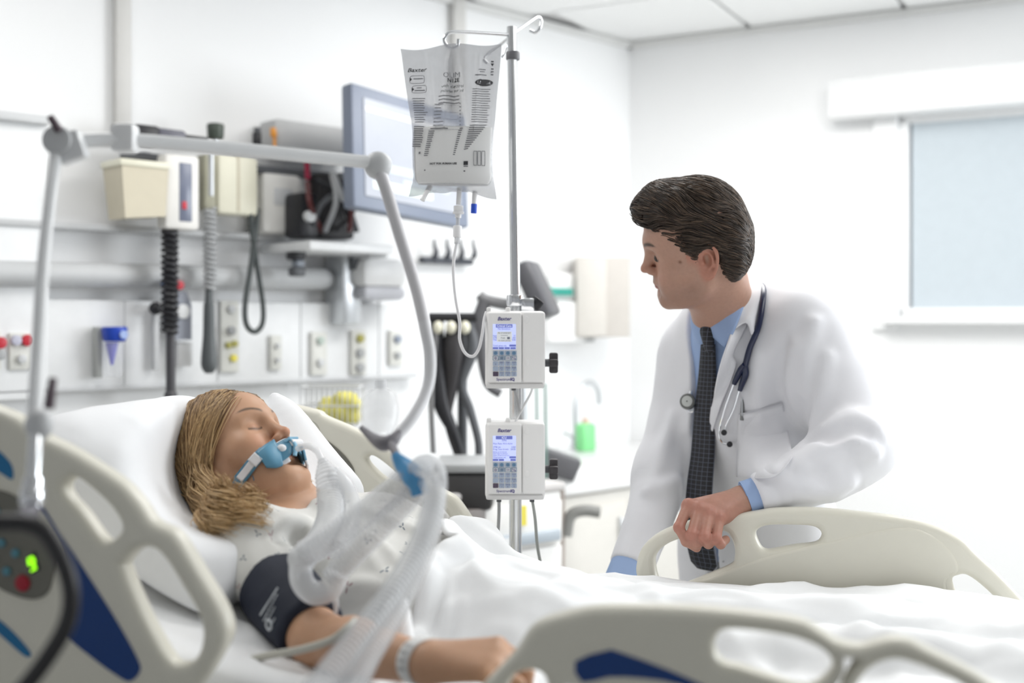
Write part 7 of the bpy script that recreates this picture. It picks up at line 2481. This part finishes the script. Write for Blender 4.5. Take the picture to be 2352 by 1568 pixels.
# ------------------------------------------------------------------ pumps
PD = 2.35
shell_m = M('pump_shell', (0.93, 0.925, 0.92), 0.42, var=0.01)
panel2_m = M('pump_panel', (0.92, 0.915, 0.91), 0.4, var=0.01)
scr_m = M('pump_screen', (0.45, 0.50, 0.80), 0.3, emit=srgb(196, 206, 255), estr=0.55)
scr_ink = M('screen_ink', (0.10, 0.12, 0.38), 0.5)
bar_m = M('screen_bar', (0.12, 0.15, 0.45), 0.5, emit=srgb(110, 120, 190), estr=0.4)
brand_m = M('brand_purple', (0.15, 0.135, 0.32), 0.5)
key_m = M('key_blue', (0.42, 0.50, 0.63), 0.5)
dot_m = M('key_dot', (0.13, 0.25, 0.40), 0.5)
keyw_m = M('key_white', (0.66, 0.68, 0.72), 0.5)
keyd_m = M('key_dark', (0.10, 0.075, 0.12), 0.5)


def pump(dx, dy, label, lines):
    t = empty('infusion_pump', P(1184 + dx, 885 + dy, PD), label, 'infusion pump')
    X = lambda px, py, d=0.0: P(px + dx, py + dy, PD) + np.array([0, d, 0])

    def pbox(name, x0, y0, x1, y1, d0, d1, mat, par, bev=.003, seg=2):
        a_, c_ = X(x0, y0), X(x1, y1)
        b = MB(); b.box([(a_[0] + c_[0]) / 2, PD + (d0 + d1) / 2, (a_[2] + c_[2]) / 2], (abs(c_[0] - a_[0]) / 2, 0, 0), (0, abs(d1 - d0) / 2, 0), (0, 0, abs(c_[2] - a_[2]) / 2), bev, seg)
        return b.build(name, mat, par)
    pbox('housing', 1114, 714, 1252, 890, 0.004, 0.075, shell_m, t, .008, 3)
    pn_ = pbox('front_panel', 1120, 717, 1198, 878, -.003, .012, panel2_m, t, .004, 3)
    pbox('door', 1200, 716, 1252, 878, -.003, .012, shell_m, t, .005, 3)
    pbox('base_tray', 1116, 880, 1250, 892, .0, .07, M('pump_tray', (0.78, 0.775, 0.77), 0.45), t, .004, 2)
    for x0, x1 in ((1117, 1128), (1161, 1172)):
        pbox('line_guide', x0, 705, x1, 720, .01, .03, shell_m, t, .003)
    for y in (734, 832):
        q = X(1210, y, -.003); b = MB(); b.ball(q, .0048, .0012, .0072); b.build('dimple', panel2_m, t)
    sc = pbox('screen', 1132, 744, 1185, 802, -.0042, 0, scr_m, t, .0008, 1)
    pbox('title_bar', 1139, 744.5, 1177, 752, -.0048, -.004, bar_m, sc, .0002, 1)
    for (x0, x1) in ((1132, 1144.5), (1146, 1157.5), (1159, 1171), (1172.5, 1184.5))[:4 if dy < 100 else 2] + (() if dy < 100 else ((1172.5, 1184.5),)):
        pbox('soft_key', x0, 797, x1, 801.5, -.0048, -.004, bar_m, sc, .0002, 1)
    pbox('total_bar', 1170, 791, 1185, 795.5, -.0048, -.004, bar_m, sc, .0002, 1)
    k = PD / FPX
    for (s, px, py, h, al, mt) in lines:
        text('screen_text', s, h * k, X(px, py, -.0052), EX, EY, mt, sc, al, 0.0)
    text('brand', 'Baxter', 11.5 * k, X(1158, 732, -.0036), EX, EY, brand_m, pn_, 'CENTER', 0.0002, 0.28, .00018)
    text('model_name', 'Spectrum', 8.6 * k, X(1140, 871, -.0036), EX, EY, brand_m, pn_, 'LEFT', 0.0002)
    text('model_name', 'IQ', 9.0 * k, X(1172.5, 871, -.0036), EX, EY, brand_m, pn_, 'LEFT', 0.0002, 0, .0004)
    cols = (1138.5, 1152.5, 1166.5, 1180.5)
    txt = [[None] * 4, [None] * 4, ['0', 'ABC\n1', 'DEF\n2', 'GHI\n3'], ['.', 'JKL\n4', 'MNO\n5', 'PQR\n6'], [None, 'STU\n7', 'VWX\n8', 'YZ\n9']]
    for r, y in enumerate((810.5, 822, 834.5, 846.5, 858.5)):
        for c_, x in enumerate(cols):
            mt = key_m if r != 1 else keyw_m
            if r == 4 and c_ == 0: mt = keyd_m
            if r == 1: pbox('key_rim', x - 6.6, y - 5.3, x + 6.6, y + 5.3, -.0040, 0, dot_m, pn_, .0006, 1)
            kk = pbox('key', x - 6.2 + (.5 if r == 1 else 0), y - 5.2 + (.5 if r == 1 else 0), x + 6.2 - (.5 if r == 1 else 0), y + 5.2 - (.5 if r == 1 else 0), -.0044, 0, mt, pn_, .0006, 1)
            if r == 0:
                q = X(x, y, -.0044); b = MB(); b.cyl(q, q + np.array([0, -.0008, 0]), .0035, n=16); b.build('key_dot', dot_m, kk)
            if txt[r][c_]:
                for i_, s in enumerate(txt[r][c_].split('\n')):
                    two = '\n' in txt[r][c_]
                    text('key_text', s, (4.6 if two and i_ == 0 else 5.2) * k, X(x, y + ((-2.2 if i_ == 0 else 2.4) if two else 1.6), -.0047), EX, EY, brand_m, kk, 'CENTER', 0.0)
    y = 822
    q = X(cols[0], y, -.0050); b = MB(); b.tube([q + np.array([.0021 * math.sin(a_), 0, .0021 * math.cos(a_)]) for a_ in np.linspace(.6, 5.7, 12)], .0004, 5); b.tube([q, q + np.array([0, 0, .003])], .0004, 5); b.build('power_symbol', brand_m, pn_)
    for i_ in range(5):
        pbox('barcode_line', cols[1] - 4 + i_ * 1.8, y - 3.6, cols[1] - 3 + i_ * 1.8, y + 3.6, -.0052, -.004, dot_m, pn_, .0001, 1)
    text('key_text', 'OK', 5.5 * k, X(cols[2], y, -.0050), EX, EY, brand_m, pn_, 'CENTER', 0.0)
    v = [X(cols[3] - 4, y - 4, -.005), X(cols[3] - 4, y, -.005), X(cols[3] - .5, y - 2, -.005)]
    put('play_symbol', v, [(0, 1, 2)], brand_m, pn_, False)
    pbox('stop_symbol', cols[3] + 1.2, y + .6, cols[3] + 4, y + 3.6, -.0052, -.004, brand_m, pn_, .0001, 1)
    b = MB(); b.tube([X(cols[3] - 3, y + 3.5, -.005), X(cols[3] + 3, y - 3.5, -.005)], .0003, 5); b.build('slash_symbol', brand_m, pn_)
    # clamp with black knob
    q = X(1262, 835 if dy < 100 else 828, .05)
    b = MB(); b.cyl(q - np.array([.02, 0, 0]), q + np.array([.008, 0, 0]), .008); b.build('clamp_shaft', dgrey_m, t)
    for a_ in (0, math.pi / 2):
        b = MB(); b.box(q + np.array([.010, 0, 0]), (.009, 0, 0), (0, math.cos(a_) * .008 + math.sin(a_) * .021, 0), (0, 0, math.sin(a_) * .008 + math.cos(a_) * .021), .004); b.build('clamp_knob', M('knob_black', (0.05, 0.045, 0.05), 0.45), t)
    b = MB(); q = X(1184, 800, .095); b.box(q, (.022, 0, 0), (0, .022, 0), (0, 0, .03), .005); b.build('pole_clamp', lgrey_m, t)
    return t


W_ = M('screen_white', (0.8, 0.82, 0.9), 0.5, emit=(0.8, 0.85, 1.0), estr=0.6)
up = pump(0, 0, 'upper of the two white infusion pumps, its screen showing standby', [
    ('Critical Care', 1158, 748.4, 6.4, 'CENTER', W_), ('Fat Emulsion', 1158, 755, 5.6, 'CENTER', scr_ink), ('Rate', 1132.6, 771, 5, 'LEFT', scr_ink), ('25', 1184.5, 771, 5, 'RIGHT', scr_ink),
    ('VTBI', 1132.6, 775.8, 5, 'LEFT', scr_ink), ('250', 1184.5, 775.8, 5, 'RIGHT', scr_ink), ('Time', 1132.6, 780.3, 5, 'LEFT', scr_ink), ('10:00', 1184.5, 780.3, 5, 'RIGHT', scr_ink), ('Total given mL', 1132.6, 793.6, 5.2, 'LEFT', scr_ink)])
sc = [c for c in up.children if c.name.startswith('screen')][0]
q = P(1158.5, 773, PD) + np.array([0, -.0056, 0])
b = MB(); b.box(q, (17.5 * PD / FPX, 0, 0), (0, .0004, 0), (0, 0, 12 * PD / FPX), .0002, 1); b.build('standby_box', M('standby_pale', (0.72, 0.74, 0.76), 0.5, emit=(0.75, 0.78, 0.8), estr=0.25), sc)
for s, y, h in (('IN STANDBY', 764.6, 5.2), ('Push', 776, 5.2), ('to start pump', 781.5, 5)):
    text('screen_text', s, h * PD / FPX, P(1158.5 - (3 if s == 'Push' else 0), y, PD) + np.array([0, -.0064, 0]), EX, EY, M('grey_ink', (0.20, 0.22, 0.28), 0.5), sc, 'CENTER', 0.0)
b = MB(); b.box(P(1158.5, 770, PD) + np.array([0, -.0062, 0]), (8 * PD / FPX, 0, 0), (0, .0002, 0), (0, 0, .0003)); b.build('standby_rule', MATS['grey_ink'], sc)
b = MB(); b.box(P(1168, 776, PD) + np.array([0, -.0062, 0]), (3 * PD / FPX, 0, 0), (0, .0002, 0), (0, 0, .0022)); b.build('standby_icon', MATS['grey_ink'], sc)
pump(0, 256, 'lower of the two white infusion pumps, its screen showing a rate table', [
    ('ICU', 1158, 748.4, 6.8, 'CENTER', W_), ('TPN', 1158, 755, 6, 'CENTER', scr_ink), ('Main Rate: 55.5 mL/hr', 1132.6, 762, 5, 'LEFT', scr_ink), ('VTBI mL', 1132.6, 770, 5, 'LEFT', scr_ink), ('1200', 1184.5, 770, 5.4, 'RIGHT', scr_ink),
    ('Prog Time hr:min', 1132.6, 775, 5, 'LEFT', scr_ink), ('24:00', 1184.5, 775, 5.4, 'RIGHT', scr_ink), ('Ramp up hr:min:sec', 1132.6, 781, 4, 'LEFT', scr_ink), ('Main Step hr:min:sec', 1132.6, 785, 4, 'LEFT', scr_ink), ('Taper down hr:min:sec', 1132.6, 789, 4, 'LEFT', scr_ink), ('Total given mL', 1132.6, 793.6, 5, 'LEFT', scr_ink)])
# lines between and below the pumps
lm2 = M('line_pale', (0.72, 0.73, 0.74), 0.3)
cl = empty('pump_line', P(1190, 930, 2.380), 'thin pale line crossing in front of the pole between the pumps', 'tube')
b = MB(); b.tube([P(1223, 888, 2.360), P(1218, 905, 2.380), P(1196, 945, 2.400), P(1184, 968, 2.380)], .0024, 8, smooth=5); b.build('tubing', lm2, cl)
b = MB(); b.cyl(P(1223, 893, 2.360), P(1223, 884, 2.360), .0038); b.build('fitting', wp_, cl)
cl = empty('pump_line', P(1190, 930, 2.440), 'dark grey cable crossing behind the pale line between the pumps', 'cable')
b = MB(); b.tube([P(1180, 888, 2.440), P(1190, 925, 2.440), P(1199, 972, 2.430)], .0034, 8, smooth=5); b.build('cable_run', grey_m, cl)
b = MB(); b.cyl(P(1180, 896, 2.440), P(1179, 886, 2.440), .005); b.build('plug', dgrey_m, cl)
cl = empty('power_cable', P(1145, 1200, 2.420), 'grey cable hanging from the left side of the lower pump', 'cable')
b = MB(); b.tube([P(1146, 1145, 2.400), P(1146, 1180, 2.400), P(1143, 1230, 2.420), P(1136, 1275, 2.470), P(1130, 1330, 2.520), P(1128, 1420, 2.540)], .0036, 8, smooth=5); b.build('cable_run', grey_m, cl)
b = MB(); b.cyl(P(1146, 1152, 2.400), P(1146, 1142, 2.400), .005); b.build('plug', dgrey_m, cl)
cl = empty('power_cable', P(1230, 1250, 2.420), 'grey green cable hanging from the right side of the lower pump', 'cable')
b = MB(); b.tube([P(1222, 1145, 2.400), P(1229, 1190, 2.400), P(1234, 1250, 2.440), P(1243, 1300, 2.470), P(1252, 1345, 2.520), P(1262, 1430, 2.540)], .0034, 8, smooth=5); b.build('cable_run', M('cable_sage', (0.42, 0.44, 0.42), 0.4), cl)
b = MB(); b.cyl(P(1222, 1152, 2.400), P(1222, 1142, 2.400), .005); b.build('plug', dgrey_m, cl)
